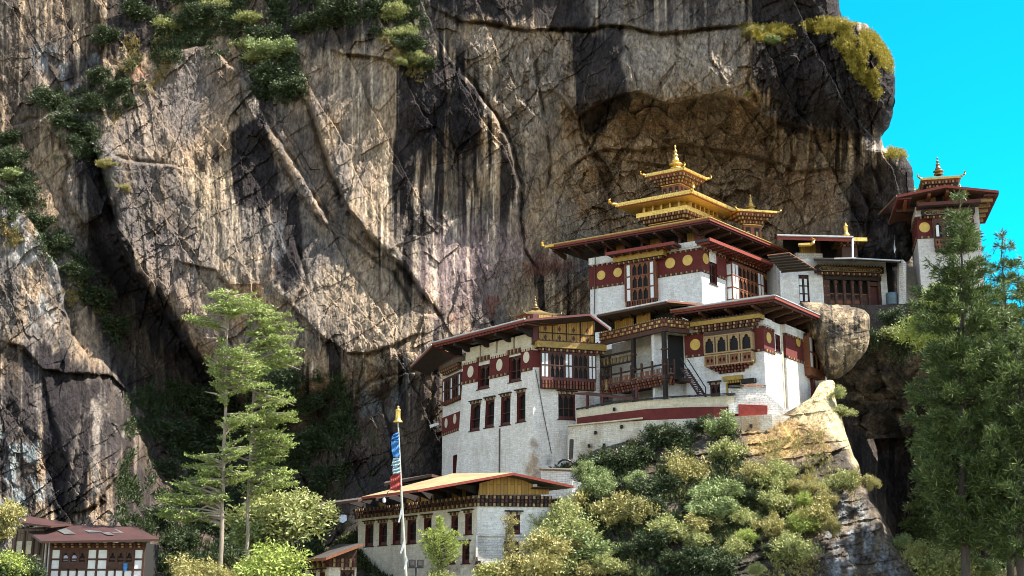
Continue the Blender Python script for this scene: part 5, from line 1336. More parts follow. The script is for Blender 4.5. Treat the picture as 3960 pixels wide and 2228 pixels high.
    ribbon('wall', [(*cC(893, 1300), cC(0, 1500)[1], 113.5), (*cC(1075, 1300), cC(0, 1500)[1], 112.6), (*cC(1195, 1308), cC(0, 1480)[1], 112.4)], 1.4, 'rough_whitewash', w)
    mb = MB(); slab([P(*cC(880, 1290), 113.3), P(*cC(1205, 1302), 112.0), P(*cC(1190, 1290), 115), P(*cC(940, 1285), 115.5)], .14, 'grey_wood', 'old_planks', 'dark_wood', mb); mb.build('plank_roof', w)
    o = ribbon('stepped_wall', [(*cC(1050, 1392), cC(0, 1560)[1], 110.2), (*cC(1110, 1372), cC(0, 1560)[1], 110.0), (*cC(1180, 1390), cC(0, 1560)[1], 110.2)], .8, 'rough_whitewash')
    tag(o, 'sunlit end of a whitewashed stone wall behind the plank gable', 'wall')
    mb = MB(); mb.tube([P(*cC(1100, 1280), 117.6), P(*cC(1107, 1090), 118.6)], .2, 'dark_bark', 7); o = mb.build('post'); tag(o, 'dark upright timber post leaning on the base of the terrace wall', 'post'); 
    mb = MB(); p = P(*cC(1062, 1290), 117); mb.tube([p + Vector((.75 * math.cos(t), 0, .8 * math.sin(t))) for t in np.linspace(0, math.pi, 11)], .09, 'black_metal', 6); o = mb.build('pipe_arch'); tag(o, 'dark bent pipe hoop on the plank roof below the tower', 'pipe')
terrace()

# ------------------------------------------------------------------ rear hall with the open verandah
def rear_hall():
    Y = 139.
    fl, fr = corner(cM(-120, 900), Y, 80, 7)
    T = thing('verandah_hall', 'low white hall with a dark carved verandah and long inscription board, behind the golden temple', 'hall', (*fr.w(6, 0).xy, fr.sz(cM(500, 1210))[1]))
    S = lambda x, y, o=0: fr.sz(cM(x, y), o)
    z0 = S(500, 1300)[1]; z1 = S(400, 560)[1]
    hw = [fr.rc(cM(135, 770), cM(300, 1180))]; ver = (S(500, 900)[0], S(1290, 900)[0], S(700, 1195)[1], S(700, 760)[1])
    mb = MB(); wall_grid(mb, fr, 0, S(1380, 900)[0], z0, z1, hw + [ver], .7, 'whitewash', 'dark_wood')
    mb.box(fr, 0, S(1380, 900)[0], z0, z1 - .1, -6, -1.0, 'whitewash'); mb.build('wall', T)
    slit(fr, hw[0], T, depth=.25, lintel=False, cols=2, frame='brown_wood')
    wp = MB(); a, b, c, d = hw[0]
    for i in range(2):
        for j in range(3): wp.box(fr, a + .12 + (b - a) * .5 * i, a + (b - a) * (.36 + .5 * i), c + .35 + (d - c - .6) * j / 3, c + .2 + (d - c - .6) * (j + 1) / 3, -.21, -.17, 'white_panel')
    wp.build('panel', T)
    # verandah front: posts, plain dark openings, diamond rail, door
    v = MB(); a, b, c, d = ver; bw = (b - a)
    v.box(fr, a, b, d - .7, d, -.6, .25, 'dark_wood'); dentils(v, fr, a - .3, b, d + .02, d + .28, .2, .42, .36, ('brown_wood', 'dark_wood')); dentils(v, fr, a - .2, b, d - .28, d, .1, .3, .36, ('brown_wood', 'pale_carving'))
    for x in (505, 540, 560, 665, 785, 900, 1015, 1130, 1275):
        s = S(x, 1000)[0]; v.box(fr, s - .14, s + .14, c, d - .3, -.4, .02, 'brown_wood')
        for k in range(6): v.box(fr, s - .07, s + .07, c + .5 + k * .5, c + .66 + k * .5, 0, .05, 'orange_wood' if k % 2 else 'maroon_wood')
    s0, s1 = S(560, 900)[0], S(1130, 900)[0]
    zr_ = S(700, 1030)[1]; v.box(fr, s0, s1, c, zr_, -.5, -.25, 'brown_wood'); v.box(fr, s0, s1, zr_ - .06, zr_ + .06, -.5, -.18, 'orange_wood'); v.box(fr, s0, s1, S(700, 1105)[1], S(700, 1118)[1], -.5, -.18, 'dark_wood')
    for x in (612, 730, 850, 965):
        s, z = S(x, 1066); v.poly(fr, [(s - .24, z), (s, z - .3), (s + .24, z), (s, z + .3)], -.3, -.2, 'void'); v.box(fr, s - .45, s + .45, S(x, 1170)[1], S(x, 1125)[1], -.3, -.22, 'orange_wood')
    vr = v.build('verandah', T)
    for x0, x1 in ((575, 650), (690, 768), (808, 885), (922, 1000), (1040, 1115)):
        q = MB(); s0, s1 = S(x0, 900)[0], S(x1, 900)[0]; za, zb = zr_, S(x0, 850)[1]
        q.poly(fr, arch_pts(s0 - .15, s1 + .15, zb - .6, zb + .2), -.35, -.2, 'brown_wood'); q.build('arch', vr)
    dr = MB(); s0, s1 = S(1155, 900)[0], S(1268, 900)[0]; dr.box(fr, s0, s1, c, S(1200, 925)[1], -.55, -.45, 'maroon_wood'); dr.box(fr, s0 - .1, s1 + .1, S(1200, 925)[1], S(1200, 870)[1], -.5, -.1, 'brown_wood'); dr.build('door', T)
    s0, s1 = S(400, 700, .9)[0], S(1330, 700, .9)[0]
    cornice(fr, s0, s1, S(900, 738, .9)[1], S(900, 658, .9)[1], .85, T, face='dark_wood', drops=1, glyph=True)
    # roofs
    rb = MB(); slab([P(*cM(350, 548), 137.2), P(*cM(900, 545), 136.4), P(*cM(1575, 578), 136.2), P(*cM(1575, 560), 144), P(*cM(350, 520), 145)], .22, 'dark_tin', 'dark_wood', 'void', rb); r = rb.build('roof', T)
    g = MB(); g.tube([P(*cM(640, 545), 136.5), P(*cM(905, 540), 136.2), P(*cM(1560, 574), 136)], .09, 'tin_gutter'); g.tube([P(*cM(893, 250), 137.5), P(*cM(896, 540), 136.3)], .11, 'tin_gutter'); g.build('gutter', r)
    pw = MB(); pw.box(fr, S(100, 500, -1.5)[0], S(475, 500, -1.5)[0], S(400, 560, -1.5)[1], S(400, 472, -1.5)[1], -2, -1.5, 'rough_whitewash'); pw.box(fr, S(160, 400, -2)[0], S(380, 400, -2)[0], S(300, 475, -2)[1], S(300, 345, -2)[1], -2.3, -2, 'yellow_planks')
    pw.box(fr, S(380, 400, -2)[0], S(440, 400, -2)[0], S(300, 475, -2)[1], S(300, 300, -2)[1], -2.3, -1.8, 'brown_wood'); pw.box(fr, S(-60, 400, -3)[0], S(1010, 400, -3)[0], S(400, 570, -3)[1], S(400, 240, -3)[1], -3.4, -3, 'void'); pw.build('upper_storey', T)  # black panel at the back stands in for the shaded recess
    rb = MB(); slab([P(*cM(-160, 216), 138.2), P(*cM(905, 245), 137.4), P(*cM(905, 232), 145), P(*cM(-200, 196), 147)], .5, 'dark_tin', 'eave_red', 'soffit', rb); r = rb.build('upper_roof', T)
    g = MB(); g.tube([P(*cM(-160, 218), 138.1), P(*cM(905, 243), 137.3)], .12, 'tin_gutter'); g.build('gutter', r)
    tip(P(*cM(240, 350), 136.5), (1, -.1), T, 'gold', 1.6)
    # white end pier with dark passage
    ep = MB(); q = Face((P(*cM(1382, 900), 139.3).x, 139.3), (1, 0), (0, -1))
    ep.box(q, .02, S(1545, 900)[0] - S(1382, 900)[0], z0, z1, -2.6, -2.4, 'void'); ep.build('passage', T)
    sh = tiers(None, 138.5, cM(1078, 292), cM(720, 300), cM(1085, 292), 2, 88, [(.25, .3, 'dent'), (.6, .35, 'dent'), (.9, 3, 'body')], rise=.4, th=.3, orn=0, name='shrine_canopy') if False else None
    K = thing('roof_shrine', 'small shrine with a flat golden roof and bell finial standing above the verandah roof', 'shrine', P(*cM(850, 540), 139.5))
    f = Face(P(*cM(700, 400), 139.2), (1, .06), (.06, -1)); mb = MB(); X = lambda x, y: f.sz(cM(x, y))
    mb.box(f, X(790, 400)[0] - .6, X(1082, 400)[0], X(900, 320)[1], X(900, 268)[1], -3, .6, 'gold'); mb.build('roof', K)
    mb = MB(); 
    for k, (x0, x1) in enumerate(((700, 1010), (730, 985))): dentils(mb, f, X(x0, 900)[0], X(x1, 900)[0], X(900, 352 + 32 * k)[1], X(900, 322 + 32 * k)[1], .2 - .15 * k, .4 - .15 * k, .35)
    mb.box(f, X(745, 400)[0], X(960, 400)[0], X(900, 560)[1], X(900, 380)[1], -2, 0, 'brown_wood'); mb.build('body', K)
    pinnacle(P(*cM(805, 222), 139.6), P(*cM(805, 40), 139.6).z - P(*cM(805, 222), 139.6).z, K, 'gold', [(.08, -.3)] + BELL, name='bell_finial')
    # steps, stone pier, base wall, tank, flag
    o = ribbon('stone_pier', [(*cM(1548, 560), cM(0, 1200)[1], 137.8), (*cM(1600, 560), cM(0, 1200)[1], 137.6), (*cM(1648, 600), cM(0, 1190)[1], 137.6)], .7, 'pier_wash'); tag(o, 'narrow whitewashed stone pier beside the outdoor steps', 'pier')
    st = MB(); n = 17
    for i in range(n):
        k0, k1 = i / n, (i + 1) / n
        x0, x1, y = 1640 - 20 * k0, 1815 - 55 * k0, 1185 - 530 * k0
        Yk = 137.6 + 3.8 * k0
        a, b = P(*cM(x0, y), Yk), P(*cM(x1, y), Yk); h = Vector((0, 0, P(*cM(x0, 1185 - 530 * k1), Yk).z - a.z)); e = Vector((0, .45, 0))
        st.prism([a, b, b + e, a + e], [a + h, b + h, b + h + e, a + h + e], 'bare_stone')
    o = st.build('stone_stair'); tag(o, 'steep flight of brown stone steps climbing to the far tower', 'stairs')
    o = ribbon('footing_wall', [(*cM(860, 1196), cM(0, 1560)[1], 137.0), (*cM(1200, 1194), cM(0, 1560)[1], 136.9), (*cM(1560, 1182), cM(0, 1600)[1], 136.9), (*cM(1830, 1160), cM(0, 1600)[1], 136.6), (*cM(2180, 1160), cM(0, 1600)[1], 136)], 3, 'dark_stone'); tag(o, 'dark dry stone footing under the verandah hall and steps', 'wall')
    tk = MB(); p = P(*cM(1447, 1190), 138.4); tk.lathe(p, [(.55, 0), (.6, .1), (.6, .7), (.62, .74), (.6, .78), (.6, 1.2), (.5, 1.3), (.2, 1.34)], 'tank_blue', 16); o = tk.build('water_tank', smooth=True); tag(o, 'blue grey plastic water drum in the passage beside the hall', 'drum')
    fg = thing('pole_flag', 'small white pennant on a thin pole beside the dark passage', 'flag', P(*cM(1500, 520), 138))
    mb = MB(); mb.tube([P(*cM(1500, 530), 138), P(*cM(1482, 215), 138)], .04, 'black_metal', 5); mb.build('pole', fg)
    mb = MB(); a = [P(*cM(1480, 285), 138), P(*cM(1490, 340), 138.1), P(*cM(1505, 410), 137.9), P(*cM(1480, 470), 138), P(*cM(1472, 400), 138.1)]; mb.prism(a, [p_ + Vector((0, .03, 0)) for p_ in a], 'white_cloth'); mb.build('pennant', fg)
masonry('pier_wash', (.62, .58, .54), .35, amount=.6, bw=.5, bh=.22, rub=.15)
masonry('dark_stone', (.045, .033, .026), .35, amount=.7, bw=.55, bh=.18, rub=.15)
rear_hall()

# ------------------------------------------------------------------ tower on the far right
def corner_tower():
    Y = 137.
    fl, fr = corner(cM(1815, 400), Y, 102, -12)
    T = thing('skyline_tower', 'square white tower with wide red-brown eaves against the sky behind the pines', 'tower', (fl.O.x, fl.O.y, fl.sz(cM(1815, 1160))[1]))
    S = lambda x, y, o=0: fr.sz(cL(x, y), o)
    sr = S(1790, 1300)[0]; sl = 7.
    z0 = fr.sz(cM(1850, 1420))[1]; z1 = S(910, 1000)[1]
    b0, b1 = S(910, 1290)[1], S(910, 1045)[1]
    w2 = fr.rc(cD(1170, 885), cD(1290, 965))
    block('wall', fl, fr, sl, sr, z0, S(910, 870)[1], [], [w2], T, m='tower_wash2')
    mb = MB(); e = S(1110, 1150)[0]; mb.box(fr, -.05, e, b0, b1, -.05, .05, 'red_wash'); mb.box(fl, -.05, sl, b0, b1, -.05, .05, 'red_wash'); mb.build('band', T)
    mb = MB()
    for f, s in ((fr, e), (fl, sl)): dentils(mb, f, 0, s, b0 - .25, b0, .04, .16, .28); dentils(mb, f, 0, s, b1, b1 + .28, .04, .18, .28)
    mb.box(fr, -.1, e, b1 + .28, S(910, 985)[1], -.1, .2, 'whitewash'); mb.build('dentil_row', T)
    disc(fr, cL(997, 1160), .57, T)
    a, b = S(1125, 1150, .4)[0], S(1690, 1150, .4)[0]
    rabsel(fr, a, b, S(1125, 1450, .4)[1] - .4, S(1125, 1040, .4)[1], .6, [(.25, 'B'), (1.3, 'ADADADA'.replace('D', 'P')), (.6, 'LPLPLPL'), (.4, 'C')], T, body='brown_wood')
    cb = MB()
    for k in range(3):
        s0 = a + (b - a) * (.05 + .27 * k); cb.box(fr, s0, s0 + .3, S(1125, 1290, .4)[1], S(1125, 1130, .4)[1], .48, .5, 'white_panel')
    cb.build('curtain', T)
    q = cM(2150, 690); lw = MB(); rabsel(fr, w2[0] + .1, w2[1] + .6, w2[2] - 1.2, w2[3], .3, [(.2, 'B'), (1, 'WAWAW'), (1, 'WAWAW')], T)
    s0, s1 = S(965, 960, 1.)[0], S(1700, 900, 1.)[0]
    cornice(fr, s0, s1, S(985, 995, 1.)[1], S(985, 920, 1.)[1], .95, T, face='dark_wood', drops=1, glyph=True)
    # skirt roof over the cornice
    sk = MB(); z = S(905, 822, 1.8)[1]; s0, s1 = S(905, 822, 1.8)[0], S(1775, 750, 1.8)[0]
    sk.box(fr, s0, s1, z - .25, z, -.5, 1.8, 'soffit'); sk.box(fr, s0 - .05, s1 + .05, z - .3, z + .05, 1.8, 1.9, 'maroon_wood'); sk.box(fr, s0 - .05, s0 + .05, z - .28, z + .04, -.5, 1.8, 'maroon_wood'); sk.build('skirt_roof', T)
    # gabled main roof, ridge running straight back
    O = 2.6
    pl, pr_, rg = fr.sz(cL(612, 705), O), fr.sz(cL(2038, 640), O), fr.sz(cL(1300, 563), O)
    bk = 8.5
    rb = MB(); w = fr.w
    def q_(p, o): return w(p[0], p[1], o)
    zR = (pl[1] + pr_[1]) / 2
    slab([q_(pl, O), q_(pl, -bk), q_(rg, -bk), q_(rg, O)], .28, 'dark_tin', 'eave_red', 'soffit_red', rb); slab([q_(rg, O), q_(rg, -bk), q_(pr_, -bk), q_(pr_, O)], .28, 'dark_tin', 'eave_red', 'soffit_red', rb)
    for p in (pl, pr_):      # rafter ends along both eaves, slats under
        sg = 1 if p is pr_ else -1
        for i in range(26):
            o = O - .3 - i * .42; rb.box(fr, min(p[0], p[0] - sg * 1.5) , max(p[0], p[0] - sg * 1.5), p[1] - .42 , p[1] - .26, o - .2, o, 'maroon_wood')
    r = rb.build('roof', T)
    bb = MB()
    for x, y in ((720, 780), (1045, 690), (1298, 620), (1560, 650), (1890, 700)):
        s = fr.sz(cL(x, y), 1.)[0]; tt = (s - pl[0]) / (rg[0] - pl[0]) if s < rg[0] else (pr_[0] - s) / (pr_[0] - rg[0]); zt = pl[1] + tt * (rg[1] - pl[1]) - .3
        bb.poly(Face(fr.w(s, 0).xy, fr.n, fr.d), [(-.2, zt - .9), (.6, zt - .7), (O - .5, zt - .35), (O - .5, zt - .05), (-.2, zt - .05)], -.16, .16, 'orange_wood')
    for i in range(5):
        s = S(1760, 1000 - i * 10)[0]; o = O - 1.2 - i * 1.9; bb.box(fr, sr - .4, pr_[0] - .5, pr_[1] - .75, pr_[1] - .42, o - .35, o, 'pale_carving')
    bb.build('bracket', r)
    g = MB(); gz = S(910, 880)[1]; g.face([w(0.2, gz, -.2), w(sr, gz, -.2), w(sr, pr_[1], -.2), w(rg[0], rg[1] - .3, -.2), w(.2, pl[1] + .4, -.2)], 'yellow_planks')
    g.box(fr, S(1160, 750)[0], S(1250, 750)[0], S(1200, 790)[1], S(1200, 700)[1], -.25, -.1, 'void'); g.box(fr, S(610, 850)[0], 0, gz, pl[1] - .3, -1.5, -1.2, 'brown_wood'); g.build('gable', T)
    # second, lower roof end turned to the left
    lb = MB(); a0, a1, a2, a3 = P(*cL(352, 962), 141), P(*cL(600, 702), 137.5), P(*cL(480, 1110), 141.5), P(*cL(620, 705), 137.4)
    slab([a0, a1, a1 + Vector((1.5, 3, .6)), a0 + Vector((2.5, 3, .6))], .2, 'dark_tin', 'old_planks', 'soffit_red', lb); slab([a2, a3, a3 + Vector((2.5, 2, .2)), a2 + Vector((4, 2, .2))], .22, 'dark_tin', 'old_planks', 'soffit_red', lb)
    lb.build('side_roof', T)
    # dk = MB(); f2 = Face(P(*cM(1690, 300), 140.5), (1, -.2), (-.2, -1)); dk.box(f2, -.9, 1.0, f2.sz(cM(1640, 660))[1], f2.sz(cM(1640, 150))[1], -.3, 0, 'void'); dk.build('passage', T)
    # gilded lantern on the ridge
    t, ap, _ = tiers(T, 136.5, cL(950, 462), cL(905, 600), cL(1510, 430), 102, -12, [(.3, .3, 'dent'), (.75, .3, 'dent'), (1.15, .32, 'dent'), (1.4, 1.8, 'body')], rise=.5, th=.3, orn=.95, m='old_gold')
    c = P(*cL(1195, 425), 138.5); pinnacle(c, P(*cL(1195, 168), 138.5).z - c.z, t, 'dull_brass')
paint('soffit_red', (.13, .055, .04), .5, 4, .8)
masonry('tower_wash2', (.66, .62, .58), .75, amount=.4)
corner_tower()

# ------------------------------------------------------------------ guest house (bottom centre)
masonry('guest_wash', (.78, .71, .60), .78, amount=.5, spots=((tuple(P(*cE(1000, 1350), 106)), 6.5, (.27, .20, .155)), (tuple(P(*cE(600, 1440), 109)), 6.5, (.33, .26, .2)), (tuple(P(*cE(1330, 1330), 104)), 2.0, (.3, .22, .16))))
def guest_house():
    Y = 104.
    fl, fr = corner(cE(1385, 1000), Y, 52, 9)
    T = thing('guest_house', 'two storey white house with yellow plank gable and sunlit yellow tin roof, below the tower', 'house', (fl.O.x, fl.O.y, fl.sz(cE(1385, 1449))[1]))
    sl = fl.sz(cE(468, 1100))[0]; sr = fr.sz(cE(1945, 1000))[0]
    z0 = fl.sz(cE(1385, 1640))[1]; z1 = fl.sz(cE(1385, 828))[1]; zd = fl.sz(cE(1385, 912))[1]
    hl = [fl.rc(cE(*a), cE(*b)) for a, b in (((525, 1052), (583, 1218)), ((631, 1042), (688, 1210)), ((737, 1035), (794, 1200)), ((848, 1018), (912, 1195)), ((976, 1004), (1030, 1185)), ((1186, 985), (1236, 1132)), ((1292, 968), (1343, 1125)), ((1270, 1205), (1324, 1350)), ((1160, 1318), (1212, 1352)))]
    hr = [fr.rc(cE(1618, 975), cE(1714, 1122)), fr.rc(cE(1592, 1178), cE(1704, 1332))]
    zs = fr.sz(cE(1390, 1135))[1]
    mb = MB(); wall_grid(mb, fl, 0, sl, z0, z1, hl, .35, 'guest_wash', 'maroon_wood')
    wall_grid(mb, fr, 0, sr, zs, z1, hr[:1], .35, 'whitewash', 'maroon_wood'); wall_grid(mb, fr, -.02, sr + .3, z0, zs, hr[1:], .35, 'rough_whitewash', 'maroon_wood')
    bkv = fl.w(sl, 0) - fl.w(0, 0)
    mb.face([fr.w(sr, z0), fr.w(sr, z1), fr.w(sr, z1) + bkv, fr.w(sr, z0) + bkv], 'whitewash'); mb.face([fl.w(sl, z0), fl.w(sl, z1), fl.w(sl, z1) + (fr.w(sr, 0) - fr.w(0, 0)), fl.w(sl, z0) + (fr.w(sr, 0) - fr.w(0, 0))], 'whitewash')
    mb.box(fr, -.05, sr + .3, zs - .06, zs + .08, -.05, .12, 'rough_whitewash'); mb.build('wall', T)
    for h in hl: slit(fl, h, T, depth=.35, cols=1, over=.22, lintel=(h[3] - h[2]) > 1.2)
    for h in hr[:1]: slit(fr, h, T, depth=.35, cols=2, over=.25)
    d = MB(); h = hr[1]; d.box(fr, h[0], h[1], h[2], h[3], -.34, -.28, 'brown_wood'); d.box(fr, h[0], h[0] + .3, h[2], h[3], -.28, -.2, 'dark_wood'); d.build('door', T)
    mb = MB(); k = (z1 - zd) / 3
    for i in range(3):
        for f, s in ((fl, sl + .35), (fr, sr + .1)): dentils(mb, f, -.1, s, z1 - k * (i + 1), z1 - k * i - .01, .12 + .1 * (2 - i), .24 + .1 * (2 - i), .3, ('brown_wood', 'maroon_wood', 'dark_wood') if i == 1 else ('pale_carving', 'brown_wood'), 'dark_wood')
    mb.build('dentil_row', T)
    # roof
    O1 = 2.2
    Le = Face(eave_corner(fl, fr, O1), fl.d, fl.n)
    e0 = P(*cE(930, 782), 103.0); ze = e0.z
    n_ = fl.n; e0 = Vector((*(fl.O + fl.n * 2.3 + fr.n * 1.5), 0)); e0.z = e0.y * zr(cE(930, 790)[1])
    rp = Vector((*(fr.w(sr * .45, 0, 1.5).xy), 0)); rp.z = rp.y * zr(cE(1640, 652)[1])
    e1 = Vector((*(fr.w(sr + 1.6, 0, 1.5).xy), 0)); e1.z = e1.y * zr(cE(2022, 752)[1])
    ld = Vector((fl.d.x, fl.d.y, 0)); Lr_ = sl + 2.5
    rb = MB(); B = ld * Lr_
    a0 = P(*cE(930, 782), e0.y - .3)
    slab([a0, a0 + ld * 8.2, rp + ld * 8.2 + Vector((0, 0, .6)), rp], .2, 'yellow_tin', 'eave_red', 'soffit', rb); slab([rp, rp + ld * 8.2 + Vector((0, 0, .6)), e1 + ld * 8.2, e1], .2, 'yellow_tin', 'eave_red', 'soffit', rb)
    l0 = a0 + ld * 7.9 + Vector((0, 0, -.25)) + Vector((n_.x, n_.y, 0)) * .5
    l2 = l0 + ld * (Lr_ - 5.2)
    slab([l0, l2, l2 - Vector((n_.x, n_.y, 0)) * 5 + Vector((0, 0, .95)), l0 - Vector((n_.x, n_.y, 0)) * 5 + Vector((0, 0, .95))], .2, 'dark_tin', 'brown_wood', 'soffit', rb)
    rf = rb.build('roof', T)
    bb = MB()
    for i in range(9):
        s = .6 + (sl - .6) * i / 8; f = Face(fl.w(s, 0).xy, fl.n, fl.d); zt = z1 + 1.05 - .2
        bb.poly(f, [(-.4, z1 + .1), (.5, z1 + .35), (1.7, z1 + .55), (1.7, z1 + .8), (-.4, z1 + .8)], -.14, .14, 'dark_wood')
    bb.build('bracket', rf)
    at_ = MB(); at_.box(fl, .0, sl, z1, z1 + 1.2, -.9, -.7, 'void')
    for i in range(8):
        if i in (1, 3, 4, 6): at_.box(fl, sl * i / 8 + .3, sl * (i + 1) / 8 - .1, z1, z1 + .9, -.7, -.6, 'yellow_planks')
    at_.build('attic', T)
    g = MB(); x = lambda a, b: fr.sz(cE(a, b))
    g.face([fr.w(*x(1393, 825), .05), fr.w(*x(1935, 822), .05), fr.w(x(1935, 800)[0], x(1935, 782)[1], .05), fr.w(x(1805, 800)[0], x(1805, 740)[1], .05), fr.w(*x(1640, 672), .05), fr.w(x(1400, 800)[0], x(1400, 735)[1], .05)], 'yellow_planks'); g.build('gable', T)
    lb = MB(); lb.box(fr, x(1800, 800)[0], x(1950, 800)[0], x(1850, 780)[1], x(1850, 770)[1], .05, .9, 'dark_wood'); lb.box(fr, x(1812, 800)[0], x(1842, 800)[0], x(1825, 770)[1], x(1825, 742)[1], .06, .2, 'white_panel'); lb.build('shelf_board', T)
    pp = MB(); pp.box(fr, -.12, .06, fr.sz(cE(1385, 1320))[1], zs, -.03, .16, 'whitewash'); pp.build('corner_pipe', T)
    pl_ = MB(); pl_.box(fr, x(1655, 800)[0], x(1850, 800)[0], x(1700, 1312)[1], x(1700, 1303)[1], 0, 1.3, 'old_planks'); pl_.build('door_step', T)
    # small roof showing behind
    K = thing('back_shed', 'dark roofed shed showing behind the guest house roof against black rock', 'shed', P(*cE(900, 760), 116))
    mb = MB(); slab([P(*cE(665, 735), 114), P(*cE(1035, 662), 112.5), P(*cE(1130, 690), 114), P(*cE(1000, 690), 121), P(*cE(680, 720), 121)], .25, 'dark_tin', 'brown_wood', 'dark_wood', mb); mb.build('roof', K)
    mb = MB(); f = Face(P(*cE(700, 800), 115), (.95, -.3), (-.3, -.95)); mb.box(f, 0, 7.5, P(*cE(700, 900), 115).z, P(*cE(700, 745), 115).z, -3, 0, 'dark_wood'); mb.build('wall', K)
guest_house()

def annex():
    Y = 103.5
    fl, fr = corner(cE(242, 1380), Y, 40, 8)
    T = thing('annex', 'small annex with orange edged gable roof beside the left end of the guest house', 'annex', (fl.O.x, fl.O.y, fl.sz(cE(242, 1449))[1]))
    sl, sr = fl.sz(cE(60, 1400))[0], fr.sz(cE(455, 1400))[0]; z0 = fl.sz(cE(242, 1640))[1]; z1 = fr.sz(cE(250, 1312))[1]; zd = fr.sz(cE(250, 1366))[1]
    hr = [fr.rc(cE(332, 1402), cE(436, 1600))]; hl = [fl.rc(cE(102, 1425), cE(140, 1500)), fl.rc(cE(172, 1420), cE(210, 1500))]
    block('wall', fl, fr, sl, sr, z0, z1, hl, hr, T, m='guest_wash', mr='brown_wood')
    for h in hl: slit(fl, h, T)
    slit(fr, hr[0], T)
    mb = MB()
    for i in range(2):
        for f, s in ((fl, sl), (fr, sr)): dentils(mb, f, -.05, s, z1 - .34 * (i + 1), z1 - .34 * i - .01, .25 - .12 * i, .38 - .12 * i, .3)
    mb.build('dentil_row', T)
    rb = MB(); a, b, c = P(*cE(40, 1318), 102.0), P(*cE(218, 1306), 101.6), P(*cE(508, 1196), 102.8); bk = Vector((-.3, 1, 0)) * 6
    slab([b, a, a + bk, b + bk + Vector((0, 0, .3))], .22, 'dark_tin', 'orange_wood', 'soffit', rb); slab([c, b + Vector((.01, 0, .01)), b + bk + Vector((0, 0, .3)), c + bk + Vector((-1, 0, .2))], .22, 'dark_tin', 'orange_wood', 'soffit', rb); rb.build('roof', T)
    g = MB(); g.face([fr.w(0, z1, .05), fr.w(sr, z1, .05), fr.w(sr, fr.sz(cE(445, 1245))[1], .05), fr.w(0.2, fr.sz(cE(250, 1308))[1], .05)], 'brown_wood'); g.build('gable', T)
annex()

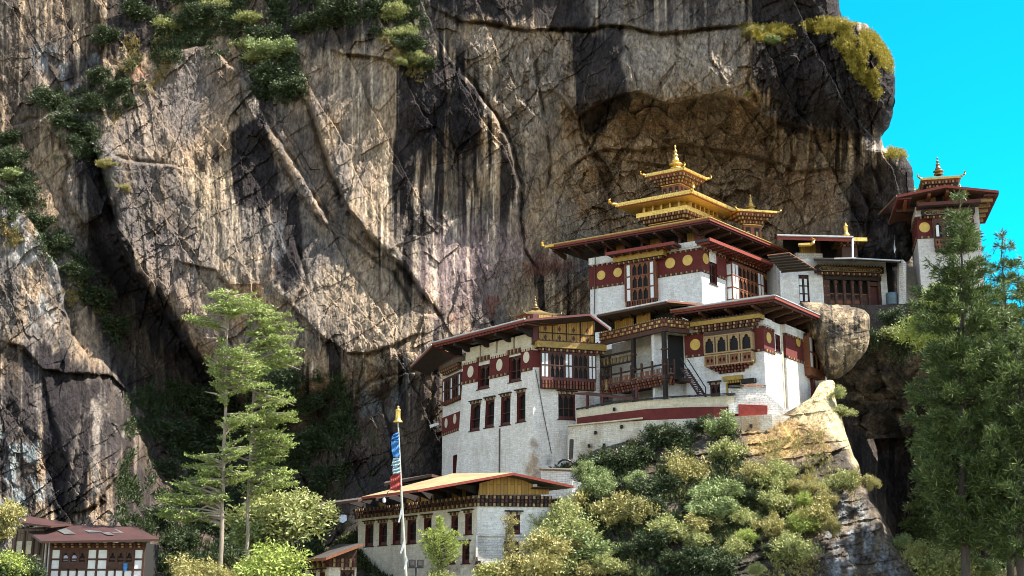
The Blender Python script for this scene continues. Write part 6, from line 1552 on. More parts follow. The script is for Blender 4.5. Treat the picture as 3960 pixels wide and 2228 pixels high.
# ------------------------------------------------------------------ timber framed hut (bottom left)
def hut():
    Y = 98.
    p = P(*cF(1108, 1300), Y); f = Face((P(*cF(392, 1300), Y).x, Y), (1, 0), (0, -1))
    S = lambda x, y, o=0: f.sz(cF(x, y), o)
    T = thing('timber_hut', 'timber framed hut with white panels, arched windows and rusty tin roof, at lower left', 'hut', (f.w(4, 0).x, Y, -1.7))
    a, b = 0, S(1108, 1300)[0]; z1 = S(500, 1190)[1]; zb = -1.7
    mb = MB(); mb.box(f, a, b, zb, z1, -4, -.08, 'void')  # body coloured black so the hut's side reads as deep shade
    xs = (392, 468, 672, 748, 832, 1030, 1105)
    for x in xs: mb.box(f, S(x, 1300)[0] - .08, S(x, 1300)[0] + .08, zb, z1, -.08, .06, 'brown_wood')
    for y in (1240, 1320, 1400, 1480, 1560): mb.box(f, a, b, S(1, y)[1] - .07, S(1, y)[1] + .07, -.08, .05, 'brown_wood')
    for x in (535, 600, 892, 958): mb.box(f, S(x, 1300)[0] - .06, S(x, 1300)[0] + .06, zb, S(1, 1395)[1], -.08, .05, 'brown_wood')
    mb.build('frame', T)
    rows = ((1248, 1314), (1327, 1393), (1407, 1473), (1487, 1553))
    for i, (y0, y1) in enumerate(rows):
        cols = ((402, 461), (680, 742), (756, 825), (1036, 1098)) if i < 2 else ((402, 461), (477, 529), (543, 593), (609, 664), (680, 742), (756, 825), (840, 886), (900, 951), (966, 1022), (1036, 1098))
        for x0, x1 in cols:
            pb = MB(); pb.box(f, S(x0, 1300)[0], S(x1, 1300)[0], S(1, y1)[1], S(1, y0)[1], -.08, .0, 'white_panel'); pb.build('panel', T)
    for k, (x0, x1) in enumerate(((474, 668), (836, 1027))):
        s0, s1 = S(x0, 1300)[0], S(x1, 1300)[0]; w = MB(); pn = MB(); cu = MB(); za, zb_ = S(1, 1392)[1], S(1, 1246)[1]
        w.box(f, s0, s1, za, za + .5, -.08, .1, 'brown_wood'); w.box(f, s0, s1, zb_ - .22, zb_, -.08, .1, 'brown_wood')
        for j in range(4): q = s0 + (s1 - s0) * j / 3; w.box(f, q - .08, q + .08, za, zb_, -.08, .12, 'brown_wood')
        for j in range(3):
            q0, q1 = s0 + (s1 - s0) * j / 3 + .08, s0 + (s1 - s0) * (j + 1) / 3 - .08
            pn.face([f.w(q0, za + .5, -.07), f.w(q1, za + .5, -.07), f.w(q1, zb_ - .2, -.07), f.w(q0, zb_ - .2, -.07)], 'pane')
            w.poly(f, arch_pts(q0, q1, zb_ - .7, zb_ - .15), -.06, .05, 'brown_wood')
            if k == 0 and j < 2: cu.box(f, q0 + .06, q1 - .06, za + .55, zb_ - .4, -.065, -.03, 'curtain')
        o = w.build('window', T); pn.build('pane', o)
        if cu.v: cu.build('curtain', o)
    db = MB()
    for i in range(2): dentils(db, f, a - .1, b + .1, S(1, 1232 - 18 * i)[1], S(1, 1216 - 18 * i)[1], .05 + .12 * i, .2 + .12 * i, .3)
    db.build('dentil_row', T)
    # left return wall in plank
    l = MB(); g = Face(f.w(0, 0).xy, Vector((-.55, .83)), Vector((-.83, -.55))); q = g.sz(cF(322, 1300))[0]
    l.box(g, 0, q, -1.7, z1, -.3, 0, 'old_planks')
    for k in range(5): l.box(g, q * k / 5, q * k / 5 + .08, -1.7, z1, 0, .06, 'white_panel' if k % 2 else 'brown_wood')
    l.build('side_wall', T)
    # roof: shed slope towards us, with paler patches
    rb = MB(); e0, e1, r0, r1 = P(*cF(318, 1180), 96.4), P(*cF(1228, 1164), 96.4), P(*cF(185, 1082), 102.5), P(*cF(1040, 1066), 102.5)
    rm = P(*cF(560, 1052), 103)
    slab([e0, e1, r1, rm, r0], .16, 'rust_tin', 'brown_wood', 'dark_wood', rb); r = rb.build('roof', T)
    def onroof(u, v): return e0.lerp(e1, u).lerp(r0.lerp(r1, u), v) + Vector((0, -.02, .06))
    pb = MB()
    for u, v, w_, h_ in ((.27, .45, .10, .42), (.50, .52, .12, .42), (.70, .46, .09, .3), (.62, .3, .06, .2)):
        pb.face([onroof(u, v), onroof(u + w_, v), onroof(u + w_ * .9, v + h_), onroof(u - .02, v + h_)], 'grey_tin')
    pb.build('roof_patch', r)
    # older wing behind
    mb = MB(); g2 = Face(P(*cF(92, 1200), 101.).xy, (1, 0), (0, -1)); mb.box(g2, 0, g2.sz(cF(330, 1200))[0], -1.7, g2.sz(cF(100, 1085))[1], -4, 0, 'old_planks')
    for x in (115, 180, 250, 300): mb.box(g2, g2.sz(cF(x, 1200))[0], g2.sz(cF(x + 12, 1200))[0], g2.sz(cF(1, 1285))[1], g2.sz(cF(1, 1100))[1], 0, .1, 'brown_wood')
    for x0, x1 in ((130, 172), (205, 245)): mb.box(g2, g2.sz(cF(x0, 1200))[0], g2.sz(cF(x1, 1200))[0], g2.sz(cF(1, 1280))[1], g2.sz(cF(1, 1180))[1], 0, .06, 'cream_wash')
    w = mb.build('old_wing', T)
    rb = MB(); slab([P(*cF(130, 1030), 99.5), P(*cF(392, 1062), 99.3), P(*cF(562, 1046), 103), P(*cF(222, 986), 103)], .14, 'rust_tin', 'brown_wood', 'dark_wood', rb); rb.build('roof', w)
    ps = MB(); ps.box(g2, g2.sz(cF(350, 1060))[0], g2.sz(cF(368, 1060))[0], g2.sz(cF(1, 1092))[1], g2.sz(cF(1, 1056))[1], -.2, 0, 'grey_wood'); ps.build('post', w)
    c = MB(); n = 9; A = [P(*cF(950, 1350 + i * 7.4), Y - .22 - .03 * math.sin(i)) for i in range(n)]; B = [P(*cF(980 - (i > 5) * 3, 1350 + i * 7), Y - .22 + .03 * math.cos(i * 1.3)) for i in range(n)]
    for i in range(n - 1): c.face([A[i], B[i], B[i + 1], A[i + 1]], 'blue_cloth'); c.face([A[i] + Vector((0, .03, 0)), B[i] + Vector((0, .03, 0)), B[i + 1] + Vector((0, .03, 0)), A[i + 1] + Vector((0, .03, 0))], 'blue_cloth')
    o = c.build('towel', smooth=True); tag(o, 'bright blue cloth hanging from the right hand window of the timber hut', 'cloth')
hut()

# ------------------------------------------------------------------ flag pole, lights, small things
def small_things():
    Y = 95.
    base, top = P(*cE(838, 1500), Y), P(*cE(775, 268), Y); base.z = -1.8
    T = thing('flag_pole', 'tall slender pale pole with a golden bell shaped top, in front of the guest house', 'flag pole', base)
    q = P(*cE(838, 1500), Y)
    mb = MB(); mb.tube([q + (q - top) * .12, q, q.lerp(top, .5) + Vector((-.02, 0, 0)), top], [.11, .11, .085, .05], 'pole_paint', 8); mb.build('pole', T)
    h = P(*cE(770, 138), Y).z - P(*cE(775, 264), Y).z
    pinnacle(P(*cE(774, 264), Y), h, T, 'gold', [(.5, -.02)] + BELL, .95, name='bell_finial')
    mb = MB()
    for (x, y0, y1, w_) in ((795, 920, 1040, 12), (812, 1180, 1280, 14), (838, 1290, 1400, 12)):
        a = [P(*cE(x + w_ * .3, y0), Y - .1), P(*cE(x + w_, y0 + 40), Y - .15), P(*cE(x - w_, y1), Y - .1), P(*cE(x - w_ * 1.6, y1 - 8), Y - .12)]; mb.prism(a, [p + Vector((0, .03, 0)) for p in a], 'white_cloth')
    mb.build('ribbon', T)
    # banner hung along the pole: blue, white, red lengths
    B = thing('prayer_banner', 'long narrow banner of blue, pale and red cloth hanging along the pole', 'banner', P(*cE(750, 790), Y - .05))
    def cloth(y0, y1, xl, m, sd):
        n, k = 16, 6; mb = MB(); g = []
        for i in range(n + 1):
            t_ = i / n; y = y0 + (y1 - y0) * t_; xr = 775 + (y - 268) * .0512; x_l = np.interp(t_, [c[0] for c in xl], [c[1] for c in xl])
            g.append([P(*cE(x_l + (xr - x_l) * j / k + 2 * math.sin(i * 1.1 + j), y + 2.5 * math.sin(j * 1.5 + i * .6)), Y - .08 + .12 * math.sin(i * .9 + j * .7 + sd)) for j in range(k + 1)])
        for i in range(n):
            for j in range(k): mb.face([g[i][j], g[i][j + 1], g[i + 1][j + 1], g[i + 1][j]], m)
        o = mb.build('cloth', B, smooth=True); o.modifiers.new('thickness', 'SOLIDIFY').thickness = .02
    cloth(346, 405, ((0, 762), (.3, 735), (1, 719)), 'blue_cloth', 0); cloth(408, 532, ((0, 721), (.4, 724), (.8, 730), (1, 742)), 'blue_cloth', 1)
    cloth(540, 600, ((0, 738), (.5, 732), (1, 722)), 'sky_cloth', 2); cloth(606, 662, ((0, 734), (.5, 732), (1, 736)), 'sky_cloth', 3); cloth(660, 790, ((0, 735), (.2, 716), (1, 711)), 'red_cloth', 4)
    mb = MB(); mb.tube([P(*cE(700, 795), Y), P(*cE(686, 830), Y), P(*cE(672, 872), Y)], .03, 'black_metal', 5); mb.lathe(P(*cE(669, 888), Y), [(.02, 0), (.12, .08), (.13, .3), (.03, .42)], 'white_cloth', 8); mb.build('tassel', B)
    # floodlight pair on a post
    Lg = thing('floodlight', 'pair of square floodlights on one post beside the flag pole', 'floodlight', (P(*cE(912, 1449), 96).x, 96, -1.8))
    mb = MB(); p = P(*cE(912, 1385), 96); mb.tube([Vector((p.x, 96, -1.8)), p], .07, 'black_metal', 8); f = Face((p.x, 96), (1, 0), (0, -1)); z = p.z
    mb.box(f, -.55, .55, z - .04, z + .03, -.05, .05, 'black_metal'); mb.build('post', Lg)
    for s in (-.5, .08):
        mb = MB(); mb.prism([f.w(s, z + .04, .12), f.w(s + .48, z + .04, .12), f.w(s + .48, z + .04, -.12), f.w(s, z + .04, -.12)], [f.w(s, z + .56, .06), f.w(s + .48, z + .56, .06), f.w(s + .48, z + .56, -.16), f.w(s, z + .56, -.16)], 'black_metal')
        mb.box(f, s + .1, s + .38, z + .16, z + .46, .1, .13, 'grey_wood'); mb.build('lamp_head', Lg)
    # weathered white board and cloth on the black rock
    def quad_at(name, pts, Yq, m, lab, cat):
        vx, vy = np.mean([q[:2] for q in pts], 0) / 1.5379; j = np.argmin((CL['px'][0] - vx) ** 2); i = np.argmin((CL['py'][:, 0] - vy) ** 2)
        Yq = float(CL['Y'][i - 8:i + 9, j - 14:j + 15].min()) - .12      # fixed to the rock face itself
        mb = MB(); a = [P(x, y, Yq + d) for x, y, d in pts]; mb.prism(a, [p + Vector((0, .12, .02)) for p in a], m); o = mb.build(name); tag(o, lab, cat)
    quad_at('white_board', [(*cE(318, 985), 0), (*cE(345, 975), .05), (*cE(378, 980), .1), (*cE(380, 1020), 0), (*cE(352, 1040), -.1), (*cE(326, 1036), 0)], 118, 'white_cloth', 'ragged white cloth fixed to the black rock left of the guest house', 'cloth')
    quad_at('rock_board', [(*cC(110, 985), 0), (*cC(172, 966), .1), (*cC(176, 984), .1), (*cC(114, 1006), 0)], 125.5, 'white_panel', 'narrow white board fixed to the dark rock left of the tower temple', 'board')
paint('pole_paint', (.40, .40, .33), .25, 3, .6)
small_things()

def blob(name, outline, ctr, Y, thick, mat='rock', seed=3, lab='', cat='boulder', cols=((.30, .26, .2), (.5, .42, .28)), n=260, m=140, flat=.0):
    """boulder with a traced outline and its own full thickness"""
    o = np.array(outline, float); c = np.array(ctr, float)
    an = np.arctan2(o[:, 1] - c[1], o[:, 0] - c[0]); k = np.argsort(an); an, o = an[k], o[k]; rr = np.hypot(*(o - c).T)
    th = np.linspace(-np.pi, np.pi, n, endpoint=False)
    rad = np.interp(th, np.concatenate([[an[-1] - 2 * np.pi], an, [an[0] + 2 * np.pi]]), np.concatenate([[rr[-1]], rr, [rr[0]]]))
    ph = np.linspace(0, np.pi, m)
    TH, PH = np.meshgrid(np.append(th, th[0] + 2 * np.pi), ph)
    RA = np.append(rad, rad[0])[None] * np.sin(PH) ** .6
    px = c[0] + RA * np.cos(TH); py = c[1] + RA * np.sin(TH); d = -np.cos(PH) * thick
    u, v = px * .028, py * .028
    f1, e1 = facets(u / 1.6 + .3 * fbm(u, v, 3, 3), v / 1.6 + .3 * fbm(u, v, 3, 4), seed, .9)
    h = (.3 * f1 + .35 * fbm(u / 1.5, v / 1.5, 4, seed) + saw(u, v, 25, 1.6, .9, seed + 2) + saw(u, v, -55, 1.3, .7, seed + 3) + saw(u, v, 80, .6, .3, seed + 4) + .12 * fbm(u * 2, v * 2, 4, seed + 1)) * np.sin(PH) ** .5
    depth = Y + d - h * np.where(d < 0, 1, -1)
    a, b = rays(px, py)
    col = lerp(np.array(cols[0]) * np.ones(px.shape + (3,)), np.array(cols[1]), sstep(-.25, .3, fbm(u / .8, v / 1.1, 5, seed + 5)))
    col = lerp(col, np.array([.05, .045, .04]), .85 * sstep(.02, .2, fbm(u / .5, v / 2, 4, seed + 9)))
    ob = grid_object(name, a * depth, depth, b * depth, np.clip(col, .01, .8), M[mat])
    tag(ob, lab, cat)
    return ob
blob('boulder', [cB(1310, 372), cB(1400, 372), cB(1560, 400), cB(1740, 412), cB(1850, 440), cB(1890, 480), cB(1890, 620), cB(1875, 760), cB(1790, 870), cB(1700, 970), cB(1620, 1020), cB(1530, 1015), cB(1480, 900), cB(1420, 700), cB(1330, 560)], cB(1640, 660), 123.5, 4.0, seed=41,
     lab='huge pale brown boulder jammed beside the roof of the sunlit temple', cols=((.14, .105, .07), (.36, .275, .175)))

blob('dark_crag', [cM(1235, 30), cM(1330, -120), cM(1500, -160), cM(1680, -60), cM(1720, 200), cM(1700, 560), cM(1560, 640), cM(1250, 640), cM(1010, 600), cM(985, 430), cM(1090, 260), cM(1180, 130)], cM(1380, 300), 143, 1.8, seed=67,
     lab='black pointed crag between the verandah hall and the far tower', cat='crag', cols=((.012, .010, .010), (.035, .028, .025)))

# ------------------------------------------------------------------ a person in a dark robe by the guest house wall
def person():
    Y = 101.6
    foot = P(*cK(450, 1025), Y); H_ = P(*cK(415, 676), Y).z - foot.z
    def skin(name, pts, edges, rad, m, parent=None, lev=2):
        me = bpy.data.meshes.new(name); me.from_pydata([tuple(p) for p in pts], edges, []); o = bpy.data.objects.new(name, me); C.objects.link(o)
        s = o.modifiers.new('skin', 'SKIN'); s.use_smooth_shade = True
        for i, r in enumerate(rad): me.skin_vertices[0].data[i].radius = (r, r) if not hasattr(r, '__len__') else r
        me.skin_vertices[0].data[0].use_root = True
        ss = o.modifiers.new('sub', 'SUBSURF'); ss.levels = ss.render_levels = lev
        me.materials.append(M[m])
        if parent: o.parent = parent
        return o
    k = H_ / 1.12; V = lambda x, y, z: Vector((x * k, y * k, z * k))
    # seated on the ledge, back against the wall, head bent to the left
    body = skin('person', [V(.02, 0, .28), V(.03, 0, .46), V(.01, 0, .64), V(-.04, -.02, .80), V(-.075, -.03, .89), V(-.10, -.05, .985), V(-.11, -.06, 1.06),
                           V(.17, -.01, .76), V(.24, -.06, .54), V(.10, -.24, .46), V(-.18, -.02, .74), V(-.24, -.10, .52), V(-.10, -.26, .44),
                           V(.12, -.20, .27), V(.16, -.40, .34), V(.15, -.38, .05), V(.14, -.50, .03), V(-.08, -.20, .27), V(-.10, -.40, .33), V(-.11, -.38, .05), V(-.12, -.50, .03)],
                [(0, 1), (1, 2), (2, 3), (3, 4), (4, 5), (5, 6), (2, 7), (7, 8), (8, 9), (2, 10), (10, 11), (11, 12), (0, 13), (13, 14), (14, 15), (15, 16), (0, 17), (17, 18), (18, 19), (19, 20)],
                [x * k for x in (.17, .17, .16, .08, .055, .095, .075, .075, .06, .04, .075, .06, .04, .11, .085, .05, .04, .11, .085, .05, .04)], 'skin')
    body.location = foot; tag(body, 'person in a dark robe sitting on the ledge against the sunlit stone wall', 'person')
    robe = MB(); rows = []
    for z, cx, rx, ry in ((.02, .02, .27, .30), (.14, .03, .31, .40), (.32, .03, .31, .36), (.5, .03, .29, .27), (.66, .01, .26, .22), (.78, -.02, .20, .16), (.84, -.05, .10, .09)):
        rows.append([foot + V(cx + rx * math.cos(t) * (1 + .05 * math.sin(5 * t + z * 9)), -.08 + ry * math.sin(t) * (1 + .05 * math.sin(7 * t)), z) for t in np.linspace(0, 2 * math.pi, 28, endpoint=False)])
    for a, b in zip(rows, rows[1:]):
        for i in range(28): robe.face([a[i], a[(i + 1) % 28], b[(i + 1) % 28], b[i]], 'robe')
    robe.build('robe', body, smooth=True)
    hd = foot + V(-.105, -.045, 1.03)
    hr_ = MB(); hr_.lathe(hd, [(.10 * k, -.02 * k), (.108 * k, .03 * k), (.09 * k, .075 * k), (.04 * k, .1 * k)], 'hair', 12); hr_.build('hair', body, smooth=True)
person()
#PART6
# ------------------------------------------------------------------ plants
def leaf_mat(name, c1, c2, c3, trans=.2):
    m = bpy.data.materials.new(name); m.use_nodes = True; M[name] = m; t = m.node_tree; b = t.nodes['Principled BSDF']
    at = N(t, 'ShaderNodeAttribute', attribute_name='tint'); s = N(t, 'ShaderNodeSeparateColor'); t.links.new(at.outputs[0], s.inputs[0])
    col = mixc(t, s.outputs[0], c1, c2); col = mixc(t, ramp(t, s.outputs[1], .65, 1.0, 0, .9), col, c3)
    t.links.new(col, b.inputs['Base Color']); b.inputs['Roughness'].default_value = .55; b.inputs['Specular IOR Level'].default_value = .35
    tr = N(t, 'ShaderNodeBsdfTranslucent'); t.links.new(col, tr.inputs[0])
    mxs = N(t, 'ShaderNodeMixShader'); mxs.inputs[0].default_value = trans
    t.links.new(b.outputs[0], mxs.inputs[1]); t.links.new(tr.outputs[0], mxs.inputs[2])
    t.links.new(mxs.outputs[0], t.nodes['Material Output'].inputs[0])
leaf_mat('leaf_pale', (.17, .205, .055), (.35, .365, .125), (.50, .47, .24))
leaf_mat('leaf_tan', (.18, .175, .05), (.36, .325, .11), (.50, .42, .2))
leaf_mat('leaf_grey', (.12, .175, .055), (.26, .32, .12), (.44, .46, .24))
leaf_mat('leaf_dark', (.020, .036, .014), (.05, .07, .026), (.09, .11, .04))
leaf_mat('leaf_gold', (.26, .22, .03), (.42, .33, .05), (.20, .20, .06))
leaf_mat('leaf_lime', (.19, .26, .05), (.36, .42, .09), (.42, .44, .16))
leaf_mat('needle_hemlock', (.15, .21, .05), (.30, .37, .10), (.40, .44, .17))
leaf_mat('needle_pine', (.032, .055, .016), (.095, .135, .036), (.25, .30, .095))
leaf_mat('dry_grass', (.16, .13, .04), (.30, .24, .07), (.34, .22, .10))
def leaf_obj(name, Cn, U, V, mat, parent=None, origin=(0, 0, 0)):
    """rhombic leaves: centres, half-length vectors, half-width vectors"""
    n = len(Cn); Cn = Cn - np.array(origin)
    v = np.stack([Cn - U, Cn - V * .9 + U * .1, Cn + U, Cn + V * .9 + U * .1], 1).reshape(-1, 3)
    me = bpy.data.meshes.new(name); me.vertices.add(n * 4); me.vertices.foreach_set('co', v.astype(np.float32).ravel())
    me.loops.add(n * 4); me.loops.foreach_set('vertex_index', np.arange(n * 4, dtype=np.int32))
    me.polygons.add(n); me.polygons.foreach_set('loop_start', np.arange(0, n * 4, 4, dtype=np.int32))
    ca = me.color_attributes.new('tint', 'FLOAT_COLOR', 'POINT'); t = np.ones((n, 4, 4), np.float32); t[:, :, :3] = rng.random((n, 1, 3)); ca.data.foreach_set('color', t.ravel())
    me.materials.append(M[mat]); me.update(calc_edges=True)
    o = bpy.data.objects.new(name, me); C.objects.link(o)
    if parent: o.parent = parent
    return o
def unit(a): return a / (np.linalg.norm(a, axis=-1, keepdims=True) + 1e-9)
def rand_dirs(n): return unit(rng.normal(size=(n, 3)))
def shrub_parts(nl, per, leaf, up=.5, squash=.75, sprig=.27, seed=0):
    """unit-radius bush: irregular lobes carried on sprigs, each sprig a spray of leaves"""
    L = rand_dirs(nl) * rng.uniform(.2, 1.0, (nl, 1)) * np.array([1.1, 1.1, squash * .9]); L[:, 2] += .3
    Rr = rng.uniform(.10, .30, nl)
    c = []; ax = []
    for p, r in zip(L, Rr):
        d = rand_dirs(per); d[:, 2] = np.abs(d[:, 2]) * .9 + d[:, 2] * .1 if up > .6 else d[:, 2]
        rad = r * (.55 + .6 * rng.random((per, 1)) ** .6)
        c.append(p + d * rad * np.array([1, 1, .85])); ax.append(unit(d + np.array([0, 0, up])))
    c = np.concatenate(c); ax = np.concatenate(ax); k = 7; n = len(c)
    tpos = np.linspace(-.5, 1, k)[None, :, None]
    pos = c[:, None] + ax[:, None] * tpos * sprig
    side = unit(np.cross(ax[:, None], rng.normal(size=(n, k, 3))))
    U = unit(ax[:, None] * .6 + side) * leaf * rng.uniform(.6, 1.2, (n, k, 1))
    Vv = unit(np.cross(U, rng.normal(size=(n, k, 3)))) * leaf * .42
    return (pos + U).reshape(-1, 3), U.reshape(-1, 3), Vv.reshape(-1, 3), L
def make_shrub(kind, mat, nl=26, per=30, leaf=.078, **kw):
    r = thing(kind, 'x', 'bush', (0, 0, -500)); c, U, Vv, L = shrub_parts(nl, per, leaf, **kw)
    leaf_obj('foliage', c, U, Vv, mat, r)
    st = MB()
    for p in L[:7]: st.tube([Vector((0, 0, -.25)), Vector(p) * .45 + Vector((0, 0, .05)), Vector(p)], [.045, .03, .012], 'dark_bark', 5)
    me_o = st.build('stem'); me_o.location = (0, 0, 0); xs = np.array([tuple(v) for v in st.v]); me_o.data.vertices.foreach_set('co', xs.astype(np.float32).ravel()); me_o.parent = r
    return r
protos = {}
for kk, (nm, mt, kw) in {'pale': ('pale_bush', 'leaf_pale', {}), 'tan': ('yellowing_bush', 'leaf_tan', dict(sprig=.2)), 'grey': ('grey_green_bush', 'leaf_grey', dict(up=.9)), 'dark': ('dark_bush', 'leaf_dark', dict(leaf=.085)),
                         'lime': ('lime_bush', 'leaf_lime', dict(leaf=.07)), 'gold': ('golden_tuft', 'leaf_gold', dict(up=1.2, leaf=.045, nl=8)), 'spiky': ('feathery_bush', 'leaf_tan', dict(sprig=.36, leaf=.07, up=.8)), 'silver': ('silvery_bush', 'leaf_grey', dict(sprig=.32, leaf=.07, up=1.))}.items():
    protos[kk] = make_shrub(nm, mt, **kw)
used = set()
def bush(kind, px, py, r, Y, label, group, sq=1.):
    """px,py: middle of the bush in picture measure V; r: radius in V"""
    s = r * Y / 3300. * 1.27
    c = P(px * 1.5379, py * 1.5379, Y)
    src = protos[kind]
    if kind in used: o = copy_tree(src)
    else: o = src; used.add(kind)
    o.location = c - Vector((0, 0, s * .42)); o.scale = (s * rnd.uniform(.85, 1.35), s * rnd.uniform(.85, 1.2), s * sq * rnd.uniform(.85, 1.15)); o.rotation_euler = (rnd.uniform(-.12, .12), rnd.uniform(-.12, .12), rnd.uniform(0, 6.28))
    o['label'] = label; o['group'] = group; o['category'] = 'bush'
    return o
g2v = lambda x, y: ((2100 + x * .6211) / 1.5379, (1500 + y * .6211) / 1.5379)
KN = {'pale': 'pale green bush', 'tan': 'yellowing bush', 'grey': 'grey green bush', 'dark': 'dark green bush', 'lime': 'bright lime green bush', 'spiky': 'feathery tan bush', 'silver': 'silvery bush', 'gold': 'golden yellow tuft'}
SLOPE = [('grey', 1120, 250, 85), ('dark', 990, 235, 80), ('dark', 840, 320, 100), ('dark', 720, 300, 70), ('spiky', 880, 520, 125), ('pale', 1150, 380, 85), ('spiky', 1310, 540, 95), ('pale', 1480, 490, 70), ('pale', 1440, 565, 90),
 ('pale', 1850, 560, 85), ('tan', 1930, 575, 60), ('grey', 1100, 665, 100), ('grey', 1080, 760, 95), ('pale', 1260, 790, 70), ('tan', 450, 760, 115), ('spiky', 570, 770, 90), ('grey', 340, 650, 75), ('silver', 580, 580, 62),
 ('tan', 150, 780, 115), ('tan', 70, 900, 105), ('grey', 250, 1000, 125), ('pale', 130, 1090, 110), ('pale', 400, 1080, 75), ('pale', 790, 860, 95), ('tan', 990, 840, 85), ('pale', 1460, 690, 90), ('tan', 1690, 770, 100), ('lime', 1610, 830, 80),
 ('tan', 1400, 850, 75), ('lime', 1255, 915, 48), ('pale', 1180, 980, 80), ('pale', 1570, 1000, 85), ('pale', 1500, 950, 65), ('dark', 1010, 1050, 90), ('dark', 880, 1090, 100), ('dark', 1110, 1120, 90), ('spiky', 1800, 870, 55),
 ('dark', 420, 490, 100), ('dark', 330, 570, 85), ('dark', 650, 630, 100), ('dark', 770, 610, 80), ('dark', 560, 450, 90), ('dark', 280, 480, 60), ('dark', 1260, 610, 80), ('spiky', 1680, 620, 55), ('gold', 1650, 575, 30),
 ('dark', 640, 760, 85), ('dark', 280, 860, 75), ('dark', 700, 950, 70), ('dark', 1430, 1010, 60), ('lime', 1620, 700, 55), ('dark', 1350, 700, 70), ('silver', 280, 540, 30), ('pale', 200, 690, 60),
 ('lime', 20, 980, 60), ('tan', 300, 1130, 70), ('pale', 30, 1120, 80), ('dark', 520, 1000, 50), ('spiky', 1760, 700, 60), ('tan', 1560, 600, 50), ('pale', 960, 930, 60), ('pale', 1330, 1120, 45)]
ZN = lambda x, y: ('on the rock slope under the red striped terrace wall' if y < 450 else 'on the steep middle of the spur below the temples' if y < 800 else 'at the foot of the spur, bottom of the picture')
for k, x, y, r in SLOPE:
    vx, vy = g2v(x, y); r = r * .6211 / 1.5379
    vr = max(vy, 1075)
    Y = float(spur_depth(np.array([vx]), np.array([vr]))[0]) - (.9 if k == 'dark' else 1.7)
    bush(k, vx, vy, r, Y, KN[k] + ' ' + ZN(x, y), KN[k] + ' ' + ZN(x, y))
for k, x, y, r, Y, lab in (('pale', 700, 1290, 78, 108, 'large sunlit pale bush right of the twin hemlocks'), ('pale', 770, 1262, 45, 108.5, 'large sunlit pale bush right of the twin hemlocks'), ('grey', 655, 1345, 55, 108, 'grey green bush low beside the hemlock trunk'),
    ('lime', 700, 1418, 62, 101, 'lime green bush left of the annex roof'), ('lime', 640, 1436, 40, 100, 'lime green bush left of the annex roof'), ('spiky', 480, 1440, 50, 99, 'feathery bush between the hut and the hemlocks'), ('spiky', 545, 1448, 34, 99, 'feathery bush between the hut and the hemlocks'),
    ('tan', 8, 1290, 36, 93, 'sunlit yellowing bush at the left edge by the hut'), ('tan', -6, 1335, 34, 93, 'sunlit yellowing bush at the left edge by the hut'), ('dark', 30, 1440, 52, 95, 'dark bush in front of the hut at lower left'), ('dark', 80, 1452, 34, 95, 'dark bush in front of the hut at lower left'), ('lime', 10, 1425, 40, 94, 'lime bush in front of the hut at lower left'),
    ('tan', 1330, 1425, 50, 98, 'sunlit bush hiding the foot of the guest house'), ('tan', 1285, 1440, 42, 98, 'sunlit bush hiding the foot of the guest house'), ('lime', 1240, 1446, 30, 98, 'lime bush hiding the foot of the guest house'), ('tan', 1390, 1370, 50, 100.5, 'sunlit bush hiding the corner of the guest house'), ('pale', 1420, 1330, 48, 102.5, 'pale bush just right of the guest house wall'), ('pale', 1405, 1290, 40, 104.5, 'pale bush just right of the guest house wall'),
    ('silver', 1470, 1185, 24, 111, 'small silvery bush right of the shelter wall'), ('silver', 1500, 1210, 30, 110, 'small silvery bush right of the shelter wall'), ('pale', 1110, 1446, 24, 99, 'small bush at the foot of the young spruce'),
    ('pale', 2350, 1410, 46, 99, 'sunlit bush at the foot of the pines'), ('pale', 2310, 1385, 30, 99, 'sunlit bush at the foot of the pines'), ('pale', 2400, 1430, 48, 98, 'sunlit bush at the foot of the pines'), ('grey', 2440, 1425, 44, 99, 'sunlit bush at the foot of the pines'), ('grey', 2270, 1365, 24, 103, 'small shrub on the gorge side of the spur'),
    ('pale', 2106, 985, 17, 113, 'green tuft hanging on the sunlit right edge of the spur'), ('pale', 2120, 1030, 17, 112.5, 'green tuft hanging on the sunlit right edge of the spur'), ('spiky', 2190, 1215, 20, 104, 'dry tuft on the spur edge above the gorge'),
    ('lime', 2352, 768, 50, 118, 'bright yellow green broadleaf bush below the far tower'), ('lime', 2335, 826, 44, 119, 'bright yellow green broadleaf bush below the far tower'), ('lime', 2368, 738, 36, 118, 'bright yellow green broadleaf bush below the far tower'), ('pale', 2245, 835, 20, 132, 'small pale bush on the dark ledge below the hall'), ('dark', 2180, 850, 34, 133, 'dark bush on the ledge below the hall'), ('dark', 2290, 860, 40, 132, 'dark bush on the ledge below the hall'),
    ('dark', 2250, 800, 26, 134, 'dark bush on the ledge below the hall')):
    bush(k, x, y, r, Y, lab, lab)
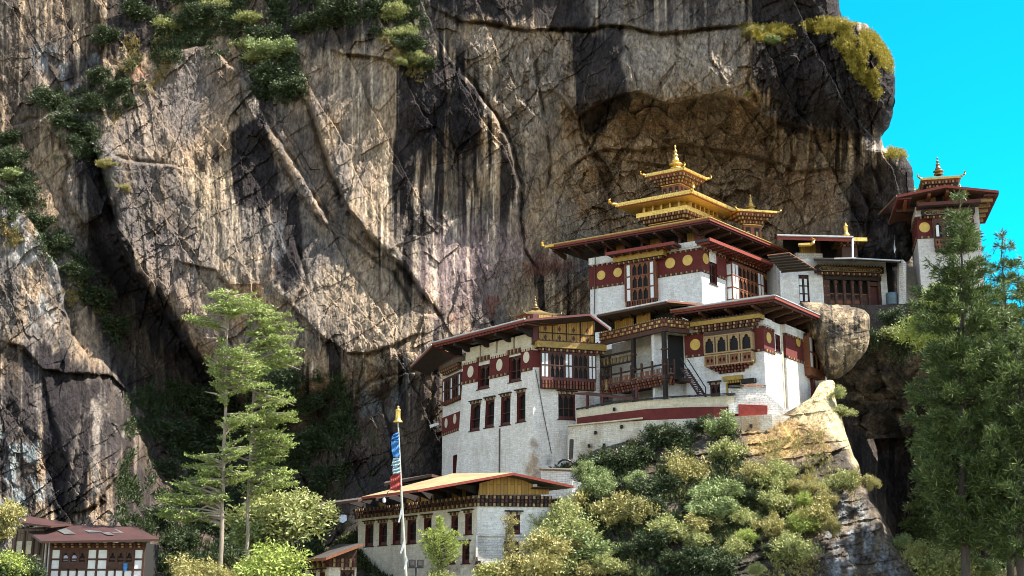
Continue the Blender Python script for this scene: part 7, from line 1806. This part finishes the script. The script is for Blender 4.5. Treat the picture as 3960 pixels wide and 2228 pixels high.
# bushes on the cliff ledges: placed on the rock itself
def on_cliff(vx, vy, lift=.4):
    j = np.argmin((CL['px'][0] - vx) ** 2); i = np.argmin((CL['py'][:, 0] - vy) ** 2)
    return float(CL['Y'][i, j]) - lift
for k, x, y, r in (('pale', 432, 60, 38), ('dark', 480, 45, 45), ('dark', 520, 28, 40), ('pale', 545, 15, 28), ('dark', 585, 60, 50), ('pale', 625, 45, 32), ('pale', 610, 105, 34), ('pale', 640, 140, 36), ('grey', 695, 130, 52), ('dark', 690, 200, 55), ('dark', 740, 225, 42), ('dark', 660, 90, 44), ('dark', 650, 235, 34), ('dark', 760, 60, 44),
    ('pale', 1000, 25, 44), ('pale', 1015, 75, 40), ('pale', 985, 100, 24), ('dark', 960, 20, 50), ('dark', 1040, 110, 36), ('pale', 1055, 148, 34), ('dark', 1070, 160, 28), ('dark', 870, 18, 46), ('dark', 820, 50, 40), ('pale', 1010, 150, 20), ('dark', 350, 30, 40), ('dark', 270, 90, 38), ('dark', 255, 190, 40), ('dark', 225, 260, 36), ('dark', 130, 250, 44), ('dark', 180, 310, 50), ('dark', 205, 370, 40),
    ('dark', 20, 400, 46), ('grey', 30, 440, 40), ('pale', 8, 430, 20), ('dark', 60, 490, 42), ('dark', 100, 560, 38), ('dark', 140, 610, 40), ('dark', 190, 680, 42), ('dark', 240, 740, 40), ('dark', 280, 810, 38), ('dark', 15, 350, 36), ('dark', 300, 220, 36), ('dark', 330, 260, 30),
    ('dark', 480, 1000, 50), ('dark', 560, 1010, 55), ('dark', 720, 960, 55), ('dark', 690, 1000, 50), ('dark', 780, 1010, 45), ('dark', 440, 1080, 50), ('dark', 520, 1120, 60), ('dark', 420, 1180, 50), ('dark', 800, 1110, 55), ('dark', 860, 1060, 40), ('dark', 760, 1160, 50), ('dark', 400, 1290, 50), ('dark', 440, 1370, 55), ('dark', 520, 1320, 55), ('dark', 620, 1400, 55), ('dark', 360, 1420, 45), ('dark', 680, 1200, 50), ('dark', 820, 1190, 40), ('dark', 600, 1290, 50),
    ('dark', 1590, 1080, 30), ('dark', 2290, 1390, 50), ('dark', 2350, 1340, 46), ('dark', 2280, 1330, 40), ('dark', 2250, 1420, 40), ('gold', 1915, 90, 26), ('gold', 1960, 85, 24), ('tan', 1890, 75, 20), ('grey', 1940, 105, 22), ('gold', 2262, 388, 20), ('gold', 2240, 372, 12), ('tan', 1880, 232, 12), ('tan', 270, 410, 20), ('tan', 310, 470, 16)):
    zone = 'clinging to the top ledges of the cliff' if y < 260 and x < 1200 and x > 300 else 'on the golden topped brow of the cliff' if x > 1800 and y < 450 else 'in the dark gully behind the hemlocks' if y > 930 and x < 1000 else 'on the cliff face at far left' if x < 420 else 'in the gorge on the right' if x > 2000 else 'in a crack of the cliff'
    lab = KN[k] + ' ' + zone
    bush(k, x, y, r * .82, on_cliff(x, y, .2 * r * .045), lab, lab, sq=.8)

def cover(name, src, poly, n, mat, size, lab, nz=(.5, .5), up=.8, thr=.0, fs=1.5, per=9, blade=.35, lift=.12, seed=500, soft=16):
    """ground cover growing on rock: tufts scattered over the surface"""
    m = np.zeros(src['X'].shape)
    for q in poly: m = np.maximum(m, poly_mask(src['px'] + 10 * fbm(src['u'] / 2, src['v'] / 2, 3, seed + 3), src['py'] + 10 * fbm(src['u'] / 2, src['v'] / 2, 3, seed + 4), q, soft))
    m = m * sstep(thr - .1, thr + .25, fbm(src['u'] / fs, src['v'] / fs, 4, seed)) * (src['over'] < 12)
    w = m.ravel() / m.sum(); idx = rng.choice(len(w), n, p=w)
    p = np.stack([src['X'].ravel()[idx], src['Y'].ravel()[idx] - lift, src['Z'].ravel()[idx]], 1) + rng.normal(size=(n, 3)) * .12
    ax = unit(rng.normal(size=(n, per, 3)) * .8 + np.array([0, -.35, up])); ln = size * rng.uniform(.5, 1.3, (n, per, 1))
    U = ax * ln; V_ = unit(np.cross(ax, rng.normal(size=(n, per, 3)))) * ln * blade
    c = p[:, None] + U + rng.normal(size=(n, per, 3)) * size * .5
    o = leaf_obj(name, c.reshape(-1, 3), U.reshape(-1, 3), V_.reshape(-1, 3), mat); o['kind'] = 'stuff'
    if lab: o['label'] = lab
cover('undergrowth', CL, [[(400, -100), (1090, -100), (1070, 60), (1010, 110), (900, 60), (770, 80), (770, 240), (680, 255), (600, 140), (420, 150), (300, 290), (250, 260), (390, 90)], [(0, 320), (60, 400), (130, 560), (250, 700), (300, 880), (210, 760), (90, 610), (-40, 520)], [(80, 230), (235, 235), (265, 400), (180, 390)],
    [(330, 1000), (400, 950), (520, 1000), (640, 930), (720, 930), (860, 950), (900, 1100), (830, 1300), (760, 1460), (340, 1460), (380, 1200)], [(320, 1000), (345, 1050), (350, 1449), (300, 1300)]], 24000, 'leaf_dark', .2, 'dark ferns and creepers growing in the cracks of the cliff', thr=-.05)
cover('autumn_growth', CL, [[(320, 100), (420, 90), (430, 190), (330, 260), (280, 320)], [(180, 680), (290, 830), (210, 820), (140, 720)], [(0, 480), (40, 520), (60, 640), (0, 620)], [(480, 10), (560, 10), (540, 60), (480, 60)], [(960, 90), (1080, 150), (1060, 200), (960, 150)]], 1800, 'dry_grass', .13, 'rust brown autumn plants on the cliff ledges', thr=.0)
cover('golden_grass', CL, [[(2020, 62), (2115, 50), (2205, 84), (2252, 145), (2245, 185), (2205, 165), (2160, 140), (2200, 190), (2218, 245), (2200, 250), (2160, 195), (2110, 120), (2060, 95)], [(1860, 66), (1990, 72), (2000, 100), (1880, 100)], [(2216, 372), (2280, 382), (2285, 405), (2225, 400)]], 5600, 'leaf_gold', .15, 'golden moss and grass draped over the brow of the cliff', thr=-.3, soft=8, blade=.25)
cover('slope_grass', SP, [[(1380, 1200), (1700, 1090), (1900, 1120), (2060, 1090), (2110, 1180), (2150, 1260), (2020, 1320), (2060, 1460), (1380, 1460)], [(300, 1350), (900, 1250), (1100, 1460), (300, 1520)]], 9000, 'leaf_tan', .13, 'dry grass and low herbs covering the rock slope', thr=-.05, blade=.22)
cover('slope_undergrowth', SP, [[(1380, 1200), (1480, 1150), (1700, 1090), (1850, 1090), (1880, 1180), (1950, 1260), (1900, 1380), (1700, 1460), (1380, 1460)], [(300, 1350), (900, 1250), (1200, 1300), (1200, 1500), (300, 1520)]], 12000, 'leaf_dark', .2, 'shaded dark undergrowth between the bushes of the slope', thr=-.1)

# ------------------------------------------------------------------ hemlocks: layered flat sprays on bare trunks
def spray(tips, along, wid, nt, size, droop=.1):
    """flat fans of needles along branches; tips: list of (p0, p1)"""
    Cs, Us, Vs = [], [], []
    for p0, p1, f0 in tips:
        p0, p1 = np.array(p0), np.array(p1); d = p1 - p0; L = np.linalg.norm(d); d = d / L
        side = unit(np.cross(d, np.array([0, 0, 1.])))
        n = max(8, int(nt * L)); t = rng.uniform(f0, 1.03, n); sg = rng.choice([-1, 1], n)
        ln = wid * L * (1.05 - t * .75) * rng.uniform(.35, 1., n) + .18
        tw = d[None] * rng.uniform(.35, .9, (n, 1)) + side[None] * sg[:, None] + np.array([0, 0, 1.]) * rng.uniform(-.3, .4, (n, 1))
        tw = unit(tw); k = 9; u = np.linspace(.05, 1, k)[None, :, None]
        base = p0 + d * (t * L)[:, None] + np.array([0, 0, 1.]) * (-.25 * np.sin(t * 3.1) * droop * L)[:, None]
        pos = base[:, None] + tw[:, None] * (ln[:, None, None] * u) + rng.normal(size=(n, k, 3)) * .05
        ax = unit(tw[:, None] + rng.normal(size=(n, k, 3)) * .55)
        U = ax * size * rng.uniform(.7, 1.3, (n, k, 1)); nrm = unit(np.array([0, 0, 1.]) + rng.normal(size=(n, k, 3)) * .8)
        Cs.append(pos.reshape(-1, 3)); Us.append(U.reshape(-1, 3)); Vs.append((unit(np.cross(U, nrm)) * size * .42).reshape(-1, 3))
    return np.concatenate(Cs), np.concatenate(Us), np.concatenate(Vs)
def hemlock(label, Y, trunk, pads, bare, r0):
    pts = [P(x * 1.5379, y * 1.5379, Y) for x, y in trunk]
    T = thing('hemlock_tree', label, 'tree', pts[0], 'twin hemlocks')
    tb = MB(); fine = []
    for a, b in zip(pts, pts[1:]):
        for k in range(6): fine.append(a.lerp(b, k / 6) + Vector((rnd.uniform(-.05, .05), rnd.uniform(-.05, .05), 0)))
    fine.append(pts[-1]); n = len(fine)
    tb.tube(fine, [r0 * (1 - .85 * (k / n) ** 1.2) for k in range(n)], 'pale_bark', 9); tb.build('trunk', T, smooth=True)
    bb = MB(); tips = []
    ys = np.array([t[1] for t in trunk]); xs = np.array([t[0] for t in trunk])
    for cx, cy, rx, ry, nb in pads:
        for _ in range(nb):
            a = rng.uniform(0, 2 * np.pi); q = math.sqrt(rng.random())
            tx, ty = cx + rx * q * math.cos(a), cy + ry * q * math.sin(a)
            h = ty + rng.uniform(-10, 34); h = float(np.clip(h, ys.min() + 4, ys.max()))
            bx = float(np.interp(-h, -ys, xs)); dd = rng.uniform(-1, 1) * abs(rx) * 1.1 * Y / 3300
            p0, p1 = P(bx * 1.5379, h * 1.5379, Y), P(tx * 1.5379, ty * 1.5379, Y + dd)
            if (p1 - p0).length < .6: p1 = p0 + Vector((rng.uniform(-1, 1), rng.uniform(-1, 1), .15)) * 1.2
            L = (p1 - p0).length; mid = p0.lerp(p1, .5) + Vector((0, 0, .06 * L))
            bb.tube([p0, mid, p1], [.07 + .012 * L, .045, .015], 'pale_bark', 5); tips.append((p0, p1, max(.12, 1 - 2.6 / L) if L > 2.6 else .15))
    for x0, y0, x1, y1, x2, y2 in bare:
        bb.tube([P(x0 * 1.5379, y0 * 1.5379, Y), P(x1 * 1.5379, y1 * 1.5379, Y - .4), P(x2 * 1.5379, y2 * 1.5379, Y - .5)], [.10, .08, .025], 'pale_bark', 6)
    bb.build('limb', T)
    c, U, V_ = spray(tips, 0, .46, 9, .105)
    leaf_obj('crown', c, U, V_, 'needle_hemlock', T, T.location)
hemlock('taller left hemlock with pale bare trunk and flat layered sprays', 102, [(552, 1500), (556, 1380), (560, 1240), (566, 1080), (570, 900), (572, 800), (573, 730)],
    [(575, 742, 62, 16, 16), (600, 770, 80, 20, 18), (555, 765, 60, 18, 10), (500, 800, 30, 14, 8), (545, 850, 18, 10, 4), (600, 885, 70, 20, 14), (560, 910, 50, 20, 12), (545, 945, 35, 20, 9), (640, 915, 50, 20, 10), (610, 960, 70, 24, 14), (560, 985, 40, 16, 6),
     (500, 1160, 50, 20, 9), (470, 1205, 55, 18, 10), (430, 1250, 35, 12, 7), (440, 1292, 45, 12, 8), (530, 1185, 40, 24, 9), (600, 1120, 55, 30, 12), (520, 1250, 50, 16, 7), (610, 1190, 40, 22, 8), (600, 1055, 50, 24, 10), (470, 1440, 55, 16, 7)],
    [(566, 1240, 520, 1222, 480, 1242), (565, 1290, 520, 1272, 470, 1300), (564, 1300, 525, 1295, 480, 1312), (568, 1000, 540, 990, 515, 985)], .19)
hemlock('right hemlock of the pair, its crown leaning right over the shadow', 104, [(621, 1500), (622, 1380), (624, 1240), (634, 1060), (641, 900), (642, 810), (640, 770)],
    [(650, 775, 40, 16, 10), (670, 795, 60, 20, 16), (700, 830, 65, 22, 16), (690, 860, 60, 18, 12), (728, 880, 32, 14, 8), (745, 905, 24, 10, 6), (665, 845, 40, 16, 8), (650, 930, 40, 20, 8), (690, 1000, 50, 18, 10), (670, 1030, 55, 20, 12), (715, 1050, 36, 16, 8), (700, 1090, 44, 16, 10), (650, 1080, 40, 22, 8), (715, 1110, 30, 14, 7), (690, 1140, 50, 18, 10), (655, 1160, 40, 18, 8), (700, 1190, 42, 14, 8), (660, 1215, 40, 14, 6), (720, 1215, 30, 14, 5)],
    [(637, 985, 690, 1000, 740, 1020), (640, 890, 690, 905, 755, 930), (630, 1160, 600, 1150, 575, 1160)], .16)

# ------------------------------------------------------------------ pines, the young spruce, a half bare sapling
def conifer(kind, label, Y, apex, base, prof, whorls, nb, mat, size, clump, group=None, bark='dark_bark', r0=.3, upw=.15, jag=.35, blade=.3, cat='tree', dens=1.):
    A, B = P(apex[0] * 1.5379, apex[1] * 1.5379, Y), P(base[0] * 1.5379, base[1] * 1.5379, Y)
    T = thing(kind, label, cat, B, group)
    tb = MB(); n = 14; pts = [B.lerp(A, k / n) + Vector((.12 * math.sin(k * 1.3), .1 * math.cos(k), 0)) * (r0 / .3) for k in range(n)] + [A]
    tb.tube(pts, [r0 * (1 - .93 * k / n) for k in range(n + 1)], bark, 8); tb.build('trunk', T, smooth=True)
    bb = MB(); Cs, Us, Vs = [], [], []
    py = np.array([p[0] for p in prof]); pw = np.array([p[1] for p in prof])
    for w in range(whorls):
        y = apex[1] + (prof[-1][0] - apex[1]) * ((w + rng.random() * .7) / whorls) ** .9
        p0 = B.lerp(A, (base[1] - y) / (base[1] - apex[1])); hw = float(np.interp(y, py, pw)) * Y / 3300
        if hw < .08: hw = .08
        a0 = rng.uniform(0, 6.28)
        for b in range(nb):
            a = a0 + 6.283 * b / nb + rng.uniform(-.4, .4); L = hw * rng.uniform(1 - jag, 1 + jag * .4)
            d = Vector((math.cos(a), math.sin(a), upw + rng.uniform(-.12, .2))); p1 = p0 + d * L; mid = p0.lerp(p1, .55) - Vector((0, 0, .07 * L))
            bb.tube([p0, mid, p1], [.02 + .014 * L, .015 + .008 * L, .008], bark, 4)
            k = max(1, int(L / clump * 1.7 * dens))
            for j in range(k):
                t_ = .28 + .75 * (j + rng.random()) / k; q = p0.lerp(mid, t_ / .55) if t_ < .55 else mid.lerp(p1, (t_ - .55) / .45)
                off = Vector(rng.normal(size=3)) * clump * .35 * (0.3 + t_); q = q + off
                m = 22; ax = unit(rng.normal(size=(m, 3)) * .7 + np.array([d.x * .9, d.y * .9, .5])); ln = size * rng.uniform(.6, 1.25, (m, 1))
                U = ax * ln * .5; Cs.append(np.array(q) + U * 1.2 + rng.normal(size=(m, 3)) * clump * .16); Us.append(U); Vs.append(unit(np.cross(ax, rng.normal(size=(m, 3)))) * ln * blade * .5)
    bb.build('limb', T)
    leaf_obj('crown', np.concatenate(Cs), np.concatenate(Us), np.concatenate(Vs), mat, T, T.location)
    return T
conifer('pine_tree', 'tall blue green pine whose tip stands in front of the far tower', 92, (2416, 488), (2426, 1560), [(488, 4), (530, 20), (600, 48), (660, 62), (720, 88), (800, 105), (900, 120), (1050, 130), (1200, 118), (1330, 80), (1400, 40)], 30, 6, 'needle_pine', .46, .5, 'pines at the right edge', r0=.36, upw=.12, jag=.5, blade=.16, dens=2.6)
conifer('pine_tree', 'slender open pine with its thin top against the sky at the right edge', 96, (2522, 575), (2540, 1560), [(575, 3), (620, 18), (680, 32), (740, 44), (800, 60), (900, 95), (1050, 115), (1250, 105), (1400, 60)], 22, 5, 'needle_pine', .44, .45, 'pines at the right edge', r0=.30, upw=.2, jag=.6, dens=1.9, blade=.16)
conifer('pine_tree', 'dense pine cut by the right edge of the picture', 99, (2590, 650), (2600, 1560), [(650, 6), (720, 45), (800, 80), (950, 120), (1200, 135), (1400, 110)], 24, 6, 'needle_pine', .46, .5, 'pines at the right edge', r0=.36, upw=.12, jag=.6, blade=.16, dens=2.4)
conifer('pine_tree', 'dark lower pine filling the gap between the two taller pines', 106, (2470, 760), (2478, 1560), [(760, 8), (850, 60), (1000, 100), (1200, 130), (1420, 120)], 22, 6, 'needle_pine', .48, .5, 'pines at the right edge', r0=.32, upw=.1, jag=.6, blade=.18, dens=2.2)
conifer('pine_tree', 'shaded pine at the left of the group, overhanging the gorge', 108, (2385, 850), (2392, 1560), [(850, 8), (920, 50), (1020, 75), (1150, 78), (1300, 66), (1400, 30)], 18, 6, 'needle_pine', .48, .5, 'pines at the right edge', r0=.28, upw=.08, jag=.6, blade=.18, dens=2.2)
conifer('pine_tree', 'broad dark pine in front at the lower right corner', 90, (2560, 830), (2566, 1560), [(830, 8), (900, 60), (1000, 100), (1150, 130), (1300, 120), (1420, 60)], 22, 6, 'needle_pine', .46, .5, 'pines at the right edge', r0=.34, upw=.1, jag=.5, blade=.16, dens=2.4)
conifer('pine_tree', 'small shaded pine low in the gorge left of the others', 113, (2345, 1040), (2350, 1560), [(1040, 6), (1100, 30), (1200, 48), (1350, 56), (1430, 40)], 18, 6, 'needle_pine', .46, .5, 'pines at the right edge', r0=.2, upw=.08, jag=.5, blade=.18, dens=2.)
for i, (x, y, Yd) in enumerate(((2480, 905, 140), (2560, 880, 150), (2620, 900, 146), (2660, 860, 160), (2420, 960, 142), (2530, 960, 138))):
    conifer('forest_pine', 'far dark pine on the slope behind the right hand pines', Yd, (x, y), (x + 4, 1350), [(y, 4), (y + 120, 50), (y + 300, 75), (y + 420, 60)], 22, 6, 'needle_pine', .6, .8, 'far pines on the slope behind', r0=.3, upw=.05)
ev = lambda x, y: ((1150 + x * .5024) / 1.5379, (1500 + y * .5024) / 1.5379)
conifer('spruce_sapling', 'bright lime green young spruce with a bare tip in front of the guest house', 99, ev(1096, 1000), ev(1108, 1620), [(ev(0, 1000)[1], 1), (ev(0, 1110)[1], 10), (ev(0, 1135)[1], 40), (ev(0, 1240)[1], 60), (ev(0, 1320)[1], 46), (ev(0, 1400)[1], 18)], 22, 7, 'leaf_lime', .24, .20, None, r0=.08, upw=.35, dens=.38, blade=.16)
conifer('sapling', 'thin half bare sapling with yellowing top in front of the guest house gable', 100.5, ev(1635, 1000), ev(1632, 1560), [(ev(0, 1000)[1], 14), (ev(0, 1060)[1], 22), (ev(0, 1110)[1], 12), (ev(0, 1170)[1], 10), (ev(0, 1330)[1], 20)], 15, 6, 'leaf_tan', .22, .2, None, r0=.08, upw=.6, bark='pale_bark', dens=.4, blade=.2)
for kk, o in protos.items():
    if kk not in used:
        for ch in list(o.children): bpy.data.objects.remove(ch)
        bpy.data.objects.remove(o)
